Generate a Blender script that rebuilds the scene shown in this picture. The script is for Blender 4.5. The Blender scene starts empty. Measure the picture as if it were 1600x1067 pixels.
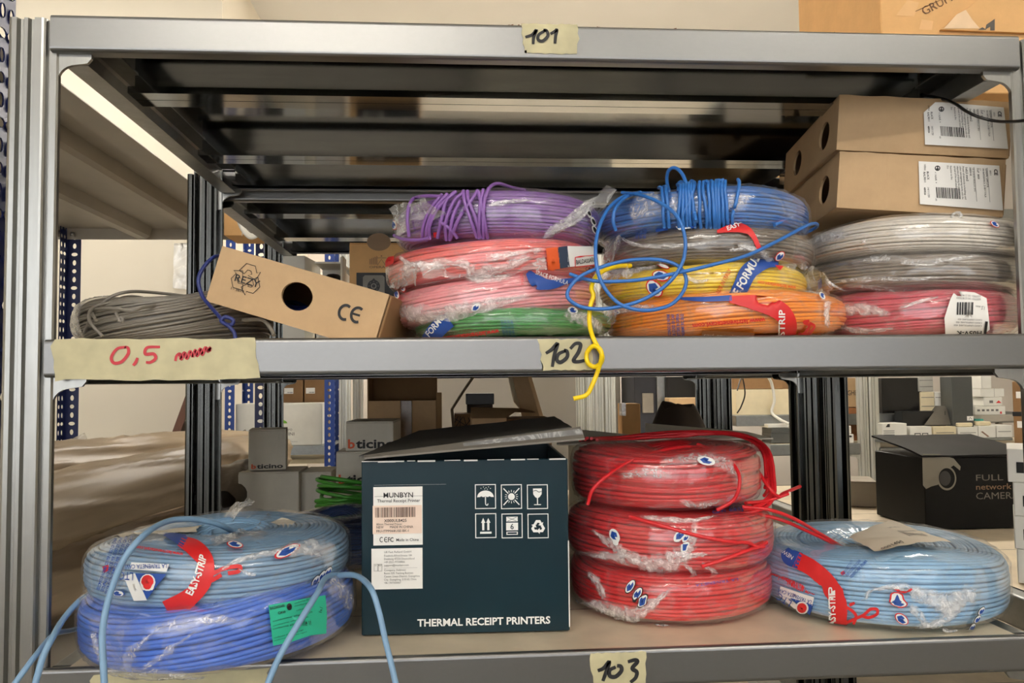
import bpy, math, random
import numpy as np
from mathutils import Vector, Matrix, Euler, noise

SC = bpy.context.scene
COL = SC.collection
PI = math.pi

# ------------------------------------------------------------------ camera
CAM = np.array([0.39351, -0.80267, 1.45540])
YAW, PITCH, ROLL, FPX = 0.0723, 0.0492, -0.0100, 1254.8
FW = np.array([math.sin(YAW) * math.cos(PITCH), math.cos(YAW) * math.cos(PITCH), math.sin(PITCH)])
_r0 = np.array([math.cos(YAW), -math.sin(YAW), 0.0])
_u0 = np.cross(_r0, FW)
RT = _r0 * math.cos(ROLL) + _u0 * math.sin(ROLL)
UP = -_r0 * math.sin(ROLL) + _u0 * math.cos(ROLL)
cam = bpy.data.cameras.new('camera')
cam.sensor_width = 36.0
cam.lens = FPX / 1600 * 36.0
cam.clip_start = 0.02
cam_o = bpy.data.objects.new('camera', cam)
COL.objects.link(cam_o)
M = Matrix.Identity(4)
for i in range(3):
    M[i][0], M[i][1], M[i][2], M[i][3] = RT[i], UP[i], -FW[i], CAM[i]
cam_o.matrix_world = M
SC.camera = cam_o

# ------------------------------------------------------------------ world, lamps, exposure
w = bpy.data.worlds.new('world')
SC.world = w
w.use_nodes = True
w.node_tree.nodes['Background'].inputs[0].default_value = (1.0, 0.96, 0.9, 1)
w.node_tree.nodes['Background'].inputs[1].default_value = 0.12
SC.view_settings.view_transform = 'Standard'
SC.view_settings.look = 'None'
SC.view_settings.exposure = 0.0
SC.view_settings.gamma = 1.0
SC.view_settings.use_curve_mapping = False
LAMPS = [  # x, y, tube radiance (twin tube ceiling battens: two in the near aisle, two in the aisle behind)
    (-0.15, -2.35, 52), (1.75, -1.6, 34),
    (-1.3, 1.7, 32), (1.5, 1.75, 78), (0.9, 3.6, 125),
]
LAMP_Z = 2.95
LAMP_L = 1.3


FILL_WIN = (-3.0, 3.0, 1.0, 2.75)   # unseen window added behind the photographer for frontal fill light: x0, x1, z0, z1
wl = bpy.data.lights.new('fill_window_light', 'AREA')
wl.shape = 'RECTANGLE'
wl.size, wl.size_y = FILL_WIN[1] - FILL_WIN[0] - 0.1, FILL_WIN[3] - FILL_WIN[2] - 0.1
wl.energy = 115
wl.color = (0.97, 0.98, 1.0)
wlo = bpy.data.objects.new('fill_window_light', wl)
COL.objects.link(wlo)
wlo.location = ((FILL_WIN[0] + FILL_WIN[1]) / 2, -3.97, (FILL_WIN[2] + FILL_WIN[3]) / 2)
wlo.rotation_euler = (PI / 2, 0, 0)


# ------------------------------------------------------------------ pixel to point helpers (1600 x 1067 frame)
def ray(x, y):
    return FW + RT * ((x - 800) / FPX) + UP * ((533.5 - y) / FPX)


def at(x, y, Y):
    d = ray(x, y)
    return CAM + d * ((Y - CAM[1]) / d[1])


def atz(x, y, Z):
    d = ray(x, y)
    return CAM + d * ((Z - CAM[2]) / d[2])


def project(P):
    d = np.asarray(P) - CAM
    z = d @ FW
    return np.stack([800 + FPX * (d @ RT) / z, 533.5 - FPX * (d @ UP) / z], -1), z


# ------------------------------------------------------------------ materials
MATS = {}


def srgb(c):
    return tuple(((v / 255.0) / 12.92 if v <= 10 else ((v / 255.0 + 0.055) / 1.055) ** 2.4) for v in c)


def base_mat(name):
    m = bpy.data.materials.new(name)
    m.use_nodes = True
    nt = m.node_tree
    return m, nt, nt.nodes['Principled BSDF']


def ramp(nt, fac, stops):
    r = nt.nodes.new('ShaderNodeValToRGB')
    while len(r.color_ramp.elements) < len(stops):
        r.color_ramp.elements.new(0.5)
    for e, (p, c) in zip(r.color_ramp.elements, stops):
        e.position = p
        e.color = (*c, 1) if len(c) == 3 else c
    nt.links.new(fac, r.inputs[0])
    return r.outputs[0]


def tex_noise(nt, scale, detail=3, rough=0.55, stretch=None, dist=0.0):
    tc = nt.nodes.new('ShaderNodeTexCoord')
    n = nt.nodes.new('ShaderNodeTexNoise')
    n.inputs['Scale'].default_value = scale
    n.inputs['Detail'].default_value = detail
    n.inputs['Roughness'].default_value = rough
    n.inputs['Distortion'].default_value = dist
    out = tc.outputs['Object']
    if stretch:
        mp = nt.nodes.new('ShaderNodeMapping')
        mp.inputs['Scale'].default_value = stretch
        nt.links.new(out, mp.inputs[0])
        out = mp.outputs[0]
    nt.links.new(out, n.inputs['Vector'])
    return n.outputs[0]


def bump(nt, b, h, strength=0.2, dist=0.002):
    n = nt.nodes.new('ShaderNodeBump')
    n.inputs['Strength'].default_value = strength
    n.inputs['Distance'].default_value = dist
    nt.links.new(h, n.inputs['Height'])
    nt.links.new(n.outputs[0], b.inputs['Normal'])


def solid(name, c, rough=0.5, var=0.06, scale=30, bmp=0.0, metal=0.0, spec=0.5, stretch=None, coat=0.0):
    """plain dielectric with a little procedural unevenness"""
    if name in MATS:
        return MATS[name]
    m, nt, b = base_mat(name)
    lin = srgb(c)
    n = tex_noise(nt, scale, stretch=stretch)
    lo = tuple(max(0, v * (1 - var)) for v in lin)
    hi = tuple(min(1, v * (1 + var)) for v in lin)
    nt.links.new(ramp(nt, n, [(0.3, lo), (0.7, hi)]), b.inputs['Base Color'])
    b.inputs['Roughness'].default_value = rough
    b.inputs['Metallic'].default_value = metal
    b.inputs['Specular IOR Level'].default_value = spec
    b.inputs['Coat Weight'].default_value = coat
    if bmp:
        bump(nt, b, n, bmp)
    MATS[name] = m
    return m


def galv(name, c, rough=0.3, scale=60, stretch=(1, 1, 1), metal=1.0, var=0.10, bmp=0.02):
    """zinc plated sheet: metallic with spangle in colour and gloss"""
    if name in MATS:
        return MATS[name]
    m, nt, b = base_mat(name)
    lin = srgb(c)
    n = tex_noise(nt, scale, 6, 0.7, stretch)
    n2 = tex_noise(nt, 5, 3, 0.5, (0.4, 1, 1))
    mx = nt.nodes.new('ShaderNodeMath')
    mx.operation = 'MULTIPLY_ADD'
    nt.links.new(n2, mx.inputs[0])
    mx.inputs[1].default_value = 0.5
    nt.links.new(n, mx.inputs[2])
    nt.links.new(ramp(nt, mx.outputs[0], [(0.45, tuple(v * (1 - var) for v in lin)), (1.0, tuple(min(1, v * (1 + var)) for v in lin))]), b.inputs['Base Color'])
    nt.links.new(ramp(nt, mx.outputs[0], [(0.4, (rough * (1 + var * 1.5),) * 3), (1.0, (rough * (1 - var * 1.5),) * 3)]), b.inputs['Roughness'])
    b.inputs['Metallic'].default_value = metal
    if bmp:
        bump(nt, b, n, bmp, 0.001)
    MATS[name] = m
    return m


def board(name, c, var=0.07):
    """corrugated cardboard: fibre specks and faint flutes"""
    if name in MATS:
        return MATS[name]
    m, nt, b = base_mat(name)
    lin = srgb(c)
    n = tex_noise(nt, 18, 6, 0.7)
    nt.links.new(ramp(nt, n, [(0.3, tuple(v * (1 - var) for v in lin)), (0.7, tuple(min(1, v * (1 + var)) for v in lin))]), b.inputs['Base Color'])
    b.inputs['Roughness'].default_value = 0.75
    b.inputs['Specular IOR Level'].default_value = 0.25
    f = tex_noise(nt, 9, 3, 0.6, (10, 10, 0.6))
    bump(nt, b, f, 0.16, 0.002)
    MATS[name] = m
    return m


def film_mat(name, haze, tint=(0.86, 0.86, 0.84), gloss=0.10, stretch=(1, 1, 1), scale=16, fold=0.6, dens=False):
    """clear polythene: mostly see-through, glossy, white where it creases"""
    if name in MATS:
        return MATS[name]
    m = bpy.data.materials.new(name)
    m.use_nodes = True
    nt = m.node_tree
    nt.nodes.clear()
    out = nt.nodes.new('ShaderNodeOutputMaterial')
    tr = nt.nodes.new('ShaderNodeBsdfTransparent')
    df = nt.nodes.new('ShaderNodeBsdfPrincipled')
    df.inputs['Base Color'].default_value = (*tint, 1)
    df.inputs['Roughness'].default_value = 0.35
    gl = nt.nodes.new('ShaderNodeBsdfGlossy')
    gl.inputs['Roughness'].default_value = 0.16
    gl.inputs['Color'].default_value = (1, 1, 1, 1)
    n = tex_noise(nt, scale, 5, 0.6, stretch, 1.2)
    # ridges of the noise are the creases
    a = nt.nodes.new('ShaderNodeMath'); a.operation = 'SUBTRACT'
    nt.links.new(n, a.inputs[0]); a.inputs[1].default_value = 0.5
    ab = nt.nodes.new('ShaderNodeMath'); ab.operation = 'ABSOLUTE'
    nt.links.new(a.outputs[0], ab.inputs[0])
    cr = ramp(nt, ab.outputs[0], [(0.0, (min(1, haze + fold),) * 3), (0.025, (haze + fold * 0.2,) * 3), (0.09, (haze,) * 3)])
    if dens:   # how thickly the film is bunched at each point of the fold
        at_ = nt.nodes.new('ShaderNodeAttribute')
        at_.attribute_name = 'bunching'
        mu = nt.nodes.new('ShaderNodeMath'); mu.operation = 'MULTIPLY'
        nt.links.new(cr, mu.inputs[0]); nt.links.new(at_.outputs['Fac'], mu.inputs[1])
        cr = mu.outputs[0]
    mix = nt.nodes.new('ShaderNodeMixShader')
    nt.links.new(cr, mix.inputs[0])
    nt.links.new(tr.outputs[0], mix.inputs[1])
    nt.links.new(df.outputs[0], mix.inputs[2])
    lw = nt.nodes.new('ShaderNodeLayerWeight')
    lw.inputs[0].default_value = 0.25
    g2 = nt.nodes.new('ShaderNodeMath'); g2.operation = 'MULTIPLY_ADD'
    nt.links.new(lw.outputs['Fresnel'], g2.inputs[0])
    g2.inputs[1].default_value = 0.22
    g2.inputs[2].default_value = gloss
    g2.use_clamp = True
    mix2 = nt.nodes.new('ShaderNodeMixShader')
    nt.links.new(g2.outputs[0], mix2.inputs[0])
    nt.links.new(mix.outputs[0], mix2.inputs[1])
    nt.links.new(gl.outputs[0], mix2.inputs[2])
    bn = nt.nodes.new('ShaderNodeBump')
    bn.inputs['Strength'].default_value = 0.35
    bn.inputs['Distance'].default_value = 0.004
    nt.links.new(n, bn.inputs['Height'])
    nt.links.new(bn.outputs[0], gl.inputs['Normal'])
    nt.links.new(bn.outputs[0], df.inputs['Normal'])
    nt.links.new(mix2.outputs[0], out.inputs[0])
    MATS[name] = m
    return m


def emit_mat(name, c, s):
    m, nt, b = base_mat(name)
    b.inputs['Emission Color'].default_value = (*c, 1)
    b.inputs['Emission Strength'].default_value = s
    return m


BEAM = galv('zinc_beam', (134, 134, 133), 0.36, 240, (0.6, 1, 1), var=0.025, bmp=0.0)
POST = galv('zinc_post', (158, 158, 154), 0.32, 50, (2, 2, 0.15))
POSTD = galv('shaded_zinc_post', (84, 85, 83), 0.26, 50, (2, 2, 0.15))  # darker copy of the post zinc, shade of the rear uprights put into its colour
SIDEB = galv('zinc_side_beam', (176, 178, 176), 0.42, 60)
DECK = galv('zinc_deck', (164, 166, 166), 0.11, 40, (0.2, 1, 1))
DUSTY = solid('dusty_shelf_top', (228, 212, 184), 0.5, 0.12, 14, metal=0.2)
GREYBEAM = galv('grey_beam', (150, 153, 152), 0.42, 60)
BLUE = solid('blue_enamel', (28, 62, 140), 0.45, 0.08, 20)
NAVY = solid('navy_enamel', (14, 28, 82), 0.45, 0.08, 20)
DARKGREY = solid('dark_grey_paint', (168, 161, 148), 0.5, 0.06, 8)
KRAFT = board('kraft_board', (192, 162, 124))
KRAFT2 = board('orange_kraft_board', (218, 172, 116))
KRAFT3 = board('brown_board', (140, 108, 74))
GREYBOX = board('grey_carton', (206, 200, 186))
WHITE = solid('white_card', (232, 230, 220), 0.55, 0.03)
CREAM = solid('cream_card', (228, 214, 178), 0.6, 0.04)
PAPER = solid('label_paper', (240, 238, 232), 0.6, 0.02)
PINKPAPER = solid('pink_label_paper', (238, 214, 196), 0.6, 0.03)
TAPE = solid('masking_tape', (192, 184, 146), 0.55, 0.16, 30, 0.4)
INK = solid('black_ink', (28, 28, 30), 0.6, 0.0)
GREYINK = solid('grey_ink', (110, 108, 104), 0.6, 0.0)
REDPEN = solid('red_marker_ink', (196, 44, 56), 0.5, 0.1, 60)
WHITEINK = solid('white_ink', (240, 240, 236), 0.5, 0.0)
ORANGEINK = solid('orange_ink', (226, 92, 38), 0.5, 0.0)
BLUEINK = solid('blue_ink', (34, 76, 158), 0.45, 0.05)
REDINK = solid('red_ink', (214, 38, 40), 0.4, 0.06)
BLACK = solid('black_card', (16, 15, 14), 0.5, 0.1)
BLACKP = solid('black_plastic', (20, 20, 20), 0.35, 0.1)
TEAL = solid('dark_teal_print', (8, 40, 50), 0.34, 0.08, 12, spec=0.3)
DARKLID = solid('dark_lid_card', (56, 53, 47), 0.5, 0.08)
FILM = film_mat('clear_film', 0.032, gloss=0.055, fold=0.12)
FILMC = film_mat('cloudy_film', 0.20, gloss=0.08, fold=0.4, scale=26)
FILMW = film_mat('gathered_film', 0.40, (0.93, 0.91, 0.88), 0.08, (1, 1, 1), 55, 0.45)
GATHW = film_mat('bunched_film', 0.50, (0.94, 0.92, 0.90), 0.05, (1, 1, 1), 75, 0.5, True)
GATHC = film_mat('thinly_bunched_film', 0.26, (0.92, 0.91, 0.90), 0.05, (1, 1, 1), 60, 0.5, True)
BROWNFILM = solid('brown_wrap', (190, 170, 142), 0.42, 0.16, 6, 0.5, stretch=(0.5, 0.5, 4))
WALLM = solid('cream_wall_paint', (232, 224, 206), 0.8, 0.02, 2)
WALLM2 = solid('grey_wall_paint', (214, 206, 196), 0.8, 0.02, 2)
FLOORM = solid('concrete_floor', (150, 146, 138), 0.6, 0.1, 4)
CEILM = solid('white_ceiling_paint', (236, 234, 228), 0.9, 0.02, 2)


# ------------------------------------------------------------------ mesh builder
class MB:
    def __init__(s):
        s.v, s.f, s.mi, s.sm, s.n = [], [], [], [], 0

    def add(s, verts, faces, mi=0, smooth=False):
        verts = np.asarray(verts, float).reshape(-1, 3)
        n = s.n
        s.v.append(verts)
        s.f.extend([tuple(int(i) + n for i in f) for f in faces])
        s.mi.extend([mi] * len(faces))
        s.sm.extend([smooth] * len(faces))
        s.n += len(verts)
        return s

    def box(s, x0, x1, y0, y1, z0, z1, mi=0):
        v = [(x, y, z) for z in (z0, z1) for y in (y0, y1) for x in (x0, x1)]
        return s.add(v, [(0, 2, 3, 1), (4, 5, 7, 6), (0, 1, 5, 4), (2, 6, 7, 3), (0, 4, 6, 2), (1, 3, 7, 5)], mi)

    def bbox(s, x0, x1, y0, y1, z0, z1, r=0.002, mi=0):
        """box with chamfered upright and level edges"""
        def ring(i, z):
            return [(x0 + i + r, y0 + i, z), (x1 - i - r, y0 + i, z), (x1 - i, y0 + i + r, z), (x1 - i, y1 - i - r, z),
                    (x1 - i - r, y1 - i, z), (x0 + i + r, y1 - i, z), (x0 + i, y1 - i - r, z), (x0 + i, y0 + i + r, z)]
        v = ring(r, z0) + ring(0, z0 + r) + ring(0, z1 - r) + ring(r, z1)
        f = [tuple(range(7, -1, -1)), tuple(range(24, 32))]
        for k in range(3):
            for i in range(8):
                a, b = k * 8 + i, k * 8 + (i + 1) % 8
                f.append((a, b, b + 8, a + 8))
        return s.add(v, f, mi)

    def prism(s, poly, axis, lo, hi, mi=0, smooth=False):
        """2-D outline swept along an axis; the outline's own two axes follow in cyclic order (x: y,z  y: x,z  z: x,y)"""
        def p3(a, b, c):
            return {'x': (c, a, b), 'y': (a, c, b), 'z': (a, b, c)}[axis]
        n = len(poly)
        v = [p3(a, b, lo) for a, b in poly] + [p3(a, b, hi) for a, b in poly]
        f = [(i, (i + 1) % n, n + (i + 1) % n, n + i) for i in range(n)]
        s.add(v, f, mi, smooth)
        s.f.append(tuple(s.n - 2 * n + i for i in range(n - 1, -1, -1)))
        s.f.append(tuple(s.n - n + i for i in range(n)))
        s.mi.extend([mi, mi]); s.sm.extend([False, False])
        return s

    def grid(s, P, mi=0, cu=False, cv=False, smooth=True):
        P = np.asarray(P)
        n, m = P.shape[:2]
        f = []
        for i in range(n if cu else n - 1):
            i2 = (i + 1) % n
            for j in range(m if cv else m - 1):
                j2 = (j + 1) % m
                f.append((i * m + j, i * m + j2, i2 * m + j2, i2 * m + j))
        return s.add(P.reshape(-1, 3), f, mi, smooth)

    def tube(s, path, r, n=8, mi=0, closed=False):
        P = np.asarray(path, float)
        k = len(P)
        if closed:
            T = np.roll(P, -1, 0) - np.roll(P, 1, 0)
        else:
            T = np.gradient(P, axis=0)
        T /= np.linalg.norm(T, axis=1)[:, None] + 1e-12
        N = np.zeros_like(P)
        a = np.array([0.0, 0.0, 1.0])
        if abs(T[0] @ a) > 0.9:
            a = np.array([1.0, 0.0, 0.0])
        N[0] = np.cross(T[0], a)
        for i in range(1, k):
            N[i] = N[i - 1] - T[i] * (N[i - 1] @ T[i])
            N[i] /= np.linalg.norm(N[i]) + 1e-12
        N[0] /= np.linalg.norm(N[0])
        B = np.cross(T, N)
        ang = np.arange(n) * 2 * PI / n
        rr = np.broadcast_to(np.asarray(r, float), (k,))[:, None, None]
        G = P[:, None] + rr * (np.cos(ang)[None, :, None] * N[:, None] + np.sin(ang)[None, :, None] * B[:, None])
        s.grid(G, mi, closed, True)
        if not closed:
            s.f.append(tuple(s.n - k * n + i for i in range(n)))
            s.f.append(tuple(s.n - n + i for i in range(n - 1, -1, -1)))
            s.mi.extend([mi, mi]); s.sm.extend([False, False])
        return s

    def lathe(s, prof, n=24, c=(0, 0, 0), mi=0):
        ang = np.arange(n) * 2 * PI / n
        G = np.array([[(c[0] + r * math.cos(a), c[1] + r * math.sin(a), c[2] + z) for a in ang] for r, z in prof])
        return s.grid(G, mi, False, True)

    def build(s, name, mats, parent=None, world=False):
        """one mesh object; with world=True the points are given in world space and brought into the parent's own frame"""
        if not s.n:
            return None
        V = np.concatenate(s.v)
        if parent is not None and world:
            A = np.array(frame_of(parent).inverted())
            V = V @ A[:3, :3].T + A[:3, 3]
        me = bpy.data.meshes.new(name)
        me.from_pydata(V.tolist(), [], s.f)
        if not isinstance(mats, (list, tuple)):
            mats = [mats]
        for m in mats:
            me.materials.append(m)
        me.polygons.foreach_set('material_index', s.mi)
        me.polygons.foreach_set('use_smooth', s.sm)
        me.update()
        o = bpy.data.objects.new(name, me)
        COL.objects.link(o)
        if parent is not None:
            o.parent = parent
        return o


FRAMES = {}


def frame_of(o):
    m = Matrix.Identity(4)
    while o is not None:
        m = Matrix.LocRotScale(o.location, o.rotation_euler, None) @ m
        o = o.parent
    return m


def tag(o, label, cat, group=None):
    o['label'] = label
    o['category'] = cat
    if group:
        o['group'] = group
    return o


def thing(name, label, cat, loc=(0, 0, 0), rot=(0, 0, 0), group=None):
    o = bpy.data.objects.new(name, None)
    COL.objects.link(o)
    o.empty_display_size = 0.05
    o.location = loc
    o.rotation_euler = rot
    return tag(o, label, cat, group)


def struct(name, mb, mats):
    o = mb.build(name, mats)
    o['kind'] = 'structure'
    return o


def spline(pts, n=10, closed=False):
    P = np.asarray(pts, float)
    k = len(P)
    out = []
    for i in range(k if closed else k - 1):
        if closed:
            p0, p1, p2, p3 = P[(i - 1) % k], P[i], P[(i + 1) % k], P[(i + 2) % k]
        else:
            p1, p2 = P[i], P[i + 1]
            p0 = P[i - 1] if i else 2 * p1 - p2
            p3 = P[i + 2] if i + 2 < k else 2 * p2 - p1
        for t in np.arange(n) / n:
            out.append(0.5 * (2 * p1 + (p2 - p0) * t + (2 * p0 - 5 * p1 + 4 * p2 - p3) * t * t + (3 * p1 - p0 - 3 * p2 + p3) * t ** 3))
    if not closed:
        out.append(P[-1])
    return np.array(out)


def wire(pts, n=12):
    """smooth path through (pixel x, pixel y, depth) stations"""
    return spline([at(*p) for p in pts], n)


# ------------------------------------------------------------------ flat printing
TEXTS = {}


def text_mesh(s, bold=0.0):
    k = (s, bold)
    if k not in TEXTS:
        c = bpy.data.curves.new('t', 'FONT')
        c.body = s
        c.resolution_u = 2
        c.offset = bold
        o = bpy.data.objects.new('t', c)
        me = o.to_mesh()
        V = np.array([v.co[:2] for v in me.vertices])
        F = [tuple(p.vertices) for p in me.polygons]
        o.to_mesh_clear()
        bpy.data.objects.remove(o)
        bpy.data.curves.remove(c)
        x0, x1 = V[:, 0].min(), V[:, 0].max()
        V[:, 0] -= x0
        TEXTS[k] = (V, F, x1 - x0)
    return TEXTS[k]


def ribbon(pts, wd):
    """flat stroke along a 2-D path -> verts, faces"""
    P = np.asarray(pts, float)
    T = np.gradient(P, axis=0)
    T /= np.linalg.norm(T, axis=1)[:, None] + 1e-12
    N = np.stack([-T[:, 1], T[:, 0]], 1)
    wv = np.broadcast_to(np.asarray(wd, float), (len(P),))[:, None] / 2
    V = np.concatenate([P + N * wv, P - N * wv])
    n = len(P)
    F = [(i, n + i, n + i + 1, i + 1) for i in range(n - 1)]
    return V, F


def circle2(cx, cy, r, n=24, ry=None):
    ry = ry or r
    return [(cx + r * math.cos(2 * PI * i / n), cy + ry * math.sin(2 * PI * i / n)) for i in range(n)]


class Face:
    """printing on a flat face: o = corner, ux / uy = unit axes (all in the thing's frame); collects by ink"""
    def __init__(s, o, ux, uy, lift=0.0004):
        s.o, s.ux, s.uy = np.array(o, float), np.array(ux, float), np.array(uy, float)
        s.n = np.cross(s.ux, s.uy)
        s.lift = lift
        s.mbs = {}

    def put(s, V, F, mat, k=1):
        V = np.asarray(V, float)
        P = s.o + V[:, :1] * s.ux + V[:, 1:2] * s.uy + s.n * (s.lift * k)
        s.mbs.setdefault(mat.name, (MB(), mat))[0].add(P, F)

    def poly(s, pts, mat, k=1):
        s.put(pts, [tuple(range(len(pts)))], mat, k)

    def rect(s, x0, y0, x1, y1, mat, k=1):
        s.poly([(x0, y0), (x1, y0), (x1, y1), (x0, y1)], mat, k)

    def frame(s, x0, y0, x1, y1, t, mat, k=1):
        s.rect(x0, y0, x1, y0 + t, mat, k); s.rect(x0, y1 - t, x1, y1, mat, k)
        s.rect(x0, y0 + t, x0 + t, y1 - t, mat, k); s.rect(x1 - t, y0 + t, x1, y1 - t, mat, k)

    def text(s, t, x, y, wd, mat, h=None, rot=0.0, bold=0.0, k=2):
        """x,y = start of the base line; wd = width of the line; h = capital height"""
        V, F, W = text_mesh(t, bold)
        sx = wd / W
        sy = (h / 0.7) if h else sx
        q = V * (sx, sy)
        c, sn = math.cos(rot), math.sin(rot)
        s.put(np.stack([x + q[:, 0] * c - q[:, 1] * sn, y + q[:, 0] * sn + q[:, 1] * c], 1), F, mat, k)

    def stroke(s, pts, wd, mat, n=6, k=2):
        V, F = ribbon(spline([(a, b) for a, b in pts], n) if n else pts, wd)
        s.put(V, F, mat, k)

    def barcode(s, x0, y0, x1, y1, mat, seed=1, vert=False, k=2):
        rg = random.Random(seed)
        L = (y1 - y0) if vert else (x1 - x0)
        p = 0.0
        while p < L:
            b = L * rg.choice((0.008, 0.012, 0.02, 0.028))
            if p + b > L:
                break
            if vert:
                s.rect(x0, y0 + p, x1, y0 + p + b, mat, k)
            else:
                s.rect(x0 + p, y0, x0 + p + b, y1, mat, k)
            p += b + L * rg.choice((0.010, 0.014, 0.022))

    def build(s, parent, name='printed_text'):
        mb = MB()
        mats = []
        for m, mat in s.mbs.values():
            i = len(mats)
            mats.append(mat)
            V = np.concatenate(m.v)
            mb.add(V, m.f, i)
        return mb.build(name, mats, parent)

# ------------------------------------------------------------------ the room
RX0, RX1, RY0, RY1, RZ = -3.2, 4.6, -3.9, 4.6, 3.3
struct('floor', MB().box(RX0, RX1, RY0, RY1, -0.1, 0), FLOORM)
struct('ceiling', MB().box(RX0, RX1, RY0, RY1, RZ, RZ + 0.1), CEILM)
struct('wall_left', MB().box(RX0 - 0.1, RX0, RY0, RY1, 0, RZ), WALLM)
struct('wall_right', MB().box(RX1, RX1 + 0.1, RY0, RY1, 0, RZ), WALLM)
struct('wall_front', MB().box(RX0, RX1, RY0 - 0.1, RY0, 0, FILL_WIN[2]).box(RX0, RX1, RY0 - 0.1, RY0, FILL_WIN[3], RZ).box(RX0, FILL_WIN[0], RY0 - 0.1, RY0, FILL_WIN[2], FILL_WIN[3]).box(FILL_WIN[1], RX1, RY0 - 0.1, RY0, FILL_WIN[2], FILL_WIN[3]), WALLM2)
mb = MB()
for xa in (FILL_WIN[0], (FILL_WIN[0] + FILL_WIN[1]) / 2 - 0.025, FILL_WIN[1] - 0.05):
    mb.bbox(xa, xa + 0.05, RY0 - 0.05, RY0 + 0.01, FILL_WIN[2] + 0.05, FILL_WIN[3] - 0.05, 0.004)
for za in (FILL_WIN[2], FILL_WIN[3] - 0.05):
    mb.bbox(FILL_WIN[0], FILL_WIN[1], RY0 - 0.05, RY0 + 0.01, za, za + 0.05, 0.004)
fill_win = struct('added_fill_window', mb, WHITE)  # frame of the unseen window added around the fill light
mg, nt_, b_ = base_mat('fill_window_glass')
b_.inputs['Transmission Weight'].default_value = 1.0
b_.inputs['Roughness'].default_value = 0.0
b_.inputs['IOR'].default_value = 1.02
MB().box(FILL_WIN[0] + 0.05, FILL_WIN[1] - 0.05, RY0 - 0.022, RY0 - 0.018, FILL_WIN[2] + 0.05, FILL_WIN[3] - 0.05).build('pane', mg, fill_win)
struct('wall_back', MB().box(-0.6, RX1, RY1, RY1 + 0.1, 0, RZ), WALLM2)
struct('wall_corner', MB().box(RX0, -0.575, 2.6, RY1, 0, RZ), WALLM)

for i, (lx, ly, lp) in enumerate(LAMPS):
    t = thing('ceiling_lamp', ('twin tube ceiling lamp by the window wall', 'twin tube ceiling lamp over the near aisle', 'twin tube ceiling lamp over the deep blue rack', 'twin tube ceiling lamp over the far aisle', 'twin tube ceiling lamp before the back wall')[i], 'lamp', (lx, ly, LAMP_Z), (0, 0, 0), 'twin tube ceiling lamps')  # window wall: the front wall with the added unseen fill window
    MB().bbox(-LAMP_L / 2 - 0.03, LAMP_L / 2 + 0.03, -0.13, 0.13, 0.024, 0.06, 0.006).build('housing', WHITE, t)
    em = emit_mat('lamp_tube', (1, 0.93, 0.84), lp)
    for yy in (-0.05, 0.05):
        MB().tube([(-LAMP_L / 2, yy, 0), (0, yy, 0), (LAMP_L / 2, yy, 0)], 0.018, 12).build('tube', em, t)
    mb = MB()
    for xx in (-LAMP_L / 2 - 0.012, LAMP_L / 2 + 0.012):
        mb.bbox(xx - 0.011, xx + 0.011, -0.07, 0.07, -0.02, 0.03, 0.003)
    mb.build('end_cap', WHITE, t)
    MB().box(-0.01, 0.01, -0.01, 0.01, 0.06, RZ - LAMP_Z).build('hanger', WHITE, t)

# ------------------------------------------------------------------ zinc shelving
ZT, ZM, ZB, BH = 1.8205, 1.5000, 1.1876, 0.0368
PW = 0.036


def arc(cx, cy, r, a0, a1, n=5):
    return [(cx + r * math.cos(math.radians(a0 + (a1 - a0) * i / n)), cy + r * math.sin(math.radians(a0 + (a1 - a0) * i / n))) for i in range(n + 1)]


def post_mesh(xo, sx, yo, sy, h):
    """upright: a ridged face outside the beam (sx: towards the bay), a web going back and a lip behind the beam"""
    mb = MB()
    W = PW
    # ridged face profile, x from the outer edge (0) to the beam (W), y depth
    g = 0.0046
    prof = [(0.0, 0.020), (0.0, 0.004)] + arc(0.004, 0.004, 0.004, 180, 270, 3) + [(0.0085, 0), (0.0104, g), (0.0130, g), (0.0152, 0.0008),
            (0.0188, 0.0008), (0.0206, g), (0.0232, g), (0.0254, 0)] + arc(W - 0.004, 0.004, 0.004, 270, 360, 3) + [(W, 0.0065),
            (W + 0.0075, 0.0065), (W + 0.009, 0.008), (W + 0.009, 0.013), (W + 0.0075, 0.013), (W + 0.0075, 0.0085), (W + 0.0015, 0.0085),
            (W + 0.0015, 0.022), (W - 0.0015, 0.022), (W - 0.0015, 0.0045), (0.0264, 0.0016), (0.0246, 0.0062), (0.0202, 0.0062), (0.0186, 0.0024), (0.0158, 0.0024), (0.0140, 0.0062), (0.0098, 0.0062), (0.0080, 0.0016), (0.0042, 0.0020), (0.0015, 0.0045), (0.0015, 0.020)]
    poly = [(xo + sx * a, yo + sy * b) for a, b in prof]
    n = len(poly)
    v = [(a, b, 0.0) for a, b in poly] + [(a, b, h) for a, b in poly]
    f = [(i, (i + 1) % n, n + (i + 1) % n, n + i) for i in range(n)]
    mb.add(v, f)
    mb.f.append(tuple(n + i for i in range(n))); mb.mi.append(0); mb.sm.append(False)
    return mb


def beam_profile(y0, s, z, h, ret=0.016, top=0.006):
    """(y, z) outline of a rolled front beam; s = +1 opens towards +y"""
    r = 0.004
    t = 0.0013
    o = arc(r, z - r, r, 90, 180, 4)
    p = [(top, z)] + o + arc(r, z - h + r, r, 180, 270, 4) + [(ret, z - h), (ret, z - h + t), (r, z - h + t), (t, z - h + r), (t, z - r), (r, z - t), (top, z - t)]
    return [(y0 + s * a, b) for a, b in p]


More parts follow.
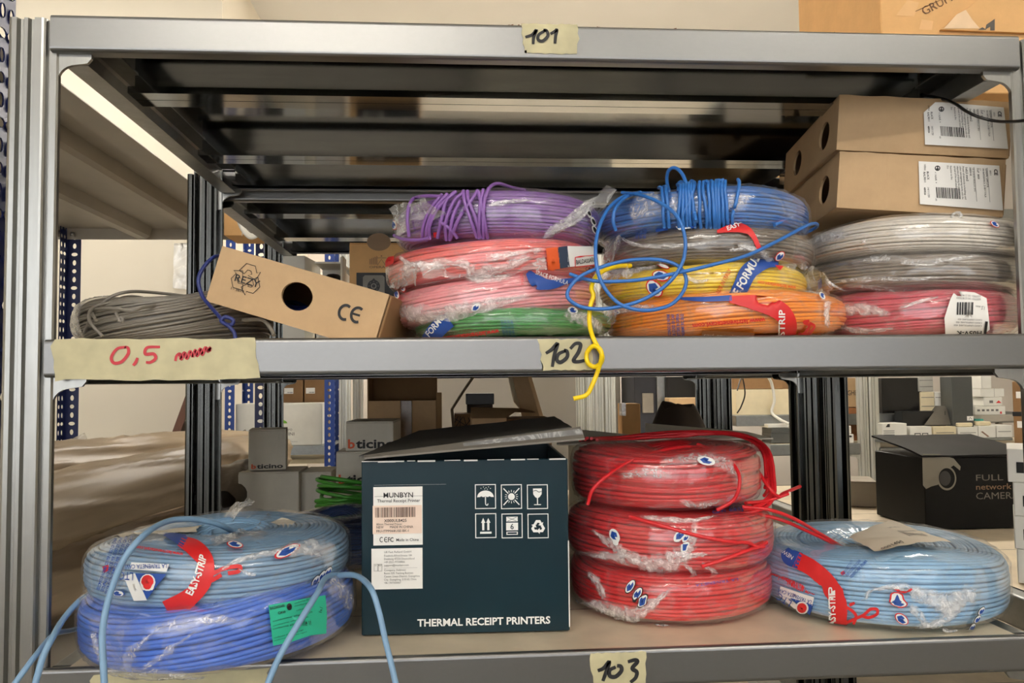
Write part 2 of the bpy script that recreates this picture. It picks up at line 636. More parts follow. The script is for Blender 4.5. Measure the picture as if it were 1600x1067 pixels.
def shelf(root, x0, x1, y0, y1, z, bm, dm, panels=3, bh=BH):
    """deck with its beams as sub-parts"""
    mb = MB()
    if panels == 3:
        js = [y0 + 0.004, y0 + 0.150, y0 + 0.402, y1 - 0.004]
    else:
        js = [y0 + 0.004 + (y1 - y0 - 0.008) * i / panels for i in range(panels + 1)]
    for a, b in zip(js[:-1], js[1:]):
        a += 0.0007
        b -= 0.0007
        t = 0.0012
        zz = z - 0.0015
        d = 0.031
        pr = [(a, zz), (b, zz), (b, zz - d), (b - 0.022, zz - d), (b - 0.022, zz - d + 0.008), (b - 0.022 + t, zz - d + 0.008), (b - 0.022 + t, zz - d + t), (b - t, zz - d + t), (b - t, zz - t), (a + t, zz - t), (a + t, zz - d + t),
              (a + 0.022 - t, zz - d + t), (a + 0.022 - t, zz - d + 0.008), (a + 0.022, zz - d + 0.008), (a + 0.022, zz - d), (a, zz - d)]
        # top face dusty, rest bare
        n = len(pr)
        xa, xb = x0 + 0.024, x1 - 0.024
        v = [(xa, p, q) for p, q in pr] + [(xb, p, q) for p, q in pr]
        mb.add(v, [(0, 1, n + 1, n)], 1)
        mb.add(v, [(i, (i + 1) % n, n + (i + 1) % n, n + i) for i in range(1, n)], 0)
    sh = mb.build('shelf', [dm, DUSTY], root)
    MB().prism(beam_profile(y0, 1, z, bh), 'x', x0, x1).build('front_beam', bm, sh)
    MB().prism(beam_profile(y1, -1, z, bh), 'x', x0, x1).build('rear_beam', bm, sh)
    for xo, s in ((x0, 1), (x1, -1)):
        p = [(xo + s * (a - 0.0), b) for a, b in beam_profile(0.002, 1, z - 0.003, bh + 0.004, 0.026, 0.026)]
        # along y: outline in (x, z)
        MB().prism(p, 'y', y0 + 0.02, y1 - 0.02).build('side_beam', SIDEB, sh)
    return sh


def gusset(x, s, y, z):
    """rounded corner bracket under a beam end"""
    p = [(0, 0), (0, -0.034)] + [(0.006, -0.034)] + arc(0.024, -0.027, 0.016, 190, 100, 6) + [(0.036, -0.009), (0.040, -0.004), (0.040, 0)]
    return MB().prism([(x + s * a, z + b) for a, b in p], 'y', y, y + 0.004)


def shelving_unit(label, x0, x1, y0, y1, zs, ph, post=POST, beams=None, deck=DECK, group='zinc shelving units', bh=BH, base=0.0, panels=3, rear=None):
    t = thing('shelving_unit', label, 'shelving', (0, 0, 0), (0, 0, 0), group)
    for xo, sx in ((x0 - PW - 0.004, 1), (x1 + PW + 0.004, -1)):
        for yo, sy in ((y0, 1), (y1, -1)):
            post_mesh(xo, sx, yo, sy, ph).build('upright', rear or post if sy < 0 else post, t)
    for i, z in enumerate(zs):
        shelf(t, x0, x1, y0, y1, z, beams[i] if beams else BEAM, deck, panels, bh)
        for xo, s in ((x0 - 0.004, 1), (x1 + 0.004, -1)):
            for yy in (y0 + 0.0085, y1 - 0.0125):
                gusset(xo, s, yy, z - bh).build('corner_bracket', post, t)
    return t


UD = 0.585
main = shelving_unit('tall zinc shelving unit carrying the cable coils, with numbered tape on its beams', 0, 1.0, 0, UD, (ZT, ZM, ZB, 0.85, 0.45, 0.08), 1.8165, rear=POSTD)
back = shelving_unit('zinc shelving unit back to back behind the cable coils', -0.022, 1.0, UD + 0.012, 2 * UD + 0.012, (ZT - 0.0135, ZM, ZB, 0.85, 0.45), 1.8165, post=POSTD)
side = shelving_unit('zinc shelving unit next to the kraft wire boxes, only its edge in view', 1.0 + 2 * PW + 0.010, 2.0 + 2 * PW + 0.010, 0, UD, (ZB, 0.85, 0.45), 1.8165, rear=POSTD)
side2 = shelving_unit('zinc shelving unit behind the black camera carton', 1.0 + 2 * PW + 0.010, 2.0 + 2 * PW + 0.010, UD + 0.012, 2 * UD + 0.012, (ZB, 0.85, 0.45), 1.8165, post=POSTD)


# numbered masking tape on the front beams
def tape(zc, x0, x1, z0, z1, strokes, mat, wd, seed, ragged=0.0016):
    rg = random.Random(seed)
    n = 14
    top = [(x0 + (x1 - x0) * i / n, z1 + rg.uniform(-1, 1) * ragged * 0.4) for i in range(n + 1)]
    bot = [(x0 + (x1 - x0) * i / n + (0.004 if i in (0,) else 0), z0 + rg.uniform(-1, 1) * ragged * 0.4) for i in range(n + 1)]
    m = 6
    G = np.zeros((n + 1, m + 1, 3))
    for i in range(n + 1):
        for j in range(m + 1):
            f = j / m
            x = bot[i][0] * (1 - f) + top[i][0] * f
            z = bot[i][1] * (1 - f) + top[i][1] * f
            if i in (0, n):
                x += rg.uniform(-1, 1) * ragged
            y = -0.0007 - 0.0004 * noise.noise(Vector((x * 90, z * 90, seed)))
            # wrap over the rounded beam edges
            if z > zc - 0.004:
                y += 0.0012 * min(2.0, (z - zc + 0.004) / 0.004)
            G[i, j] = (x, y, z)
    mb = MB().grid(G)
    H = G.copy(); H[:, :, 1] += 0.0004
    mb.grid(H[:, ::-1])
    o = mb.build('tape_label', TAPE, main)
    fb = MB()
    for st in strokes:
        P = np.array([(at(px, py, -0.0014)[0], at(px, py, -0.0014)[2]) for px, py in spline(st, 7)])
        k = len(P)
        wv = wd * (0.8 + 0.35 * np.sin(np.linspace(0.3, 2.8, k)))
        V, F = ribbon(P, wv)
        fb.add(np.stack([V[:, 0], np.full(len(V), -0.0014), V[:, 1]], 1), F)
    fb.build('handwriting', mat, o)


def tx(px, py):
    p = at(px, py, 0)
    return p[0], p[2]


def tape_px(l, t, r, b):
    return tx(l, (t + b) / 2)[0], tx(r, (t + b) / 2)[0], tx((l + r) / 2, b)[1], tx((l + r) / 2, t)[1]


a = tape_px(813, 37, 903, 84)
tape(ZT, *a, [[(821, 58), (832, 54), (838, 47), (834, 58), (833, 69)], [(853, 47), (842, 54), (841, 62), (848, 64), (856, 56), (854, 48), (849, 47)],
              [(860, 53), (867, 49), (870, 47), (868, 57), (867, 68)]], INK, 0.0030, 3)
a = tape_px(841, 530, 924, 578)
tape(ZM, *a, [[(853, 552), (862, 546), (871, 537), (866, 555), (863, 573)], [(884, 548), (873, 553), (870, 562), (876, 566), (886, 558), (886, 549), (881, 547)],
              [(891, 545), (899, 537), (907, 538), (904, 550), (896, 563), (903, 565), (914, 563)]], INK, 0.0034, 5)
a = tape_px(922, 1019, 1009, 1072)
tape(ZB, *a, [[(934, 1048), (943, 1044), (952, 1034), (947, 1050), (942, 1064)], [(962, 1042), (953, 1047), (953, 1056), (962, 1057), (971, 1048), (970, 1041), (964, 1040)],
              [(981, 1034), (992, 1031), (996, 1034), (988, 1044), (995, 1050), (993, 1059), (985, 1066)]], INK, 0.0036, 7)
a = tape_px(80, 529, 402, 593)
tape(ZM, *a, [[(197, 542), (183, 545), (174, 558), (178, 567), (190, 565), (200, 553), (200, 544), (195, 542)], [(215, 559), (212, 566), (208, 571)],
              [(250, 542), (230, 543), (227, 553), (240, 553), (243, 560), (235, 566), (228, 566)],
              [(274, 564), (276, 556), (281, 553), (283, 561), (288, 551), (292, 560), (297, 549), (301, 558)], [(301, 558), (305, 547), (308, 556), (313, 545), (316, 554), (321, 543), (325, 549), (328, 543), (328, 549)]], REDPEN, 0.0027, 11, 0.003)
a = tape_px(143, 1049, 420, 1100)
tape(ZB, *a, [], INK, 0.003, 13, 0.003)

# the shelving across the near aisle, behind the photographer: seen only as reflections in the zinc
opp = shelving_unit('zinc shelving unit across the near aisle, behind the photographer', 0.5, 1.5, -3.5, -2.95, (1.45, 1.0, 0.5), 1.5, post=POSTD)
rg = random.Random(12)
for k, (x, z, wv, hv, col_) in enumerate(((0.52, 1.4508, .25, .22, (226, 222, 212)), (0.80, 1.4508, .3, .30, (170, 60, 58)), (1.13, 1.4508, .3, .26, (188, 156, 116)), (0.54, 1.0008, .3, .26, (150, 60, 60)), (0.88, 1.0008, .24, .3, (230, 226, 214)), (1.16, 1.0008, .28, .22, (80, 84, 90)))):
    t = thing('storage_carton', ('pale', 'red', 'kraft', 'dark red', 'white', 'grey', 'cream', 'brown')[k] + ' storage carton on the unit behind the photographer', 'box', (x, -3.4, z), (0, 0, 0), 'storage cartons across the near aisle')
    MB().bbox(0, wv, 0, 0.42, 0, hv, 0.002).build('carton_body', board('storage_board_%d' % k, col_), t)
    MB().bbox(0.002, wv - 0.002, 0.002, 0.209, hv + 0.0003, hv + 0.002, 0.0005).build('top_flap', board('storage_board_%d' % k, col_), t)
    MB().bbox(0.002, wv - 0.002, 0.211, 0.418, hv + 0.0003, hv + 0.002, 0.0005).build('top_flap', board('storage_board_%d' % k, col_), t)

# ------------------------------------------------------------------ cable coils
def superc(v, e):
    return np.sign(v) * np.abs(v) ** (2.0 / e)


class Coil:
    """ring of wound wire: phi = angle round the ring (0 faces the aisle, + to the right), s = angle round its section (0 outermost, pi/2 top)"""
    def __init__(s, label, col, cx, cy, z0, R, a, b, roll=0.0, pitch=0.0, kx=1.0, ky=1.0, e=3.0, seed=1, lump=0.02, wd=0.0040, shear=0.0, sag=0.0, group='wrapped cable coils',
                 name='cable_coil', jit=0.26, rough=0.33, mat=None, strands=True, hv=0.06):
        s.R, s.a, s.b, s.kx, s.ky, s.e, s.seed, s.lump, s.wd, s.sag, s.hv = R, a, b, kx, ky, e, seed, lump, wd, sag, hv
        rg = random.Random(seed)
        s.ph = [rg.uniform(0, 2 * PI) for _ in range(8)]
        s.t = thing(name, label, 'cable coil', (cx, cy, z0), (pitch, roll, 0), group)
        s.L = np.array(frame_of(s.t))
        if mat is None:
            mat = solid('cable_%d_%d_%d' % tuple(col), col, rough, 0.05, 60)
        s.mat = mat
        if strands:
            s.wind(rg, shear, jit)
        s.pgrid = None

    def surf(s, phi, sv, off=0.0):
        phi, sv = np.broadcast_arrays(np.asarray(phi, float), np.asarray(sv, float))
        q = s.ph
        lr = 1 + s.lump * (0.6 * np.sin(2 * phi + q[0]) + 0.4 * np.sin(3 * phi + q[1]) + 0.25 * np.sin(5 * phi + q[2]))
        hb = 1 + s.hv * (0.7 * np.sin(2 * phi + q[3]) + 0.4 * np.sin(3 * phi + q[4]))
        a = s.a + off
        b = s.b * hb + off
        rho = (s.R * lr - s.a) + a * superc(np.cos(sv), s.e)
        z = s.b + s.b * (hb - 1) + b * superc(np.sin(sv), s.e) - s.sag * (1 - np.cos(phi)) / 2
        x = rho * s.kx * np.sin(phi)
        y = -rho * s.ky * np.cos(phi)
        return np.stack([x, y, z], -1)

    def world(s, P):
        return P @ s.L[:3, :3].T + s.L[:3, 3]

    def local(s, P):
        A = np.linalg.inv(s.L)
        return np.asarray(P) @ A[:3, :3].T + A[:3, 3]

    def wind(s, rg, shear, jit):
        # arc length round the section
        sv = np.linspace(-PI, PI, 721)
        q = np.stack([s.a * superc(np.cos(sv), s.e), s.b * superc(np.sin(sv), s.e)], 1)
        cum = np.concatenate([[0], np.cumsum(np.linalg.norm(np.diff(q, axis=0), axis=1))])
        Lp = cum[-1]
        N = max(14, int(Lp / (s.wd * 1.05)))
        K = 84
        phi = np.arange(K) * 2 * PI / K
        mb = MB()
        G = s.surf(phi[:, None], np.linspace(-PI, PI, 25)[None, :-1], -s.wd * 1.15)
        mb.grid(G, 0, True, True)
        ang = np.arange(6) * 2 * PI / 6
        for j in range(N):
            ar = Lp * j / N
            A = [rg.uniform(-1, 1) for _ in range(6)]
            B = [rg.uniform(0, 2 * PI) for _ in range(6)]
            wob = s.wd * jit * sum(A[k] * np.sin((k + 1) * phi + B[k]) / (1 + 0.8 * k) for k in range(4)) / 1.2
            pos = ar + wob + shear * np.sin(phi)
            sj = np.interp(np.mod(pos, Lp), cum, sv)
            r = s.wd * 0.5
            off = -r - s.wd * 0.16 * (0.5 + 0.5 * np.sin(rg.choice((1, 2, 3)) * phi + rg.uniform(0, 6.28))) * rg.random()
            C0 = s.surf(phi, sj, off)
            C1 = s.surf(phi, sj, off + 0.002)
            Nn = C1 - C0
            T = np.roll(C0, -1, 0) - np.roll(C0, 1, 0)
            T /= np.linalg.norm(T, axis=1)[:, None]
            Nn -= T * (Nn * T).sum(1)[:, None]
            Nn /= np.linalg.norm(Nn, axis=1)[:, None] + 1e-9
            Bn = np.cross(T, Nn)
            G = C0[:, None] + r * (np.cos(ang)[None, :, None] * Nn[:, None] + np.sin(ang)[None, :, None] * Bn[:, None])
            mb.grid(G, 0, True, True)
        mb.build('wire_winding', s.mat, s.t)

    # ---- the bag round the coil
    def crease(s, phi, sv):
        phi, sv = np.broadcast_arrays(phi, sv)
        o = np.zeros(phi.shape)
        it = np.nditer(phi, flags=['multi_index'])
        for _ in it:
            i = it.multi_index
            p, v = float(phi[i]), float(sv[i])
            q = Vector((p * s.R * 26 + s.seed * 7.3, v * 1.3 + p * 1.5, s.seed * 3.1))
            n1 = 1 - abs(noise.noise(q * 1.0)) * 2
            n2 = 1 - abs(noise.noise(q * 2.3 + Vector((5, 2, 1)))) * 2
            o[i] = 0.0012 + 0.0016 * max(0, n1) ** 3 + 0.0009 * max(0, n2) ** 3
        return o

    def film(s, mat=None, s0=-1.1, s1=2.1, cover=True, p0=-PI, p1=PI, n=150, m=20, dip=0.25, name='plastic_wrap'):
        full = p1 - p0 > 6.2
        phi = np.linspace(p0, p1, n + 1)[:-1] if full else np.linspace(p0, p1, n)
        sv = np.linspace(s0, s1, m)
        off = s.crease(phi[:, None], sv[None, :])
        G = np.stack([np.stack([s.surf(phi[i], sv[j], off[i, j]) for j in range(m)]) for i in range(len(phi))]) if False else s._surf_off(phi, sv, off)
        if cover:
            ex = []
            last = G[:, -1]
            for f in (0.75, 0.5, 0.25, 0.04):
                e = last.copy()
                e[:, 0] *= f
                e[:, 1] *= f
                e[:, 2] = last[:, 2] * 1.0 - dip * s.b * (1 - f) + 0.002 * np.array([noise.noise(Vector((math.cos(p) * 3 * f, math.sin(p) * 3 * f, s.seed))) for p in phi]) * 3
                ex.append(e)
            G = np.concatenate([G, np.stack(ex, 1)], 1)
        s.filmo = MB().grid(G, 0, full, False).build(name, [mat or FILM, FILMW], s.t)
        return s.filmo

    def _surf_off(s, phi, sv, off):
        P0 = s.surf(phi[:, None], sv[None, :], 0.0)
        P1 = s.surf(phi[:, None], sv[None, :], 0.001)
        N = (P1 - P0) / 0.001
        return P0 + N * off[:, :, None]

    # ---- where a picture point lies on the coil's outer face
    def hit(s, px):
        px = np.asarray(px, float).reshape(-1, 2)
        if s.pgrid is None:
            ph = np.linspace(-1.9, 1.9, 191)
            sv = np.linspace(-1.5, 2.3, 115)
            P = s.world(s.surf(ph[:, None], sv[None, :], 0.002))
            uv, z = project(P)
            A = np.gradient(P, axis=0); B = np.gradient(P, axis=1)
            N = np.cross(A, B)
            fac = ((N * (P - CAM)).sum(-1))
            if np.median(fac[90:100, 40:50]) > 0:
                fac = -fac
            s.pgrid = (ph, sv, uv, fac < 0)
        ph, sv, uv, ok = s.pgrid
        out = []
        for x, y in px:
            d = (uv[:, :, 0] - x) ** 2 + (uv[:, :, 1] - y) ** 2 + np.where(ok, 0, 1e5)
            i, j = np.unravel_index(np.argmin(d), d.shape)
            i = min(max(i, 1), len(ph) - 2)
            j = min(max(j, 1), len(sv) - 2)
            du = (uv[i + 1, j] - uv[i - 1, j]) / (ph[i + 1] - ph[i - 1])
            dv = (uv[i, j + 1] - uv[i, j - 1]) / (sv[j + 1] - sv[j - 1])
            J = np.array([[du[0], dv[0]], [du[1], dv[1]]])
            r = np.array([x, y]) - uv[i, j]
            try:
                st = np.linalg.solve(J, r)
            except np.linalg.LinAlgError:
                st = np.zeros(2)
            st = np.clip(st, -0.04, 0.04)
            out.append((ph[i] + st[0], sv[j] + st[1]))
        return np.array(out)

    def on(s, px, lift=0.0034):
        h = s.hit(px)
        return s.surf(h[:, 0], h[:, 1], lift + 0.0009)

    def band(s, mb, center, width, mi=0, lift=0.0034, n=8, m=5):
        """printed band along a picture path, width in picture pixels (number or one per station)"""
        st = np.asarray([list(c) + [wd] for c, wd in zip(center, width if isinstance(width, (list, tuple)) else [width] * len(center))], float)
        C = spline(st, n)
        T = np.gradient(C[:, :2], axis=0)
        T /= np.linalg.norm(T, axis=1)[:, None]
        N = np.stack([-T[:, 1], T[:, 0]], 1)
        f = np.linspace(-0.5, 0.5, m)
        px = C[:, None, :2] + N[:, None] * (C[:, 2][:, None] * f[None])[:, :, None]
        P = s.on(px.reshape(-1, 2), lift).reshape(len(C), m, 3)
        mb.grid(P, mi)

    def patch(s, mb, poly, mi=0, lift=0.0036, rings=3):
        P = np.asarray(poly, float)
        c = P.mean(0)
        n = len(P)
        # refine the outline
        Q = np.concatenate([np.linspace(P[i], P[(i + 1) % n], 5)[:-1] for i in range(n)])
        k = len(Q)
        rows = [c + (Q - c) * f for f in np.linspace(0.02, 1, rings + 1)]
        V = s.on(np.concatenate(rows), lift).reshape(rings + 1, k, 3)
        mb.grid(V, mi, False, True)
        mb.f.append(tuple(mb.n - (rings + 1) * k + i for i in range(k))); mb.mi.append(mi); mb.sm.append(False)

    def text(s, mb, t, p0, p1, h, mi=0, lift=0.0042, bold=0.0, bend=0.0):
        """lettering from picture point p0 to p1 along its base line, capital height h px; bend bows the base line"""
        V, F, W = text_mesh(t, bold)
        p0, p1 = np.array(p0, float), np.array(p1, float)
        L = np.linalg.norm(p1 - p0)
        u = (p1 - p0) / L
        v = np.array([u[1], -u[0]])
        x = V[:, 0] / W
        px = p0 + (x * L)[:, None] * u + (V[:, 1] / 0.7 * h + bend * 4 * x * (1 - x))[:, None] * v
        mb.add(s.on(px, lift), F, mi)

    def oval(s, mb, cx, cy, rx, ry, rot, mi, lift=0.0036, n=14):
        c, sn = math.cos(rot), math.sin(rot)
        s.patch(mb, [(cx + rx * math.cos(a) * c - ry * math.sin(a) * sn, cy + rx * math.cos(a) * sn + ry * math.sin(a) * c) for a in np.arange(n) * 2 * PI / n], mi, lift, 2)

    def badge(s, mb, cx, cy, r, rot, ring, field, mark, asp=0.6):
        """small oval emblem: ring, field and a kite-shaped mark (indices into the print materials)"""
        s.oval(mb, cx, cy, r, r * asp, rot, ring, 0.0035)
        s.oval(mb, cx, cy, r * 0.86, r * asp * 0.84, rot, field, 0.0038)
        c, sn = math.cos(rot), math.sin(rot)
        q = [(-0.80, 0.05), (-0.30, -0.66), (0.28, -0.52), (0.12, -0.05), (0.74, 0.02), (0.42, 0.60), (-0.30, 0.66)]
        s.patch(mb, [(cx + (x * c) * r * 0.9 - y * sn * r * asp, cy + x * sn * r * 0.9 + y * c * r * asp) for x, y in q], mark, 0.0041, 2)

    def gather(s, mb, path, width, seed=0, lift=0.003, amp=0.004, mi=0, mat=None):
        """bunched film lying along a picture path"""
        st = np.asarray([list(c) + [wd] for c, wd in zip(path, width if isinstance(width, (list, tuple)) else [width] * len(path))], float)
        C = spline(st, 9)
        T = np.gradient(C[:, :2], axis=0)
        T /= np.linalg.norm(T, axis=1)[:, None]
        N = np.stack([-T[:, 1], T[:, 0]], 1)
        m = 9
        f = np.linspace(-0.5, 0.5, m)
        k = len(C)
        wj = np.array([1 + 0.5 * noise.noise(Vector((i * 0.35, seed, 0))) for i in range(k)])
        px = C[:, None, :2] + N[:, None] * ((C[:, 2] * wj)[:, None] * f[None])[:, :, None]
        h = s.hit(px.reshape(-1, 2))
        nz = np.array([abs(noise.noise(Vector((i * 0.22, j * 0.9, seed + 9.1)))) for i in range(k) for j in range(m)])
        edge = np.array([1 - abs(2 * j / (m - 1) - 1) ** 3 for i in range(k) for j in range(m)])
        P0 = s.surf(h[:, 0], h[:, 1], 0.0)
        P1 = s.surf(h[:, 0], h[:, 1], 0.001)
        P = P0 + (P1 - P0) / 0.001 * (lift + amp * nz * edge)[:, None]
        o = MB().grid(P.reshape(k, m, 3)).build('gathered_film', {None: GATHW, 'FILMW': GATHW}.get(mat, GATHC), s.t)
        at_ = o.data.attributes.new('bunching', 'FLOAT', 'POINT')
        u = np.linspace(0, 1, k)
        endf = np.clip(np.minimum(u, 1 - u) / 0.16, 0, 1) ** 0.7
        acr = np.clip(1.15 * (1 - np.abs(np.linspace(-1, 1, m)) ** 1.6), 0, 1)
        rag = np.array([[0.75 + 0.9 * noise.noise(Vector((i * 0.5, j * 0.8, seed + 3.3))) for j in range(m)] for i in range(k)])
        at_.data.foreach_set('value', np.clip(endf[:, None] * acr[None] * rag * 1.2, 0, 1).ravel())

    def sheet(s, mb, c00, c10, c11, c01, amp=0.008, seed=0, n=14, m=10, mi=0, bow=0.0, rag=0.25, name='loose_film', mat=None):
        """loose crumpled film between four (px, py, depth) corners"""
        A, B, C, D = [at(*c) for c in (c00, c10, c11, c01)]
        G = np.zeros((n, m, 3))
        for i in range(n):
            for j in range(m):
                u, v = i / (n - 1), j / (m - 1)
                p = A * (1 - u) * (1 - v) + B * u * (1 - v) + C * u * v + D * (1 - u) * v
                q = Vector(p) * 55 + Vector((seed, seed * 2, 0))
                d = np.array([noise.noise(q), noise.noise(q + Vector((9, 0, 0))), noise.noise(q + Vector((0, 9, 0)))])
                rim = 1.0 + rag * (1 if i in (0, n - 1) or j in (0, m - 1) else 0)
                G[i, j] = p + d * amp * rim + np.array([0, -bow * math.sin(PI * u) * math.sin(PI * v), 0])
        MB().grid(s.local(G.reshape(-1, 3)).reshape(n, m, 3)).build(name, mat or FILMC, s.t)

    def loose(s, pts, r=None, name='loose_wire', n=12):
        return MB().tube(s.local(wire(pts, n)), r or s.wd / 2, 8).build(name, s.mat, s.t)


def coil_px(label, col, l, r, top, bot, yf, a, z0=None, roll=0.0, **k):
    """size a ring from its outline in the photograph: l..r wide, top..bot high at its front, front at depth yf"""
    R = 0.12
    for _ in range(4):
        yc = yf + R
        A, B = at(l, (top + bot) / 2, yc), at(r, (top + bot) / 2, yc)
        R = (B[0] - A[0]) / 2
    cx = (A[0] + B[0]) / 2
    zt_ = at((l + r) / 2, top, yf + a * 0.6)[2]
    zb_ = at((l + r) / 2, bot, yf + a * 0.35)[2] if z0 is None else z0
    h = (zt_ - zb_) * 1.06
    if z0 is None:
        zb_ -= 0.03 * h
    if z0 is not None:
        zb_ += R * abs(math.sin(roll)) + 0.0020
    return Coil(label, col, cx, yf + R, zb_, R, a, h / 2, roll=roll, **k)

INKS = [REDINK, BLUEINK, WHITEINK, INK, ORANGEINK]
R_, B_, W_, K_, O_ = range(5)
DK = ZM + 0.0003   # top of the deck plates
DB = ZB + 0.0003
R2D = math.radians


def tufts(c, name='loose_film', mat=None):
    return lambda mb: mb.build(name, mat or FILMC, c.t)


# ---- middle shelf, coil pile next to the kraft box with the round hole
c = coil_px('green cable coil lying on the shelf, undermost of its pile beneath the pink coil', (52, 138, 60), 645, 948, 487, 0, 0.022, 0.040, z0=DK, roll=R2D(-1.0), seed=11, group='wrapped coils on the middle shelf')
green = c
c.film(s1=1.5, cover=False)
mb = MB()
c.band(mb, [(672, 531), (684, 515), (703, 499)], 25, B_)
c.text(mb, 'FORMU', (674, 524), (698, 498), 9, W_, bold=0.02)
c.text(mb, 'www.latrivenetacavi.com', (780, 512), (694, 523), 6.5, R_, bold=0.03)
for k in range(4):
    c.text(mb, 'PER L\'USO DI CAVI', (790 + k * 5, 526), (786 + k * 5, 500), 3.6, B_)
c.badge(mb, 893, 487, 8, 0.2, W_, W_, B_)
mb.build('printed_text', INKS, c.t)
c.gather(None, [(880, 492), (905, 496), (928, 506), (940, 522)], [14.5, 23.2, 20.3, 14.5], 2)

c = coil_px('pale pink cable coil in wrinkled film, between the salmon coil and the green one', (238, 152, 158), 612, 932, 434, 494, 0.026, 0.042, roll=R2D(-3.6), seed=12, group='wrapped coils on the middle shelf', shear=0.006)
pink = c
c.film(s0=-1.5, s1=1.5, cover=False)
mb = MB()
c.badge(mb, 632, 452, 7, 1.2, R_, W_, B_)
c.badge(mb, 623, 462, 7, 1.2, R_, W_, B_)
c.band(mb, [(824, 428), (838, 442), (858, 446), (884, 441), (912, 437)], [9, 20, 14, 8, 5], B_)
c.text(mb, 'SPACE FORMULA', (835, 432), (884, 447), 6, W_)
c.text(mb, 'MADE', (818, 446), (816, 430), 5, R_)
c.badge(mb, 744, 479, 8, -0.6, W_, W_, B_)
mb.build('printed_text', INKS, c.t)
c.gather(None, [(622, 476), (640, 488), (690, 490), (730, 488), (770, 474), (830, 462)], [11.6, 29.0, 31.9, 37.7, 20.3, 8.7], 3)
c.gather(None, [(650, 430), (700, 428), (760, 436), (800, 432)], [14.5, 17.4, 14.5, 8.7], 4, amp=0.003)
c.sheet(None, (618, 480, .10), (712, 488, .024), (716, 501, .022), (640, 500, .08), 0.004, 3)

c = coil_px('salmon cable coil under the purple one, orange and navy printed tag at its end', (238, 112, 108), 605, 932, 374, 433, 0.030, 0.042, roll=R2D(-2.2), seed=13, group='wrapped coils on the middle shelf', shear=0.005)
salmon = c
c.film(s0=-1.5, s1=1.5, cover=False)
mb = MB()
c.band(mb, [(853, 405), (872, 403)], [32, 31], O_)
c.band(mb, [(871, 403), (886, 401)], [31, 30], 5)
c.band(mb, [(885, 401), (926, 400)], [30, 26], 2)
c.oval(mb, 862, 408, 8, 13, 0.1, O_, 0.0042)
c.text(mb, 'BALDASSARI', (897, 412), (924, 409), 6, K_, bold=0.015, lift=0.0046)
c.text(mb, 'CAVI', (911, 421), (923, 420), 5, K_, lift=0.0046)
for q in (((895, 416), (895, 402)), ((895, 402), (926, 400)), ((895, 416), (926, 413))):
    c.band(mb, q, 1.2, R_, lift=0.0047, n=4, m=2)
c.patch(mb, [(604, 404), (619, 402), (618, 412), (606, 418)], R_)
mb.build('printed_text', INKS + [solid('navy_ink', (44, 60, 84))], c.t)
c.gather(None, [(612, 432), (660, 415), (720, 412), (745, 424), (790, 416), (840, 396)], [37.7, 20.3, 17.4, 23.2, 17.4, 8.7], 7)
c.gather(None, [(625, 400), (640, 412), (660, 414)], [7.2, 8.7, 5.8], 8)
c.gather(None, [(760, 404), (800, 398), (850, 390)], [14.5, 11.6, 7.2], 9)
c.sheet(None, (606, 420, .13), (652, 418, .05), (648, 446, .05), (612, 450, .12), 0.005, 5)
c.sheet(None, (650, 416, .046), (850, 398, .040), (856, 420, .034), (660, 436, .040), 0.005, 6, 22, 8)

c = coil_px('purple cable coil with its own wire wound round it, topmost of its pile', (138, 96, 168), 618, 936, 300, 368, 0.034, 0.044, roll=R2D(0.3), seed=14, group='wrapped coils on the middle shelf')
purple = c
c.film(s0=-1.4, s1=1.6, cover=False)
mb = MB()
c.badge(mb, 619, 352, 7, 1.4, R_, W_, B_)
c.patch(mb, [(679, 362), (689, 360), (688, 369), (680, 369)], R_)
for k, (x, y) in enumerate(((917, 334), (924, 346), (926, 358))):
    c.oval(mb, x, y, 7, 3.4, 1.1, W_)
    c.oval(mb, x, y, 5, 2.0, 1.1, K_, 0.0042)
mb.build('printed_text', INKS, c.t)
mb = MB()
wd = 0.0020
for pts in ([(644, 366), (642, 340), (648, 318), (668, 312), (694, 312)],
            [(664, 371), (666, 352), (676, 330), (694, 309)], [(670, 371), (672, 352), (682, 330), (702, 308)], [(675, 369), (676, 350), (690, 326), (715, 305)],
            [(700, 370), (700, 345), (712, 318), (728, 305)], [(705, 370), (710, 340), (722, 316)], [(687, 367), (694, 340), (700, 318), (712, 306)],
            [(706, 368), (720, 340), (734, 322), (748, 303)], [(746, 366), (736, 340), (728, 318), (726, 304)], [(752, 366), (744, 340), (734, 316), (732, 304)],
            [(749, 367), (750, 340), (752, 318), (756, 302)], [(756, 367), (756, 340), (758, 316), (764, 300)], [(762, 367), (758, 345), (752, 318), (748, 304)],
            [(716, 367), (706, 355), (690, 345)]):
    mb.tube(c.on(spline(pts, 7), 0.0056), wd, 7)
P = c.local(wire([(762, 312, .062), (763, 300, .064), (768, 290, .07), (780, 287, .085), (800, 293, .11), (820, 297, .13)], 8))
mb.tube(P, wd, 7)
P = c.local(wire([(616, 368, .12), (630, 374, .075), (656, 375, .05), (672, 371, .038)], 8))
mb.tube(P, wd, 7)
mb.build('binding_wire', c.mat, c.t)
c.sheet(None, (610, 322, .11), (668, 310, .05), (690, 338, .036), (618, 366, .10), 0.008, 21, 16, 12)
c.sheet(None, (846, 368, .036), (868, 366, .036), (958, 300, .06), (950, 292, .075), 0.005, 22, 20, 6, rag=1.5)
c.gather(None, [(850, 366), (890, 346), (925, 318)], [10.2, 17.4, 20.3], 14)
c.gather(None, [(764, 322), (790, 316), (830, 314)], [5.8, 8.7, 4.3], 15)

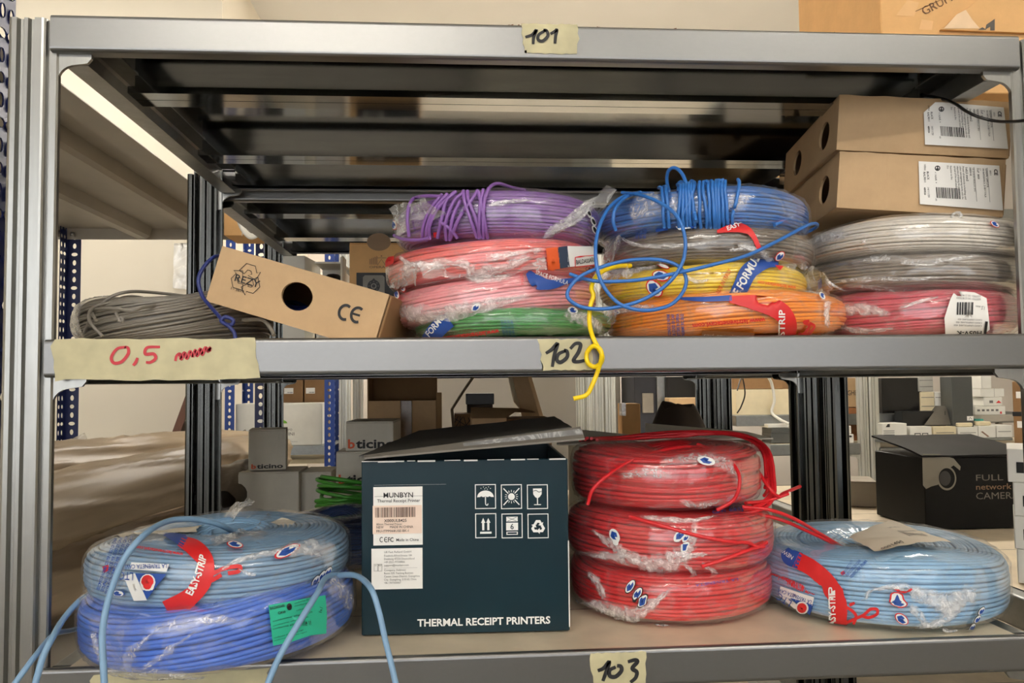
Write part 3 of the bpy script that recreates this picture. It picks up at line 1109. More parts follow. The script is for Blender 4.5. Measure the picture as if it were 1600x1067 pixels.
# ---- middle shelf, pile with the blue loop
c = coil_px('orange cable coil with a red printed band, beneath the yellow coil', (255, 148, 20), 944, 1294, 463, 0, 0.018, 0.046, z0=DK, roll=R2D(-1.0), seed=21, group='wrapped coils on the middle shelf', shear=0.008)
orange = c
c.film(s1=1.5, cover=False)
mb = MB()
c.band(mb, [(1058, 468), (1100, 469), (1143, 467)], [3, 7, 8], B_)
c.band(mb, [(1140, 469), (1180, 474), (1214, 484), (1230, 503), (1229, 528)], [9, 22, 27, 25, 22], R_)
c.text(mb, 'EASY-STRIP', (1224, 560), (1224, 484), 9.5, W_, bold=0.02)
c.text(mb, 'www.latrivenetacavi.com', (1194, 495), (1083, 504), 6.5, R_, bold=0.03)
for k, tt in enumerate(('SECONDO LE NORME', 'PER L\'USO DI CAVI', 'METTERE IN OPERA', 'E NORME IEC 20-22')):
    c.text(mb, tt, (1050 + k * 7, 524), (1048 + k * 7, 490), 4.5, B_, bold=0.025)
for q in ([(1250, 524), (1262, 508), (1254, 502), (1262, 500)], [(1262, 520), (1270, 508), (1262, 503)], [(1246, 518), (1256, 521), (1268, 513)]):
    c.band(mb, q, 4, R_)
c.patch(mb, [(1098, 514), (1178, 517), (1176, 528), (1096, 524)], 5, 0.0036)
c.text(mb, 'cavi energia', (1100, 522), (1150, 524), 5, W_)
c.badge(mb, 967, 488, 5, 0.3, W_, W_, B_)
c.badge(mb, 1282, 464, 6, 0.9, W_, W_, B_)
mb.build('printed_text', INKS + [solid('dull_ink', (150, 96, 52))], c.t)
c.gather(None, [(1292, 470), (1290, 490), (1292, 510)], [13.0, 10.2, 10.2], 24)
c.gather(None, [(955, 490), (990, 482), (1030, 480)], [14.5, 13.0, 7.2], 25)
c.sheet(None, (1255, 452, .05), (1290, 452, .09), (1298, 500, .10), (1278, 470, .05), 0.006, 26)
c.sheet(None, (942, 486, .10), (968, 478, .06), (968, 500, .05), (946, 510, .10), 0.006, 27)

c = coil_px('yellow cable coil with a blue printed band, its knotted end hanging over the beam', (255, 216, 16), 940, 1246, 412, 464, 0.030, 0.044, roll=R2D(0.6), seed=22, group='wrapped coils on the middle shelf')
yellow = c
c.film(s0=-1.4, s1=1.5, cover=False)
mb = MB()
c.band(mb, [(1146, 466), (1156, 448), (1170, 424), (1196, 413), (1214, 414)], [22, 24, 25, 16, 10], B_)
c.text(mb, 'SPACE FORMULA', (1137, 486), (1190, 400), 12, W_, bold=0.03)
c.text(mb, 'MADE IN ITALY', (1120, 462), (1142, 424), 6, O_, bold=0.02)
c.text(mb, 'www.latrivenetacavi.com', (1240, 446), (1182, 438), 5.5, O_, bold=0.025)
c.badge(mb, 1034, 432, 14, 0.15, R_, W_, B_, 0.55)
c.badge(mb, 1024, 450, 15, 0.7, R_, W_, B_, 0.7)
c.oval(mb, 1038, 419, 10, 3, 0.3, R_); c.oval(mb, 1038, 419, 8.5, 2, 0.3, W_, 0.0042)
c.patch(mb, [(1208, 416), (1222, 418), (1216, 424)], R_)
mb.build('printed_text', INKS, c.t)
c.gather(None, [(950, 428), (990, 420), (1030, 416)], [20.3, 20.3, 7.2], 31)
c.gather(None, [(1070, 432), (1090, 440), (1110, 436)], [7.2, 7.2, 4.3], 32)
c.sheet(None, (940, 428, .10), (985, 408, .05), (985, 430, .036), (944, 450, .08), 0.005, 33)
c.sheet(None, (1222, 420, .07), (1240, 430, .10), (1246, 452, .10), (1232, 450, .07), 0.006, 34)
mb = MB()
Yk = -0.006
mb.tube(c.local(wire([(985, 415, .060), (965, 416, .040), (945, 422, .030), (930, 434, .022), (924, 450, .016), (927, 462, .014), (922, 480, .012), (921, 505, .008), (926, 526, -.002), (934, 542, Yk), (941, 556, Yk - .003), (938, 568, Yk - .004),
                      (928, 573, Yk), (918, 566, Yk), (917, 552, Yk), (926, 541, Yk - .004), (937, 545, Yk - .008), (940, 558, Yk - .008), (934, 580, Yk), (926, 600, Yk), (916, 617, Yk), (896, 623, Yk)], 10)), 0.0024, 8)
mb.build('knotted_end', c.mat, c.t)

c = coil_px('dark taupe cable coil under the blue one, red and blue print on its film', (112, 98, 84), 946, 1254, 356, 410, 0.030, 0.044, roll=R2D(1.6), seed=23, group='wrapped coils on the middle shelf')
taupe = c
c.film(FILM, s0=-1.4, s1=1.5, cover=False)
mb = MB()
c.band(mb, [(1120, 364), (1146, 358), (1162, 360), (1174, 368), (1186, 390)], [4, 13, 12, 8, 7], R_)
c.text(mb, 'EASY', (1136, 363), (1156, 356), 6, W_, bold=0.02)
for k in range(3):
    c.text(mb, 'USO DI CAVI', (999 + k * 6, 375), (1001 + k * 6, 361), 4, B_, bold=0.025)
c.band(mb, [(1026, 363), (1044, 360)], 4, B_)
c.patch(mb, [(1056, 357), (1080, 355), (1088, 358), (1062, 362)], W_)
c.patch(mb, [(1072, 355), (1094, 354), (1082, 360)], B_, 0.004)
mb.build('printed_text', INKS, c.t)
c.gather(None, [(970, 372), (1000, 384), (1060, 384), (1120, 378)], [8.7, 7.2, 8.7, 4.3], 41)
c.gather(None, [(1140, 392), (1160, 386), (1186, 392), (1200, 400)], [5.8, 10.2, 11.6, 14.5], 42)
c.sheet(None, (1186, 384, .036), (1245, 388, .07), (1266, 422, .08), (1196, 410, .036), 0.008, 43, 16, 12)
c.sheet(None, (944, 380, .12), (968, 372, .06), (966, 406, .05), (944, 412, .11), 0.006, 44)
mb = MB()
c.badge(mb, 1216, 399, 9, -0.7, R_, W_, B_)
mb.build('film_emblem', INKS, c.t)

c = coil_px('bright blue cable coil bound with its own wire, long loops hanging from it', (52, 114, 190), 934, 1246, 293, 356, 0.034, 0.046, roll=R2D(0.6), seed=24, group='wrapped coils on the middle shelf')
blue = c
c.film(s0=-1.4, s1=1.6, cover=False, mat=FILM)
mb = MB()
wd = 0.0020
for x0, x1 in ((1036, 1040), (1042, 1047), (1064, 1062), (1068, 1068), (1072, 1074), (1076, 1080), (1080, 1086), (1084, 1070), (1092, 1095), (1098, 1104), (1106, 1110), (1112, 1116), (1117, 1119), (1121, 1123), (1126, 1130), (1131, 1136), (1152, 1143)):
    dy = (x1 % 5)
    mb.tube(c.on(spline([(x1, 352), (x1 - 1 + (dy - 2) * .5, 336), ((x0 + x1) / 2, 318), (x0, 300), (x0 + 1, 290 - dy)], 6), 0.0054), wd, 7)
    p = at(x0 + 1, 290 - dy, 0.075)
for x in (1064, 1082, 1106, 1122):
    mb.tube(c.local(wire([(x - 4, 300, .056), (x - 3, 286 - x % 4, .066), (x + 3, 285, .08), (x + 6, 292, .10)], 6)), wd, 7)
mb.build('binding_wire', c.mat, c.t)
mb = MB()
mb.tube(c.local(wire([(1046, 300, .09), (1042, 284, .085), (1044, 268, .078), (1054, 262, .07), (1066, 272, .06), (1074, 292, .052), (1082, 318, .044), (1088, 346, .032)], 10)), wd, 7)
mb.tube(c.local(wire([(1020, 302, .13), (985, 303, .09), (958, 318, .055), (940, 345, .03), (931, 380, .014), (933, 420, .006), (946, 452, .004), (972, 477, .002), (1010, 485, .000), (1046, 477, .000), (1066, 458, .002), (1072, 436, .004), (1060, 416, .006), (1030, 406, .010),
                      (990, 406, .012), (950, 414, .010), (910, 430, .008), (890, 450, .007), (888, 466, .006), (910, 480, .006), (950, 482, .004), (1000, 470, .001), (1040, 446, -.002), (1064, 415, -.002), (1071, 380, .002), (1062, 345, .010), (1040, 322, .022), (1005, 306, .05), (972, 301, .09)], 10)), wd, 7)
mb.tube(c.local(wire([(890, 428, .024), (915, 436, .016), (945, 440, .010), (1000, 437, .006), (1060, 426, .000), (1120, 412, -.001), (1170, 398, .004), (1220, 374, .03), (1262, 352, .06), (1276, 350, .09), (1274, 356, .11), (1255, 366, .13)], 10)), wd, 7)
mb.tube(c.local(wire([(1210, 352, .05), (1230, 342, .06), (1248, 332, .075), (1250, 323, .09), (1236, 321, .11)], 8)), wd, 7)
mb.tube(c.local(wire([(962, 360, .05), (958, 345, .046), (962, 325, .05), (978, 308, .07), (1000, 300, .10)], 8)), wd, 7)
mb.build('loose_loops', c.mat, c.t)
c.gather(None, [(985, 338), (1010, 322), (1034, 312)], [29.0, 49.3, 43.5], 51, amp=0.003, mat=FILMC)
c.gather(None, [(1046, 320), (1060, 322)], [43.5, 37.7], 52, amp=0.003, mat=FILMC)
c.gather(None, [(1136, 330), (1150, 316), (1172, 308)], [26.1, 26.1, 11.6], 53, amp=0.003, mat=FILMC)

# ---- middle shelf, pile below the kraft wire boxes
c = coil_px('rose red cable coil with a white barcode label, undermost below the kraft boxes', (206, 84, 98), 1288, 1552, 456, 0, 0.026, 0.044, z0=DK, roll=R2D(0.0), seed=31, group='wrapped coils on the middle shelf', shear=0.006)
rose = c
c.film(s1=1.5, cover=False)
mb = MB()
lab = [(1483, 470), (1490, 458), (1520, 460), (1538, 468), (1541, 492), (1543, 512), (1530, 521), (1476, 520), (1474, 496)]
c.patch(mb, lab, 0, 0.0044, 4)
mb.build('barcode_label', PAPER, c.t)
mb = MB()
rg = random.Random(5)
x = 1494
while x < 1518:
    wdt = rg.choice((0.8, 1.2, 2.2))
    c.band(mb, [(x, 474), (x - 0.6, 491)], wdt, 0, 0.0054, 2, 2)
    x += wdt + rg.choice((0.8, 1.5))
for k, yy in enumerate((463, 467)):
    c.text(mb, 'LOTTO 1X1,5 ROSSO', (1528, yy + 2), (1492, yy), 2.6, 0, 0.0054)
for k, yy in enumerate((496, 500, 504)):
    c.text(mb, 'CAVO UNIPOLARE 450', (1530, yy + 1), (1494 - k * 3, yy), 2.2, 0, 0.0054)
c.text(mb, '1,5 mm', (1534, 480), (1521, 478), 4, 0, 0.0054)
c.text(mb, 'H05V-K', (1530, 513), (1492, 513), 6.0, 0, 0.0054, bold=0.02)
c.band(mb, [(1537, 500), (1535, 518)], 4, 0, 0.0054, 3, 2)
mb.build('printed_text', [INK], c.t)
c.gather(None, [(1292, 490), (1320, 484), (1360, 484), (1392, 492)], [14.5, 23.2, 20.3, 8.7], 61)
c.gather(None, [(1300, 508), (1350, 516), (1400, 512)], [7.2, 10.2, 4.3], 62)
c.gather(None, [(1404, 482), (1450, 468), (1480, 460)], [5.8, 7.2, 4.3], 63)

c = coil_px('taupe grey cable coil between the white coil and the rose red one', (136, 124, 112), 1270, 1570, 397, 452, 0.032, 0.046, roll=R2D(2.2), seed=32, group='wrapped coils on the middle shelf')
taupe2 = c
c.film(s0=-1.4, s1=1.5, cover=False)
c.gather(None, [(1330, 412), (1380, 404), (1430, 410), (1500, 404), (1530, 400)], [8.7, 14.5, 10.2, 8.7, 5.8], 71, mat=FILMC)
c.gather(None, [(1300, 440), (1360, 436), (1430, 436), (1490, 432)], [7.2, 10.2, 7.2, 4.3], 72, mat=FILMC)
c.gather(None, [(1320, 444), (1400, 452), (1480, 458), (1530, 462)], [5.8, 8.7, 14.5, 17.4], 73, mat=FILMC)
c.sheet(None, (1256, 424, .10), (1284, 416, .05), (1296, 458, .045), (1276, 462, .09), 0.010, 74, 14, 12)
c.sheet(None, (1524, 450, .05), (1560, 426, .09), (1572, 442, .10), (1548, 480, .06), 0.010, 75, 14, 12)
c.sheet(None, (1292, 432, .045), (1296, 440, .043), (1325, 456, .040), (1318, 450, .040), 0.003, 76, 10, 4)
mb = MB()
c.patch(mb, [(1283, 438), (1289, 434), (1290, 446), (1284, 450)], B_, 0.006)
mb.build('film_emblem', INKS, c.t)

c = coil_px('white cable coil right under the two kraft wire boxes', (226, 218, 206), 1262, 1586, 340, 394, 0.030, 0.046, roll=R2D(2.4), seed=33, group='wrapped coils on the middle shelf')
white = c
c.film(s0=-1.4, s1=1.5, cover=False)
mb = MB()
c.badge(mb, 1552, 352, 8, 0.5, R_, W_, B_, 0.45)
mb.build('printed_text', INKS, c.t)
c.gather(None, [(1346, 372), (1356, 384), (1372, 392)], [13.0, 11.6, 5.8], 81, amp=0.003, mat=FILMC)
c.gather(None, [(1270, 376), (1290, 372), (1330, 366)], [31.9, 20.3, 8.7], 82, amp=0.004, mat=FILMC)
mb = MB()
mb.tube(c.local(wire([(1486, 341, .04), (1490, 334, .04), (1498, 332, .04), (1502, 338, .04), (1497, 342, .04)], 6)), 0.0016, 6)
mb.build('tie', FILMC, c.t)

# ---- middle shelf, loose grey wire by the end post
A_, B2 = at(126, 500, .18), at(424, 500, .18)
grey = Coil('loose bundle of thin grey wire behind the red lettered tape', (128, 122, 112), (A_[0] + B2[0]) / 2, 0.185, DK, (B2[0] - A_[0]) / 2, 0.055, 0.0285, seed=41, wd=0.0036, jit=0.9, shear=0.02, group=None, lump=0.03, hv=0.14, roll=R2D(-1.0))
c = grey
c.film(FILMC, s0=-1.3, s1=1.4, cover=False, p0=-1.55, p1=-0.75, n=40)
c.loose([(131, 520, .10), (146, 490, .09), (170, 466, .09), (200, 456, .10), (240, 457, .13), (300, 464, .16), (345, 472, .17)], 0.0018)
mb = MB()
mb.tube(c.local(wire([(160, 525, .06), (142, 505, .06), (139, 490, .07), (150, 478, .08), (175, 472, .09), (196, 464, .11), (220, 465, .13), (255, 475, .15)], 10)), 0.0018, 7)
mb.tube(c.local(wire([(150, 500, .06), (144, 486, .08), (160, 482, .07), (180, 482, .06), (205, 486, .05), (225, 480, .06), (260, 476, .09), (310, 474, .12)], 10)), 0.0018, 7)
mb.tube(c.local(wire([(181, 489, .05), (185, 497, .045), (190, 503, .045), (192, 499, .045), (188, 496, .045), (186, 502, .045)], 8)), 0.0016, 7)
mb.tube(c.local(wire([(380, 500, .08), (410, 500, .06), (424, 515, .05), (428, 524, .045)], 8)), 0.0022, 7)
mb.build('loose_strand', c.mat, c.t)

# ---- bottom shelf, red pile
c = coil_px('red cable coil with three oval emblems, undermost of the red pile', (212, 30, 36), 890, 1197, 896, 978, 0.057, 0.05, z0=DB, seed=51, group='red cable coils on the bottom shelf', wd=0.0049, e=4.0)
red1 = c
c.film(FILMC if False else FILM, s1=1.9, cover=True)
mb = MB()
for k, (x, y) in enumerate(((986, 917), (997, 928), (1005, 938))):
    c.badge(mb, x, y, 12, -0.95, K_, W_, B_, 0.5)
c.text(mb, 'LA TRIVENETA', (1150, 905), (1085, 914), 4, B_)
mb.build('printed_text', INKS, c.t)
c.gather(None, [(905, 940), (935, 945), (960, 955), (978, 966), (1000, 955), (1030, 936), (1050, 918)], [11.6, 20.3, 31.9, 43.5, 26.1, 11.6, 5.8], 91)
c.gather(None, [(918, 895), (934, 910), (946, 935)], [11.6, 14.5, 11.6], 92)
c.gather(None, [(1030, 974), (1045, 979)], [5.8, 8.7], 93)
c.gather(None, [(900, 944), (896, 950)], [11.6, 11.6], 94)

c = coil_px('red cable coil with white bunched film, second in the red pile', (214, 42, 48), 890, 1198, 806, 893, 0.060, 0.05, roll=R2D(0.2), seed=52, group='red cable coils on the bottom shelf', wd=0.0049, e=4.0, lump=0.015)
red2 = c
c.film(s1=1.9, cover=True)
mb = MB()
c.badge(mb, 962, 838, 12, 1.15, W_, W_, B_, 0.62)
c.badge(mb, 1062, 837, 12, -0.75, W_, W_, B_, 0.55)
c.badge(mb, 1071, 841, 7, -0.75, W_, W_, B_, 0.55)
c.badge(mb, 1070, 853, 8, -0.75, W_, W_, B_, 0.6)
c.text(mb, 'cavi easy', (1112, 806), (1162, 800), 7, B_)
mb.build('printed_text', INKS, c.t)
c.gather(None, [(925, 828), (945, 842), (965, 856), (982, 870)], [5.8, 11.6, 17.4, 23.2], 101)
c.gather(None, [(895, 862), (940, 866), (985, 872), (1020, 882), (1050, 876), (1070, 862), (1082, 840), (1086, 815)], [7.2, 11.6, 23.2, 31.9, 37.7, 26.1, 14.5, 11.6], 102)
c.gather(None, [(1060, 870), (1090, 866), (1105, 865)], [11.6, 10.2, 4.3], 103)
c.gather(None, [(1068, 880), (1080, 890), (1088, 900)], [5.8, 8.7, 5.8], 104)
c.gather(None, [(1095, 878), (1110, 888), (1125, 898)], [5.8, 8.7, 5.8], 105)
c.gather(None, [(1000, 808), (1040, 812), (1085, 814), (1120, 806)], [7.2, 10.2, 7.2, 4.3], 106)
mb = MB()
mb.tube(c.on(spline([(985, 810), (1030, 822), (1090, 838), (1150, 848), (1190, 852)], 8), 0.004), 0.0021, 7)
mb.tube(c.on(spline([(1095, 882), (1140, 868), (1180, 852), (1194, 846)], 8), 0.004), 0.0021, 7)
mb.build('crossing_strand', c.mat, c.t)

c = coil_px('red cable coil with loose loops thrown over it, topmost of the red pile', (210, 32, 40), 898, 1180, 706, 794, 0.066, 0.05, roll=R2D(-0.6), seed=53, group='red cable coils on the bottom shelf', wd=0.0049, e=4.0, jit=0.6)
red3 = c
c.film(s1=1.9, cover=False)
mb = MB()
c.badge(mb, 1102, 722, 14, 0.2, W_, W_, B_, 0.45)
mb.build('printed_text', INKS, c.t)
c.gather(None, [(1030, 722), (1070, 718), (1105, 716), (1140, 730), (1160, 760)], [14.5, 17.4, 20.3, 23.2, 17.4], 111, mat=FILMC)
c.gather(None, [(1060, 782), (1090, 788), (1130, 780)], [8.7, 11.6, 5.8], 112, mat=FILMC)
c.gather(None, [(970, 745), (1010, 738), (1050, 744)], [11.6, 17.4, 11.6], 113, amp=0.003, mat=FILMC)
mb = MB()
wd = 0.0021
for k in range(7):
    tt = np.linspace(0, 1, 60)
    ph = -1.75 - 0.05 * k - (3.25 + 0.05 * k) * tt
    sv = 1.45 - 0.10 * k * (1 - tt) - (0.75 + 0.11 * k) * np.clip((tt - 0.55) / 0.45, 0, 1) ** 1.4 * 2.0
    lf = 0.0032 + 0.0009 * k + 0.0022 * np.sin(tt * 5 + k) ** 2 + 0.006 * np.sin(PI * np.clip((tt - 0.6) / 0.4, 0, 1))
    mb.tube(np.array([c.surf(p, q, l_) for p, q, l_ in zip(ph, sv, lf)]), wd, 7)
mb.tube(c.local(wire([(918, 788, .062), (926, 765, .058), (950, 742, .062), (985, 720, .09), (1025, 706, .11), (1070, 698, .13), (1110, 700, .15)], 8)), wd, 7)
mb.tube(c.local(wire([(1090, 694, .14), (1130, 710, .10), (1152, 735, .07), (1155, 760, .06), (1145, 782, .062), (1120, 797, .064)], 8)), wd, 7)
mb.tube(c.local(wire([(1150, 700, .2), (1180, 730, .15), (1200, 760, .12), (1215, 775, .12), (1226, 770, .13), (1250, 760, .16)], 8)), wd, 7)
mb.tube(c.local(wire([(1165, 786, .10), (1200, 782, .12), (1232, 771, .12)], 8)), wd, 7)
mb.tube(c.local(wire([(1160, 792, .09), (1200, 796, .08), (1240, 810, .09), (1280, 833, .12), (1325, 860, .16)], 8)), wd, 7)
mb.tube(c.local(wire([(1170, 800, .12), (1220, 812, .10), (1262, 830, .11), (1300, 848, .14), (1322, 858, .17)], 8)), wd, 7)
mb.build('loose_loops', c.mat, c.t)
MB().tube(c.local(wire([(1232, 771, .12), (1235, 769.5, .12)], 3)), 0.0015, 7).build('bare_copper_tip', solid('copper_white', (240, 220, 205), 0.3), c.t)

# ---- bottom shelf, pale blue coil by itself
c = coil_px('pale sky blue cable coil on its own, a paper label on top', (150, 194, 228), 1195, 1543, 882, 987, 0.008, 0.052, z0=DB, seed=61, group=None, lump=0.012, wd=0.0046, e=4.4)
sky = c
c.film(s1=1.9, cover=True, dip=0.7)
mb = MB()
c.band(mb, [(1228, 862), (1236, 872), (1252, 878)], [14, 24, 24], B_)
c.band(mb, [(1246, 876), (1272, 890), (1296, 912), (1310, 938), (1312, 962), (1308, 982)], [24, 24, 25, 26, 24, 24], R_)
c.text(mb, 'EASY-STRIP', (1307, 978), (1306, 920), 10, W_, bold=0.03)
c.text(mb, 'NEW', (1243, 872), (1228, 862), 6, W_)
c.text(mb, 'www.latrivenetacavi.com', (1276, 924), (1208, 896), 5.5, R_, bold=0.03)
c.patch(mb, [(1222, 914), (1274, 932), (1271, 944), (1220, 928)], W_)
c.text(mb, 'LA TRIVENETA CAVI', (1271, 936), (1221, 918), 5, B_, lift=0.0046, bold=0.01)
c.text(mb, 'LTC', (1241, 936), (1221, 924), 10, B_, lift=0.0046)
c.patch(mb, [(1237, 932), (1273, 942), (1267, 958)], B_)
c.patch(mb, [(1220, 928), (1237, 934), (1257, 950), (1243, 948)], W_)
c.oval(mb, 1256, 946, 10, 9, 0.3, W_, 0.0044)
c.oval(mb, 1256, 946, 7.5, 7, 0.3, R_, 0.0048)
c.text(mb, 'PROGETTATI', (1320, 900), (1334, 880), 4, B_)
c.text(mb, 'PER L\'USO DI CAVI', (1325, 902), (1346, 880), 4.5, B_, bold=0.02)
c.text(mb, 'VERIFICARE PRIMA', (1331, 905), (1356, 880), 4.5, B_, bold=0.02)
c.patch(mb, [(1314, 896), (1319, 893), (1322, 897), (1317, 900)], R_)
for q in ([(1318, 972), (1336, 964), (1350, 958), (1360, 950), (1370, 950), (1370, 957), (1358, 962), (1348, 960)], [(1322, 946), (1332, 952), (1338, 960), (1334, 972)], [(1328, 944), (1336, 940)]):
    c.band(mb, q, 4.5, R_)
c.badge(mb, 1403, 938, 15, 0.35, R_, W_, B_, 0.62)
c.badge(mb, 1408, 964, 12, 0.6, R_, W_, B_, 0.6)
c.band(mb, [(1398, 920), (1412, 928), (1424, 920)], 4, R_)
for k, (x, y) in enumerate(((1516, 976), (1524, 964), (1530, 952))):
    c.badge(mb, x, y, 8, -0.9, K_, W_, B_, 0.45)
mb.build('printed_text', INKS, c.t)
c.gather(None, [(1345, 936), (1365, 924), (1390, 918), (1420, 922), (1455, 935), (1480, 944), (1510, 930), (1530, 920)], [4.3, 7.2, 11.6, 20.3, 29.0, 37.7, 31.9, 20.3], 121)
c.gather(None, [(1430, 978), (1462, 972), (1486, 955), (1500, 935)], [7.2, 17.4, 23.2, 20.3], 122)
c.gather(None, [(1420, 945), (1440, 965), (1445, 980)], [14.5, 14.5, 7.2], 123)
c.gather(None, [(1470, 980), (1490, 986)], [5.8, 5.8], 124)
mb = MB()
n_, m_ = 16, 10
G = np.zeros((n_, m_, 3))
pa, pb, pc, pd = [atz(*q) for q in ((1326, 854, DB + 0.066), (1372, 876, DB + 0.074), (1488, 862, DB + 0.075), (1398, 826, DB + 0.070))]
for i in range(n_):
    for j in range(m_):
        u, v = i / (n_ - 1), j / (m_ - 1)
        G[i, j] = (pa * (1 - u) + pd * u) * (1 - v) + (pb * (1 - u) + pc * u) * v
        G[i, j, 2] += 0.010 + 0.004 * math.sin(u * 3.1) + 0.004 * noise.noise(Vector((u * 4, v * 4, 3)))
mb.grid(c.local(G.reshape(-1, 3)).reshape(n_, m_, 3))
lo = mb.build('paper_label', solid('buff_label', (226, 214, 192), 0.6, 0.03), c.t)
mb = MB()


def lab_pt(u, v):
    a, b = min(u * (n_ - 1), n_ - 1.001), min(v * (m_ - 1), m_ - 1.001)
    i, j = int(a), int(b)
    a -= i; b -= j
    return G[i, j] * (1 - a) * (1 - b) + G[i + 1, j] * a * (1 - b) + G[i, j + 1] * (1 - a) * b + G[i + 1, j + 1] * a * b + np.array([0, 0, 0.0009])


for k in range(20):
    u = 0.62 + 0.015 * k
    wq = 0.004 + 0.004 * (k % 3 == 0)
    mb.add(c.local(np.array([lab_pt(u, 0.45), lab_pt(u + wq, 0.45), lab_pt(u + wq, 0.72), lab_pt(u, 0.72)])), [(0, 1, 2, 3)])
V, F, W = text_mesh('0001490')
mb.add(c.local(np.array([lab_pt(0.10 + 0.3 * x / W, 0.93 - y * 0.12) for x, y in V])), F)
V, F, W = text_mesh('CAVO H07V-K')
mb.add(c.local(np.array([lab_pt(0.60 + 0.22 * x / W, 0.30 - y * 0.07) for x, y in V])), F)
mb.build('printed_text', INK, lo)

# ---- bottom shelf, two blue coils by the end post
c = coil_px('periwinkle blue cable coil with a green label, overhanging the lowest visible beam', (62, 112, 212), 141, 553, 946, 1058, -0.054, 0.056, z0=DB, roll=R2D(-1.2), pitch=R2D(1.1), seed=71, group=None, wd=0.0052, e=4.2, lump=0.01, shear=0.012, name='cable_coil')
peri = c
c.film(FILM, s0=-1.15, s1=1.7, cover=False)
mb = MB()
P = [(417, 949), (506, 931), (507, 988), (424, 1006)]
c.patch(mb, [(418, 948), (450, 942), (480, 936), (505, 932), (507, 960), (506, 987), (482, 990), (452, 1000), (425, 1006), (421, 976)], 0, 0.0042, 4)
lo = mb.build('green_label', solid('green_label_paper', (44, 190, 152), 0.5, 0.04), c.t)
lo['label'] = 'bright green paper label'
mb = MB()
c.text(mb, 'BALDASSARI', (420, 955), (442, 950), 4, 0, 0.005, bold=0.02)
c.text(mb, 'CAVI', (432, 961), (443, 959), 3.6, 0, 0.005, bold=0.02)
c.oval(mb, 449, 950, 4, 5, 0, 0, 0.005)
for k, (x0, y0, x1, y1) in enumerate(((457, 946, 478, 940), (457, 950, 490, 942), (460, 956, 482, 950), (424, 972, 484, 957), (424, 979, 478, 965), (424, 986, 482, 972), (426, 992, 470, 981), (426, 999, 476, 985))):
    c.text(mb, 'conforme alle norme vigenti'[:12 + 2 * k], (x0, y0), (x1, y1), 2.4, 0, 0.005)
c.text(mb, '1x1', (498, 958), (500, 950), 5, 0, 0.005)
mb.build('printed_text', [INK], lo)
c.gather(None, [(165, 1046), (200, 1052), (260, 1056), (330, 1060)], [14.5, 29.0, 23.2, 11.6], 131, mat=FILMC)
c.gather(None, [(198, 1040), (204, 1022), (222, 1004), (240, 990)], [17.4, 20.3, 8.7, 4.3], 132, mat=FILMC)
c.gather(None, [(222, 1046), (250, 1026), (290, 998), (310, 982)], [7.2, 11.6, 5.8, 2.9], 133, mat=FILMC)
c.gather(None, [(148, 985), (152, 1010), (162, 1036)], [7.2, 10.2, 11.6], 134, mat=FILMC)
c.gather(None, [(230, 990), (280, 976), (330, 968), (372, 970)], [20.3, 26.1, 17.4, 7.2], 135, amp=0.002, mat=FILMC)
c.gather(None, [(510, 905), (535, 925), (548, 950)], [29.0, 31.9, 20.3], 136, amp=0.004, mat=FILMC)

c = coil_px('steel blue cable coil with a red printed band, on top of the periwinkle one', (128, 164, 196), 148, 545, 856, 952, -0.036, 0.056, roll=R2D(-1.2), seed=72, group=None, wd=0.0047, e=3.4, lump=0.012, shear=-0.006)
steel = c
c.film(FILM, s0=-1.4, s1=1.9, cover=False)
mb = MB()
c.band(mb, [(256, 838), (275, 843), (290, 850)], [4, 14, 17], B_)
c.band(mb, [(282, 848), (306, 860), (322, 880), (318, 908), (296, 932), (264, 952)], [16, 26, 25, 25, 27, 34], R_)
c.text(mb, 'EASY-STRIP', (301, 928), (323, 872), 11, W_, bold=0.03, bend=-3)
c.text(mb, 'www.latrivenetacavi.com', (288, 867), (214, 856), 5, R_, bold=0.03)
c.patch(mb, [(208, 880), (266, 883), (262, 894), (206, 890)], W_)
c.text(mb, 'LA TRIVENETA CAVI', (263, 883), (200, 884), 6, B_, lift=0.0046, bold=0.01)
c.text(mb, 'LTC', (212, 895), (192, 894), 11, B_, lift=0.0046)
c.patch(mb, [(214, 896), (262, 897), (232, 934)], B_, 0.0038)
c.patch(mb, [(196, 900), (214, 896), (232, 935), (212, 936)], W_, 0.0036)
c.oval(mb, 234, 909, 12, 12, 0, W_, 0.0044)
c.oval(mb, 234, 908, 9.5, 9.5, 0, R_, 0.0048)
for k in range(4):
    c.text(mb, 'SECONDO NORME CEI PER L\'USO DI CAVI', (160 + k * 6, 920 + k * 3), (186 + k * 8, 846 - k), 4.6, B_, bold=0.025)
c.patch(mb, [(164, 886), (173, 883), (174, 892), (166, 895)], R_)
c.badge(mb, 188, 925, 10, 0.1, B_, W_, B_, 0.45)
for q in ([(322, 902), (338, 894), (354, 888), (374, 886), (372, 893), (356, 896)], [(316, 922), (330, 908), (346, 898)]):
    c.band(mb, q, 6, R_)
c.badge(mb, 447, 863, 22, -0.45, R_, W_, B_, 0.34)
c.badge(mb, 367, 854, 13, 0.15, R_, W_, B_, 0.4)
for k, (x, y) in enumerate(((490, 906), (500, 899), (509, 893))):
    c.badge(mb, x, y, 11, -1.0, K_, W_, B_, 0.4)
c.text(mb, 'L T C', (318, 950), (342, 944), 8, B_)
mb.build('printed_text', INKS, c.t)
c.gather(None, [(340, 893), (380, 874), (420, 866), (470, 858), (510, 856)], [5.8, 11.6, 11.6, 26.1, 46.4], 141, amp=0.006)
c.gather(None, [(330, 850), (350, 842), (372, 840)], [14.5, 17.4, 8.7], 142)
c.gather(None, [(372, 888), (386, 896), (400, 898)], [5.8, 7.2, 5.8], 143)
mb = MB()
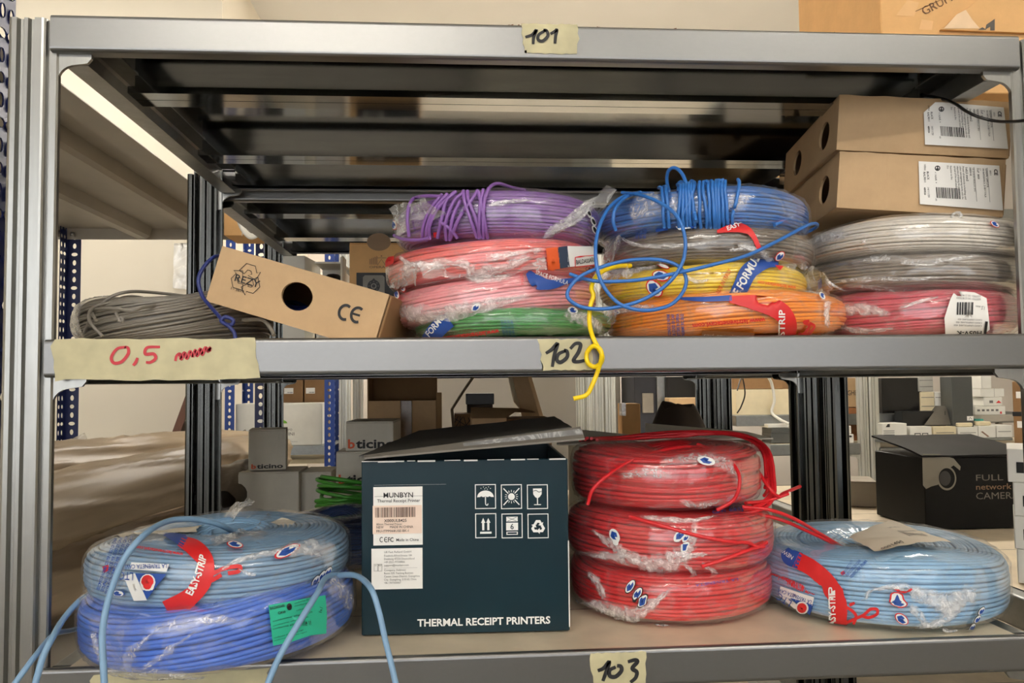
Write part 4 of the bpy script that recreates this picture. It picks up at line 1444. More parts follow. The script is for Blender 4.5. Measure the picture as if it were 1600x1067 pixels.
c.sheet(mb, (350, 842, .03), (430, 800, .20), (540, 838, .14), (440, 856, .00), 0.008, 144, 26, 18, bow=0.0)
c.sheet(mb, (352, 806, .16), (362, 818, .13), (396, 776, .15), (392, 768, .16), 0.006, 145, 12, 6, rag=1.0)
c.sheet(mb, (150, 868, .03), (210, 830, .04), (360, 845, .02), (290, 860, -.02), 0.004, 146, 20, 10)
c.sheet(mb, (488, 842, .06), (548, 836, .12), (540, 868, .12), (500, 880, .03), 0.008, 147, 14, 10)
mb.build('loose_film', FILMC, c.t)
c.sheet(None, (172, 838, .10), (215, 834, .02), (304, 832, .06), (318, 818, .13), 0.003, 148, 14, 8, name='paper_label', mat=solid('cream_label', (222, 212, 192), 0.6))
c.sheet(None, (424, 816, .12), (440, 808, .13), (463, 814, .12), (446, 825, .10), 0.002, 149, 6, 6, name='paper_scrap', mat=solid('cream_label', (222, 212, 192), 0.6))
mb = MB()
for k in range(6):
    mb.tube(c.local(wire([(330, 842 - k * 2, .06 + .012 * k), (370, 830 - k * 2.4, .10 + .01 * k), (420, 820 - k * 2, .14 + .01 * k), (470, 818 - k, .18)], 8)), 0.0028, 7)
mb.tube(c.local(wire([(368, 833, .10), (340, 819, .06), (300, 811, .03), (260, 815, .00), (225, 836, -0.046), (196, 870, -0.062), (178, 910, -0.068), (166, 950, -0.072), (160, 990, -0.078), (161, 1030, -0.082), (164, 1085, -0.086)], 10)), 0.0029, 8)
mb.tube(c.local(wire([(150, 923, .05), (125, 938, .03), (100, 966, .00), (80, 1000, -0.046), (66, 1030, -0.056), (52, 1080, -0.066)], 10)), 0.0029, 8)
mb.tube(c.local(wire([(140, 977, .14), (110, 985, .08), (84, 992, .01), (55, 1025, -0.046), (20, 1072, -0.066)], 10)), 0.0026, 8)
mb.tube(c.local(wire([(565, 905, .16), (555, 898, .10), (535, 898, .06), (510, 902, .02), (495, 928, -0.036), (472, 965, -0.061), (448, 1005, -0.071), (430, 1040, -0.076), (412, 1085, -0.081)], 10)), 0.0029, 8)
mb.tube(c.local(wire([(525, 900, .05), (545, 898, .02), (562, 902, .0), (580, 920, -0.036), (592, 955, -0.046), (602, 1000, -0.051), (612, 1040, -0.056), (622, 1085, -0.061)], 10)), 0.0029, 8)
mb.build('loose_wire', c.mat, c.t)

# ------------------------------------------------------------------ boxes
def box_thing(name, label, l, r, top, bot, Y, d, mat, z0=None, rz=0.0, cat='box', group=None, seam=True, seam_mat=None, rot=None):
    """closed carton whose front face fills l..r, top..bot of the frame at depth Y; local frame: x 0..w, y 0..d, z 0..h"""
    A = at(l, (top + bot) / 2, Y)
    B = at(r, (top + bot) / 2, Y)
    zb_ = at((l + r) / 2, bot, Y)[2] if z0 is None else z0
    h = at((l + r) / 2, top, Y)[2] - zb_
    wd = B[0] - A[0]
    t = thing(name, label, cat, (A[0], Y, zb_), rot or (0, 0, rz), group)
    carton(t, wd, d, h, mat, seam, seam_mat)
    t['w'], t['h'] = wd, h
    del t['w'], t['h']
    return t, wd, h


def carton(t, wd, d, h, mat, seam=True, seam_mat=None, body='carton_body'):
    MB().bbox(0, wd, 0, d, 0, h - 0.0012, 0.0012).build(body, mat, t)
    if seam:
        mb = MB()
        g = 0.0006
        mb.bbox(0.0004, wd - 0.0004, 0.0004, d / 2 - g, h - 0.0012, h + 0.0008, 0.0006)
        mb.build('top_flap', seam_mat or mat, t)
        mb = MB()
        mb.bbox(0.0004, wd - 0.0004, d / 2 + g, d - 0.0004, h - 0.0012, h + 0.0008, 0.0006)
        mb.build('top_flap', seam_mat or mat, t)


def front(t):
    return Face((0, 0, 0), (1, 0, 0), (0, 0, 1))


def bent_arrow(f, cx, cy, r, ang, mat, wd, filled, k=2):
    """one of the three arrows of a recycling sign"""
    c, s_ = math.cos(ang), math.sin(ang)
    def rt(x, y):
        return (cx + r * (x * c - y * s_), cy + r * (x * s_ + y * c))
    body = [(-0.62, 0.40), (-0.30, 0.95), (0.30, 0.95), (0.52, 0.56), (0.74, 0.68), (0.58, 0.12), (0.02, 0.26), (0.24, 0.40), (0.12, 0.58), (-0.10, 0.58), (-0.24, 0.30)]
    pts = [rt(x * 0.9, y * 0.9) for x, y in body]
    if filled:
        f.poly(pts, mat, k)
    else:
        f.stroke(pts + [pts[0]], wd, mat, 0, k)


# --- the dark teal printer carton
p0 = atz(565, 993, DB)
p1 = at(890, 992, p0[1] - 0.004)
MW = math.hypot(p1[0] - p0[0], 0.006)
MH = at(567, 721, p0[1])[2] - DB
mun = thing('printer_carton', 'dark teal printer carton with white icons, its grey lid ajar', 'box', (p0[0], p0[1], DB), (0, 0, math.atan2(-0.006, p1[0] - p0[0])), None)
MD = 0.215
t5 = 0.003
mb = MB()
mb.bbox(0, MW, 0, t5, 0, MH, 0.0008); mb.bbox(0, MW, MD - t5, MD, 0, MH, 0.0008)
mb.bbox(0, t5, t5, MD - t5, 0, MH, 0.0008); mb.bbox(MW - t5, MW, t5, MD - t5, 0, MH, 0.0008)
mb.bbox(t5, MW - t5, t5, MD - t5, 0, 0.003, 0.0008)
mb.build('carton_body', TEAL, mun)
# white worn edges
mb = MB()
rg = random.Random(4)
x = 0.0
while x < MW - 0.004:
    l_ = rg.uniform(0.006, 0.02)
    mb.box(x, min(MW, x + l_), -0.0003, 0.0016, MH - rg.uniform(0.0004, 0.0016), MH + 0.0003)
    x += l_ + rg.uniform(0, 0.012) * (x > 0.03)
mb.box(MW - 0.0008, MW + 0.0003, -0.0003, 0.0012, 0.004, MH * 0.52)
mb.build('worn_edge', PAPER, mun)
# lid: hinged at the back, front edge lifted towards the right
mb = MB()
n_, m_ = 14, 6
G = np.zeros((n_, m_, 3))
for i in range(n_):
    for j in range(m_):
        u, v = i / (n_ - 1), j / (m_ - 1)
        lift = 0.004 + 0.028 * u
        x = -0.002 + (MW + 0.006) * u + 0.05 * v * (1 - u) * 1.0
        y = -0.004 - 0.006 * u + (MD * 0.9) * v
        z = MH + lift * (1 - v * 0.4) + 0.016 * v + 0.0016 * noise.noise(Vector((u * 6, v * 4, 2)))
        G[i, j] = (x, y, z)
top = G.copy(); top[:, :, 2] += 0.0026
mb.grid(G[:, ::-1]); mb.grid(top)
for e0, e1 in ((G[:, 0], top[:, 0]), (top[:, -1], G[:, -1]), (top[0], G[0]), (G[-1], top[-1])):
    mb.grid(np.stack([e0, e1], 1), 0, smooth=False)
mb.build('lid', DARKLID, mun)
# front tuck flap of the lid, grey inner side with a film strip
mb = MB()
G2 = np.zeros((12, 5, 3))
for i in range(12):
    for j in range(5):
        u, v = i / 11, j / 4
        a = G[min(n_ - 1, int(round(u * (n_ - 1)))), 0]
        G2[i, j] = (0.003 + u * (MW + 0.010) + 0.002 * v, -0.004 - 0.006 * u - 0.020 * v * (0.35 + 0.65 * u), MH + 0.005 + 0.028 * u - 0.011 * v * (0.15 + 0.85 * u))
tp = G2.copy(); tp[:, :, 2] += 0.002
mb.grid(G2[:, ::-1]); mb.grid(tp)
for e0, e1 in ((G2[:, 0], tp[:, 0]), (tp[:, -1], G2[:, -1]), (tp[0], G2[0]), (G2[-1], tp[-1])):
    mb.grid(np.stack([e0, e1], 1), 0, smooth=False)
mb.build('tuck_flap', solid('grey_flap_card', (118, 112, 102), 0.5), mun)
mb = MB()
G3 = tp[5:, 1:4].copy(); G3[:, :, 2] += 0.0008
mb.grid(G3)
mb.build('clear_tape', film_mat('clear_tape', 0.45, gloss=0.25), mun)


def mp(px, py):
    """front face coordinates of a picture point"""
    p = np.array(frame_of(mun).inverted() @ Vector(at(px, py, p0[1] - 0.003)))
    return p[0], p[2]


f = front(mun)
S = MW / 325.0   # metres per picture pixel on this face
x0, z0 = mp(583, 853); x1, z1 = mp(660, 760)
f.rect(*mp(584, 758.5), *mp(697, 756.5), WHITEINK)
f.build(mun, 'printed_line')
f = front(mun)
f.rect(x0, z0, x1, z1, PAPER, 1)
xa, za = mp(582, 835); xb, zb_ = mp(659, 789)
f.rect(xa, za, xb, zb_, PINKPAPER, 2)
x, z = mp(599, 778); f.text('MUNBYN', x, z, 46 * S, INK, 8 * S, bold=0.008)
x, z = mp(589, 785.5); f.text('Thermal Receipt Printer', x, z, 67 * S, INK, 5 * S, bold=0.004)
f.rect(x0 + 2 * S, mp(0, 788.3)[1], x1, mp(0, 787.8)[1], GREYINK, 2)
xa, za = mp(586, 809); xb, zb_ = mp(650, 792)
f.barcode(xa, za, xb, zb_, solid('brown_ink', (92, 70, 58), 0.6), 3, k=3)
x, z = mp(600, 816); f.text('X000ULB425', x, z, 35 * S, INK, 4.5 * S, bold=0.01, k=3)
x, z = mp(588, 821); f.text('80mm Thermal Printer', x, z, 40 * S, INK, 3 * S, k=3)
x, z = mp(588, 826); f.text('NEW       MADE IN CHINA', x, z, 57 * S, INK, 3.8 * S, k=3)
x, z = mp(588, 832); f.text('MU-ITPP068USE-BK-I', x, z, 50 * S, INK, 3.6 * S, k=3)
for cxx in (596, 603):
    xx, zz = mp(cxx, 843.5)
    f.stroke([(xx + 2.6 * S * math.cos(a), zz + 3.6 * S * math.sin(a)) for a in np.linspace(0.9, 5.4, 9)], 1.1 * S, INK, 3)
xx, zz = mp(603, 843.5); f.rect(xx - 2 * S, zz - 0.5 * S, xx + 1.6 * S, zz + 0.5 * S, INK, 2)
x, z = mp(606, 847); f.text('FC', x, z, 8.5 * S, INK, 7 * S, bold=0.02)
x, z = mp(619, 846); f.text('Made in China', x, z, 35 * S, INK, 4.4 * S, bold=0.004)
f.build(mun, 'product_label')
f = front(mun)
x0, z0 = mp(580, 922); x1, z1 = mp(660, 856)
f.rect(x0, z0, x1, z1, PAPER, 1)
for k, (tt, wv) in enumerate((('UE Fast Refund GmbH', 42), ('Friedrich-Alfred-Strasse 184', 43), ('Duisburg 47226 Deutschland', 47), ('+49 (0)21-97208866', 32), ('support@munbyn.com', 38), ('Company Address:', 34),
                              ('Room 329, Tianlong Business', 45), ('Center, Liwan District, Guangzhou', 55), ('City, Guangdong, 510160, China', 50), ('+86 17077600067', 26))):
    x, z = mp(600, 864.5 + k * 5.0 + (2.5 if k > 4 else 0) + (0.8 if k else 0)); f.text(tt, x, z, wv * S, GREYINK, 3.1 * S)
x, z = mp(600, 888.5)
for k in range(26):
    f.rect(x + k * 2 * S, z, x + (k * 2 + 1.3) * S, z + 0.4 * S, GREYINK, 2)
for a in (584, 590.5):
    x, z = mp(a, 893); f.frame(x, z, x + 6.2 * S, z + 11 * S, 0.4 * S, GREYINK, 2)
x, z = mp(585, 885); f.text('UK', x, z, 3.5 * S, GREYINK); x, z = mp(591, 885); f.text('REP', x, z, 5 * S, GREYINK)
f.build(mun, 'address_label')
f = front(mun)
x, z = mp(652, 979); f.text('THERMAL RECEIPT PRINTERS', x, z, 208 * S, WHITEINK, 11 * S, bold=0.025)
f.build(mun, 'printed_title')
f = front(mun)
WI = WHITEINK


def icon(cx, cy):
    x, z = mp(cx, cy)
    wv, hv = 33 * S, 38.5 * S
    f.frame(x - wv / 2, z - hv / 2, x + wv / 2, z + hv / 2, 1.3 * S, WI, 1)
    return x, z


x, z = icon(758.5, 775.5)   # umbrella
u = S
dome = [(x + 13 * u * math.cos(a), z - 1 * u + 10.5 * u * math.sin(a)) for a in np.linspace(0, PI, 17)]
f.poly(dome + [(x - 13 * u + 26 * u * i / 12, z - 1 * u + (1.6 * u if i % 3 == 0 else 0.3 * u)) for i in range(1, 12)], WI, 1)
f.stroke([(x, z), (x, z - 10 * u), (x + 0.8 * u, z - 13 * u), (x + 3 * u, z - 13.5 * u), (x + 4 * u, z - 11 * u)], 1.4 * u, WI, 5, 1)
for k, (a, b) in enumerate(((-7, 13), (-3, 15), (1, 14), (5, 15), (8, 12.5), (-1, 12), (3, 11.5))):
    f.poly(circle2(x + a * u, z + b * u, 0.7 * u, 6), WI, 1)
x, z = icon(799, 775.5)     # keep from the sun
f.poly(circle2(x, z, 5.4 * u, 20), WI, 1)
for sx, sz in ((1, 1), (1, -1), (-1, 1), (-1, -1)):
    f.stroke([(x + sx * 5 * u, z + sz * 5 * u), (x + sx * 12.5 * u, z + sz * 13 * u)], 1.6 * u, WI, 0, 1)
for a in (90, 65, 115, 0, 20, -20, 180, 160, 200, 270, 245, 295):
    c_, s_ = math.cos(R2D(a)), math.sin(R2D(a))
    f.stroke([(x + 7.2 * u * c_, z + 7.2 * u * s_), (x + 10.5 * u * c_, z + 10.5 * u * s_)], 0.9 * u, WI, 0, 1)
x, z = icon(839.5, 775.5)   # fragile glass
f.poly([(x - 7 * u, z + 13 * u), (x - 6.6 * u, z + 4 * u), (x - 3.5 * u, z - 0.5 * u), (x - 1 * u, z - 2 * u), (x + 1 * u, z - 2 * u), (x + 3.5 * u, z - 0.5 * u), (x + 6.6 * u, z + 4 * u), (x + 7 * u, z + 13 * u)], WI, 1)
f.stroke([(x - 6.4 * u, z + 9 * u), (x - 2 * u, z + 10 * u), (x + 2 * u, z + 7.5 * u), (x + 6.4 * u, z + 8.6 * u)], 0.9 * u, TEAL, 5, 2)
f.rect(x - 0.8 * u, z - 12 * u, x + 0.8 * u, z - 1 * u, WI, 1); f.rect(x - 5.5 * u, z - 13 * u, x + 5.5 * u, z - 11.8 * u, WI, 1)
x, z = icon(759, 821)       # this way up
for a in (-4, 4):
    f.rect(x + (a - 1.7) * u, z - 7 * u, x + (a + 1.7) * u, z + 5 * u, WI, 1)
    f.poly([(x + (a - 3.4) * u, z + 4.5 * u), (x + (a + 3.4) * u, z + 4.5 * u), (x + a * u, z + 12 * u)], WI, 1)
f.rect(x - 9 * u, z - 12.5 * u, x + 9 * u, z - 9.4 * u, WI, 1)
x, z = icon(800, 821)       # stack no more than six
f.rect(x - 9 * u, z + 6.8 * u, x + 9 * u, z + 14.2 * u, WI, 1)
f.stroke([(x - 7 * u, z + 7.6 * u), (x + 7 * u, z + 13.4 * u)], 0.6 * u, TEAL, 0, 2); f.stroke([(x - 7 * u, z + 13.4 * u), (x + 7 * u, z + 7.6 * u)], 0.6 * u, TEAL, 0, 2)
f.rect(x - 9.4 * u, z - 7 * u, x + 9.4 * u, z + 5 * u, WI, 1)
f.text('6', x - 2.6 * u, z - 5.2 * u, 5.2 * u, TEAL, 8.6 * u, bold=0.01)
f.rect(x - 9 * u, z - 14 * u, x + 9 * u, z - 9 * u, WI, 1); f.rect(x - 7.4 * u, z - 12.6 * u, x + 7.4 * u, z - 10 * u, TEAL, 2)
x, z = icon(840.5, 821)     # recycling
for k in range(3):
    bent_arrow(f, x, z - 1.5 * u, 12.5 * u, k * 2 * PI / 3, WI, 0, True, 1)
f.build(mun, 'handling_symbols')

# --- kraft box with the round hole, one end up on the grey wire
TL, TR, BR, BL = at(346, 382, 0.055), at(606, 457, 0.030), at(582, 525.5, 0.030), at(321, 470, 0.055)
ux = (TR - TL); RW = np.linalg.norm(ux); ux /= RW
ang = math.atan2(-ux[2], ux[0])
RH = np.linalg.norm(TL - BL) * 0.98
rz_ = thing('kraft_box', 'kraft box with a round hole in its face, one end propped on grey wire', 'box', tuple(BL), (0, ang, math.atan2(ux[1], ux[0])), None)
RD = 0.20
hx, hz, hr = 0.0, 0.0, 0.0
I = frame_of(rz_).inverted()
d = ray(464, 463)
lo_, di = I @ Vector(CAM), (I.to_3x3() @ Vector(d))
hp = lo_ + di * (-lo_[1] / di[1])
hx, hz = hp[0], hp[2]
hr = 0.0168
rim = circle2(hx, hz, hr, 28, hr * 0.88)
mb = MB()
outer = []
for a, b in rim:
    da, db = a - hx, b - hz
    ts = []
    if da > 1e-9: ts.append((RW - hx) / da)
    if da < -1e-9: ts.append(-hx / da)
    if db > 1e-9: ts.append((RH - hz) / db)
    if db < -1e-9: ts.append(-hz / db)
    k = min(ts)
    outer.append((hx + da * k, hz + db * k))
# snap the nearest spoke to each corner so that the face stays a full rectangle
for cxx, czz in ((0, 0), (RW, 0), (RW, RH), (0, RH)):
    k = min(range(28), key=lambda i: abs(((math.atan2(outer[i][1] - hz, outer[i][0] - hx) - math.atan2(czz - hz, cxx - hx)) + PI) % (2 * PI) - PI))
    outer[k] = (cxx, czz)
n = 28
v = [(a, 0, b) for a, b in outer] + [(a, 0, b) for a, b in rim] + [(a, 0.004, b) for a, b in rim] + [(a, 0.004, b) for a, b in outer]
fs = []
for i in range(n):
    j = (i + 1) % n
    fs += [(i, j, n + j, n + i), (n + i, n + j, 2 * n + j, 2 * n + i), (2 * n + i, 2 * n + j, 3 * n + j, 3 * n + i)]
mb.add(v, fs)
tk = 0.003
mb.box(0, RW, 0.004, RD, 0, tk); mb.box(0, RW, 0.004, RD, RH - tk, RH)
mb.box(0, tk, 0.004, RD, tk, RH - tk); mb.box(RW - tk, RW, 0.004, RD, tk, RH - tk); mb.box(0, RW, RD - tk, RD, 0, RH)
mb.build('carton_body', KRAFT, rz_)
mb = MB()
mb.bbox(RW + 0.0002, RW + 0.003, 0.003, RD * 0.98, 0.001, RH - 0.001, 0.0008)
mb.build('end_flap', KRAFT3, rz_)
mb = MB()
for k in range(7):
    y = 0.03 + 0.008 * k
    mb.tube([(hx + 0.045 * math.cos(a), y + 0.03 + 0.03 * math.sin(a), 0.010 + 0.003 * math.sin(3 * a + k) + 0.002 * k) for a in np.linspace(0, 2 * PI, 30)[:-1]], 0.0022, 6, closed=True)
mb.build('wire_inside', solid('dark_blue_wire', (30, 44, 110), 0.4), rz_)


def rp(px, py):
    dd = I.to_3x3() @ Vector(ray(px, py))
    q = lo_ + dd * (-lo_[1] / dd[1])
    return q[0], q[2]


f = front(rz_)
PXR = RW / 271.0
x, z = rp(386, 435)
for k in range(3):
    bent_arrow(f, x, z - 0.001, 27 * PXR, k * 2 * PI / 3, INK, 1.1 * PXR, False)
x, z = rp(368, 437); f.text('REZY', x - 1 * PXR, z - 2 * PXR, 40 * PXR, INK, 11 * PXR, rot=0.0, bold=0.01)
x, z = rp(361, 452); f.text('I - 3618', x, z, 21 * PXR, INK, 4 * PXR)
x, z = rp(536, 487)
f.stroke([(x + (4 + 9.5 * math.cos(a)) * PXR, z + 11 * PXR * math.sin(a)) for a in np.linspace(1.05, 5.2, 10)], 4.2 * PXR, INK, 4)
x, z = rp(555, 491)
f.stroke([(x + (4 + 9.5 * math.cos(a)) * PXR, z + 11 * PXR * math.sin(a)) for a in np.linspace(1.05, 5.2, 10)], 4.2 * PXR, INK, 4)
f.rect(x - 5 * PXR, z - 1.7 * PXR, x + 8 * PXR, z + 1.7 * PXR, INK, 2)
f.build(rz_, 'printed_marks')

MBW = MB().tube(wire([(352, 400, .10), (334, 402, .075), (318, 418, .065), (310, 438, .060), (316, 462, .058), (330, 480, .050), (344, 496, .035), (352, 506, .030), (362, 507, .030), (364, 500, .030), (352, 495, .030), (346, 502, .028), (358, 510, .026), (366, 520, .026), (368, 530, .026)], 10), 0.0021, 8)
dbw = MBW.build('blue_wire', solid('dark_blue_wire', (30, 44, 110), 0.4))
tag(dbw, 'thin dark blue wire knotted beside the propped kraft box', 'wire')

# --- two kraft wire boxes over the white coil
def wire_box(label, tl, tr, br, bl, Y, yaw, d, lab, seed, cut):
    TLw, BLw = at(*tl, Y), at(*bl, Y)
    wd = 0.0
    # right corner lies nearer by the yaw
    for _ in range(4):
        TRw = at(*tr, Y - wd * math.sin(yaw))
        wd = math.hypot(TRw[0] - TLw[0], TRw[1] - TLw[1])
    BRw = at(*br, Y - wd * math.sin(yaw))
    h = (np.linalg.norm(TLw - BLw) + np.linalg.norm(TRw - BRw)) / 2
    ux = (BRw - BLw); ux /= np.linalg.norm(ux)
    roll = math.atan2(-ux[2], math.hypot(ux[0], ux[1]))
    t = thing('kraft_box', label, 'box', tuple(BLw), (0, roll, -yaw), 'kraft wire boxes')
    holes = []
    # side wall with two oval hand holes at x = 0
    mb = MB()
    tk = 0.003
    cells = [(0.0, d * 0.08), (d * 0.08, d * 0.36), (d * 0.36, d * 0.58), (d * 0.58, d * 0.86), (d * 0.86, d)]
    for k, (a, b) in enumerate(cells):
        if k in (1, 3):
            cy, cz, ry, rz2 = (a + b) / 2, h * 0.5, d * 0.085, h * 0.26
            N_ = 24
            rim = circle2(cy, cz, ry, N_, rz2)
            out = []
            for p, q in rim:
                da, db = p - cy, q - cz
                ts = []
                if da > 1e-9: ts.append((b - cy) / da)
                if da < -1e-9: ts.append((a - cy) / da)
                if db > 1e-9: ts.append((h - cz) / db)
                if db < -1e-9: ts.append(-cz / db)
                kk = min(ts)
                out.append((cy + da * kk, cz + db * kk))
            for c1, c2 in ((a, 0), (b, 0), (b, h), (a, h)):
                kk = min(range(N_), key=lambda i: abs(((math.atan2(out[i][1] - cz, out[i][0] - cy) - math.atan2(c2 - cz, c1 - cy)) + PI) % (2 * PI) - PI))
                out[kk] = (c1, c2)
            v = [(0, p, q) for p, q in out] + [(0, p, q) for p, q in rim] + [(tk, p, q) for p, q in rim]
            fs = []
            for i in range(N_):
                j = (i + 1) % N_
                fs += [(i, N_ + i, N_ + j, j), (N_ + i, 2 * N_ + i, 2 * N_ + j, N_ + j)]
            mb.add(v, fs)
        else:
            mb.box(0, tk, a, b, 0, h)
    # other walls, the front one slightly buckled
    n_, m_ = 20, 8
    G = np.zeros((n_, m_, 3))
    for i in range(n_):
        for j in range(m_):
            u, v_ = i / (n_ - 1), j / (m_ - 1)
            G[i, j] = (wd * u, -0.003 * math.sin(PI * u) * math.sin(PI * v_) + 0.0012 * noise.noise(Vector((u * 5, v_ * 4, seed))), h * v_ + 0.001 * noise.noise(Vector((u * 9, 3, seed))) * (v_ > 0.5))
    mb.grid(G)
    mb.box(wd - tk, wd, 0, d, 0, h); mb.box(tk, wd - tk, d - tk, d, 0, h)
    mb.box(0, wd, 0.001, d, 0, tk); mb.box(0, wd, 0.001, d, h - tk, h)
    mb.build('carton_body', KRAFT, t)
    mb = MB()
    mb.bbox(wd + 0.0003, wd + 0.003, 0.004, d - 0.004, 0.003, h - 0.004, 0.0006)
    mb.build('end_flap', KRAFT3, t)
    I2 = frame_of(t).inverted()
    l2 = I2 @ Vector(CAM)

    def fp(px, py):
        dd = I2.to_3x3() @ Vector(ray(px, py))
        q = l2 + dd * ((-0.0038 - l2[1]) / dd[1])
        return np.array((q[0], q[2]))
    f = Face((0, -0.0040, 0), (1, 0, 0), (0, 0, 1))
    f.poly([tuple(fp(*p)) for p in lab], PAPER, 1)
    # label frame: a = along the label's reading direction (downwards in the picture), b = towards its lower lines (to the left)
    A0 = fp(*cut[0]); A1 = fp(*cut[1]); A2 = fp(*cut[2])   # top right, bottom right, top left of the lettering field
    ea = A1 - A0; eb = A2 - A0
    La, Lb = np.linalg.norm(ea), np.linalg.norm(eb)

    def line(tt, b, a, L, hgt, bold=0.0):
        V, F, W = text_mesh(tt, bold)
        q = np.stack([A0 + ea * (a + L * x / W) + eb * (b - (y / 0.7) * hgt) for x, y in V])
        f.put(q, F, INK, 2)

    def bar(b0, b1, a0, a1, mat=INK):
        f.poly([tuple(A0 + ea * a + eb * b) for a, b in ((a0, b0), (a1, b0), (a1, b1), (a0, b1))][::-1], mat, 2)
    line('CE', 0.065, 0.05, 0.16, 0.045, 0.03)
    line('0051', 0.125, 0.09, 0.12, 0.022)
    line('GENERAL CAVI S.P.A.', 0.175, 0.04, 0.50, 0.026, 0.01)
    line('VIA NAPOLEONICA, 25 08017 ITALIA', 0.215, 0.04, 0.76, 0.024)
    line('17', 0.255, 0.05, 0.05, 0.02)
    line('DoP  0020', 0.285, 0.05, 0.28, 0.024, 0.01)
    line('CEI 20-20 EN 50525-2-31 2012', 0.345, 0.04, 0.62, 0.022)
    line('H05V-K', 0.385, 0.04, 0.22, 0.026, 0.01)
    line('1x0,5 mm2', 0.435, 0.04, 0.36, 0.028, 0.012)
    for k, tt in enumerate(('Power of electricity in buildings and', 'other civil engineering works with the', 'objective of limiting the generation and', 'spread of fire and smoke')):
        line(tt, 0.475 + 0.036 * k, 0.02, 0.86 - 0.26 * (k == 3), 0.024)
    line('Reaction to fire', 0.635, 0.02, 0.36, 0.024)
    line('Eca', 0.675, 0.02, 0.08, 0.024)
    for b in (0.150, 0.320):
        bar(b, b + 0.004, 0.02, 0.92)
    line('BLACK', 0.945, 0.20, 0.22, 0.026, 0.012)
    line('RAL9011', 0.990, 0.22, 0.26, 0.026, 0.012)
    line('14/11/20', 0.955, 0.62, 0.26, 0.026)
    line('480526', 1.0, 0.62, 0.20, 0.024, 0.012)
    line('100m', 0.975, 0.02, 0.15, 0.024)
    line('< HAR >', 0.845, 0.20, 0.30, 0.026)
    cc = A0 + ea * 0.10 + eb * 0.80
    rr = Lb * 0.030
    f.stroke([(cc[0] + rr * math.cos(a), cc[1] + rr * math.sin(a)) for a in np.linspace(0, 2 * PI, 13)], rr * 0.4, INK, 3)
    f.stroke([(cc[0], cc[1] + rr), (cc[0], cc[1] - rr * 0.6)], rr * 0.45, INK, 0)
    f.stroke([(cc[0] - rr * 0.6, cc[1] - rr * 0.1), (cc[0], cc[1] - rr * 0.7), (cc[0] + rr * 0.6, cc[1] - rr * 0.1)], rr * 0.35, INK, 0)
    rg2 = random.Random(seed)
    b = 0.53
    while b < 0.84:
        wv = rg2.choice((0.006, 0.009, 0.014))
        bar(b, b + wv, 0.60, 0.88)
        b += wv + rg2.choice((0.007, 0.010))
    line('8 004507 020005', 0.86, 0.90, 0.06, 0.02)
    f.build(t, 'product_label')
    return t


wire_box('kraft wire box', (1306, 237), (1566, 250), (1577, 340), (1307, 324), 0.105, R2D(9), 0.25,
         [(1435, 252), (1561, 259), (1567, 329), (1437, 319)], 3, ((1560, 262), (1565, 322), (1440, 256)))['label'] = 'kraft wire box lying directly on the white cable coil'
wire_box('kraft wire box stacked uppermost, its label peeling at one corner', (1306, 152), (1575, 155), (1577, 247), (1307, 234), 0.105, R2D(9), 0.25,
         [(1443, 176), (1461, 160), (1471, 160), (1568, 168), (1575, 233), (1445, 226)], 5, ((1566, 172), (1571, 226), (1446, 164)))

bc = MB().tube(wire([(1440, 148, .14), (1470, 154, .09), (1492, 162, .06), (1510, 174, .04), (1530, 183, .03), (1555, 189, .02), (1580, 190, .0), (1610, 187, -.02), (1660, 176, -.03)], 10), 0.0018, 8).build('black_cable', BLACKP)
tag(bc, 'thin black cable drooping across the kraft box label under the top beam', 'cable')

# --- grey cartons with orange and black lettering, behind
def lettered(t, wd, h, x, z, L, hh, txt='bticino'):
    f = front(t)
    V, F, W = text_mesh('b', 0.03)
    f.text('b', x, z, L * 0.15, ORANGEINK, hh, bold=0.03)
    f.text('ticino', x + L * 0.17, z, L * 0.83, INK, hh, bold=0.03)
    f.build(t, 'printed_text')


GB = 'grey lettered cartons on the bottom shelf'
t, wd, h = box_thing('grey_carton', 'plain grey carton under the tall grey one', 372, 467, 738, 812, 0.74, 0.10, GREYBOX, z0=DB, group=GB)
t, wd, h = box_thing('grey_carton', 'tall grey carton standing on another, small orange and black lettering at its foot', 388, 446, 672, 744, 0.745, 0.075, GREYBOX, group=GB, rz=0.16, z0=at(420, 738, 0.74)[2] + 0.003)
lettered(t, wd, h, wd * 0.08, h * 0.05, wd * 0.84, h * 0.11)
t, wd, h = box_thing('grey_carton', 'grey carton with red and black lettering half hidden by green cable', 470, 518, 738, 800, 0.76, 0.10, GREYBOX, z0=DB, group=GB)
f = front(t)
f.text('b', wd * 0.02, h * 0.10, wd * 0.14, solid('dark_red_ink', (130, 40, 30), 0.5), h * 0.12, bold=0.03); f.text('ticino', wd * 0.2, h * 0.10, wd * 0.78, INK, h * 0.12, bold=0.03)
f.build(t, 'printed_text')
low, wd, h = box_thing('grey_carton', 'wide grey lettered carton partly behind the printer carton', 525, 606, 706, 760, 0.70, 0.09, GREYBOX, group=GB, z0=None)
zlow = low.location.z
lettered(low, wd, h, wd * 0.05, h * 0.08, wd * 0.9, h * 0.27)
t, wd, h = box_thing('grey_carton', 'wide grey lettered carton on top, its lid face lit', 540, 615, 659, 704, 0.708, 0.12, GREYBOX, group=GB, z0=zlow + h + 0.0012, rz=-0.05)
lettered(t, wd, h, wd * 0.05, h * 0.1, wd * 0.98, h * 0.30)
sup, wd, h = box_thing('grey_carton', 'grey carton low behind the green cable, carrying the wide lettered ones', 530, 612, 758, 800, 0.705, 0.09, GREYBOX, group=GB, z0=DB)
MB().bbox(0, wd, 0, 0.09, h, zlow - DB - 0.001, 0.001).build('carton_sleeve', GREYBOX, sup) if zlow - DB - 0.001 > h else None

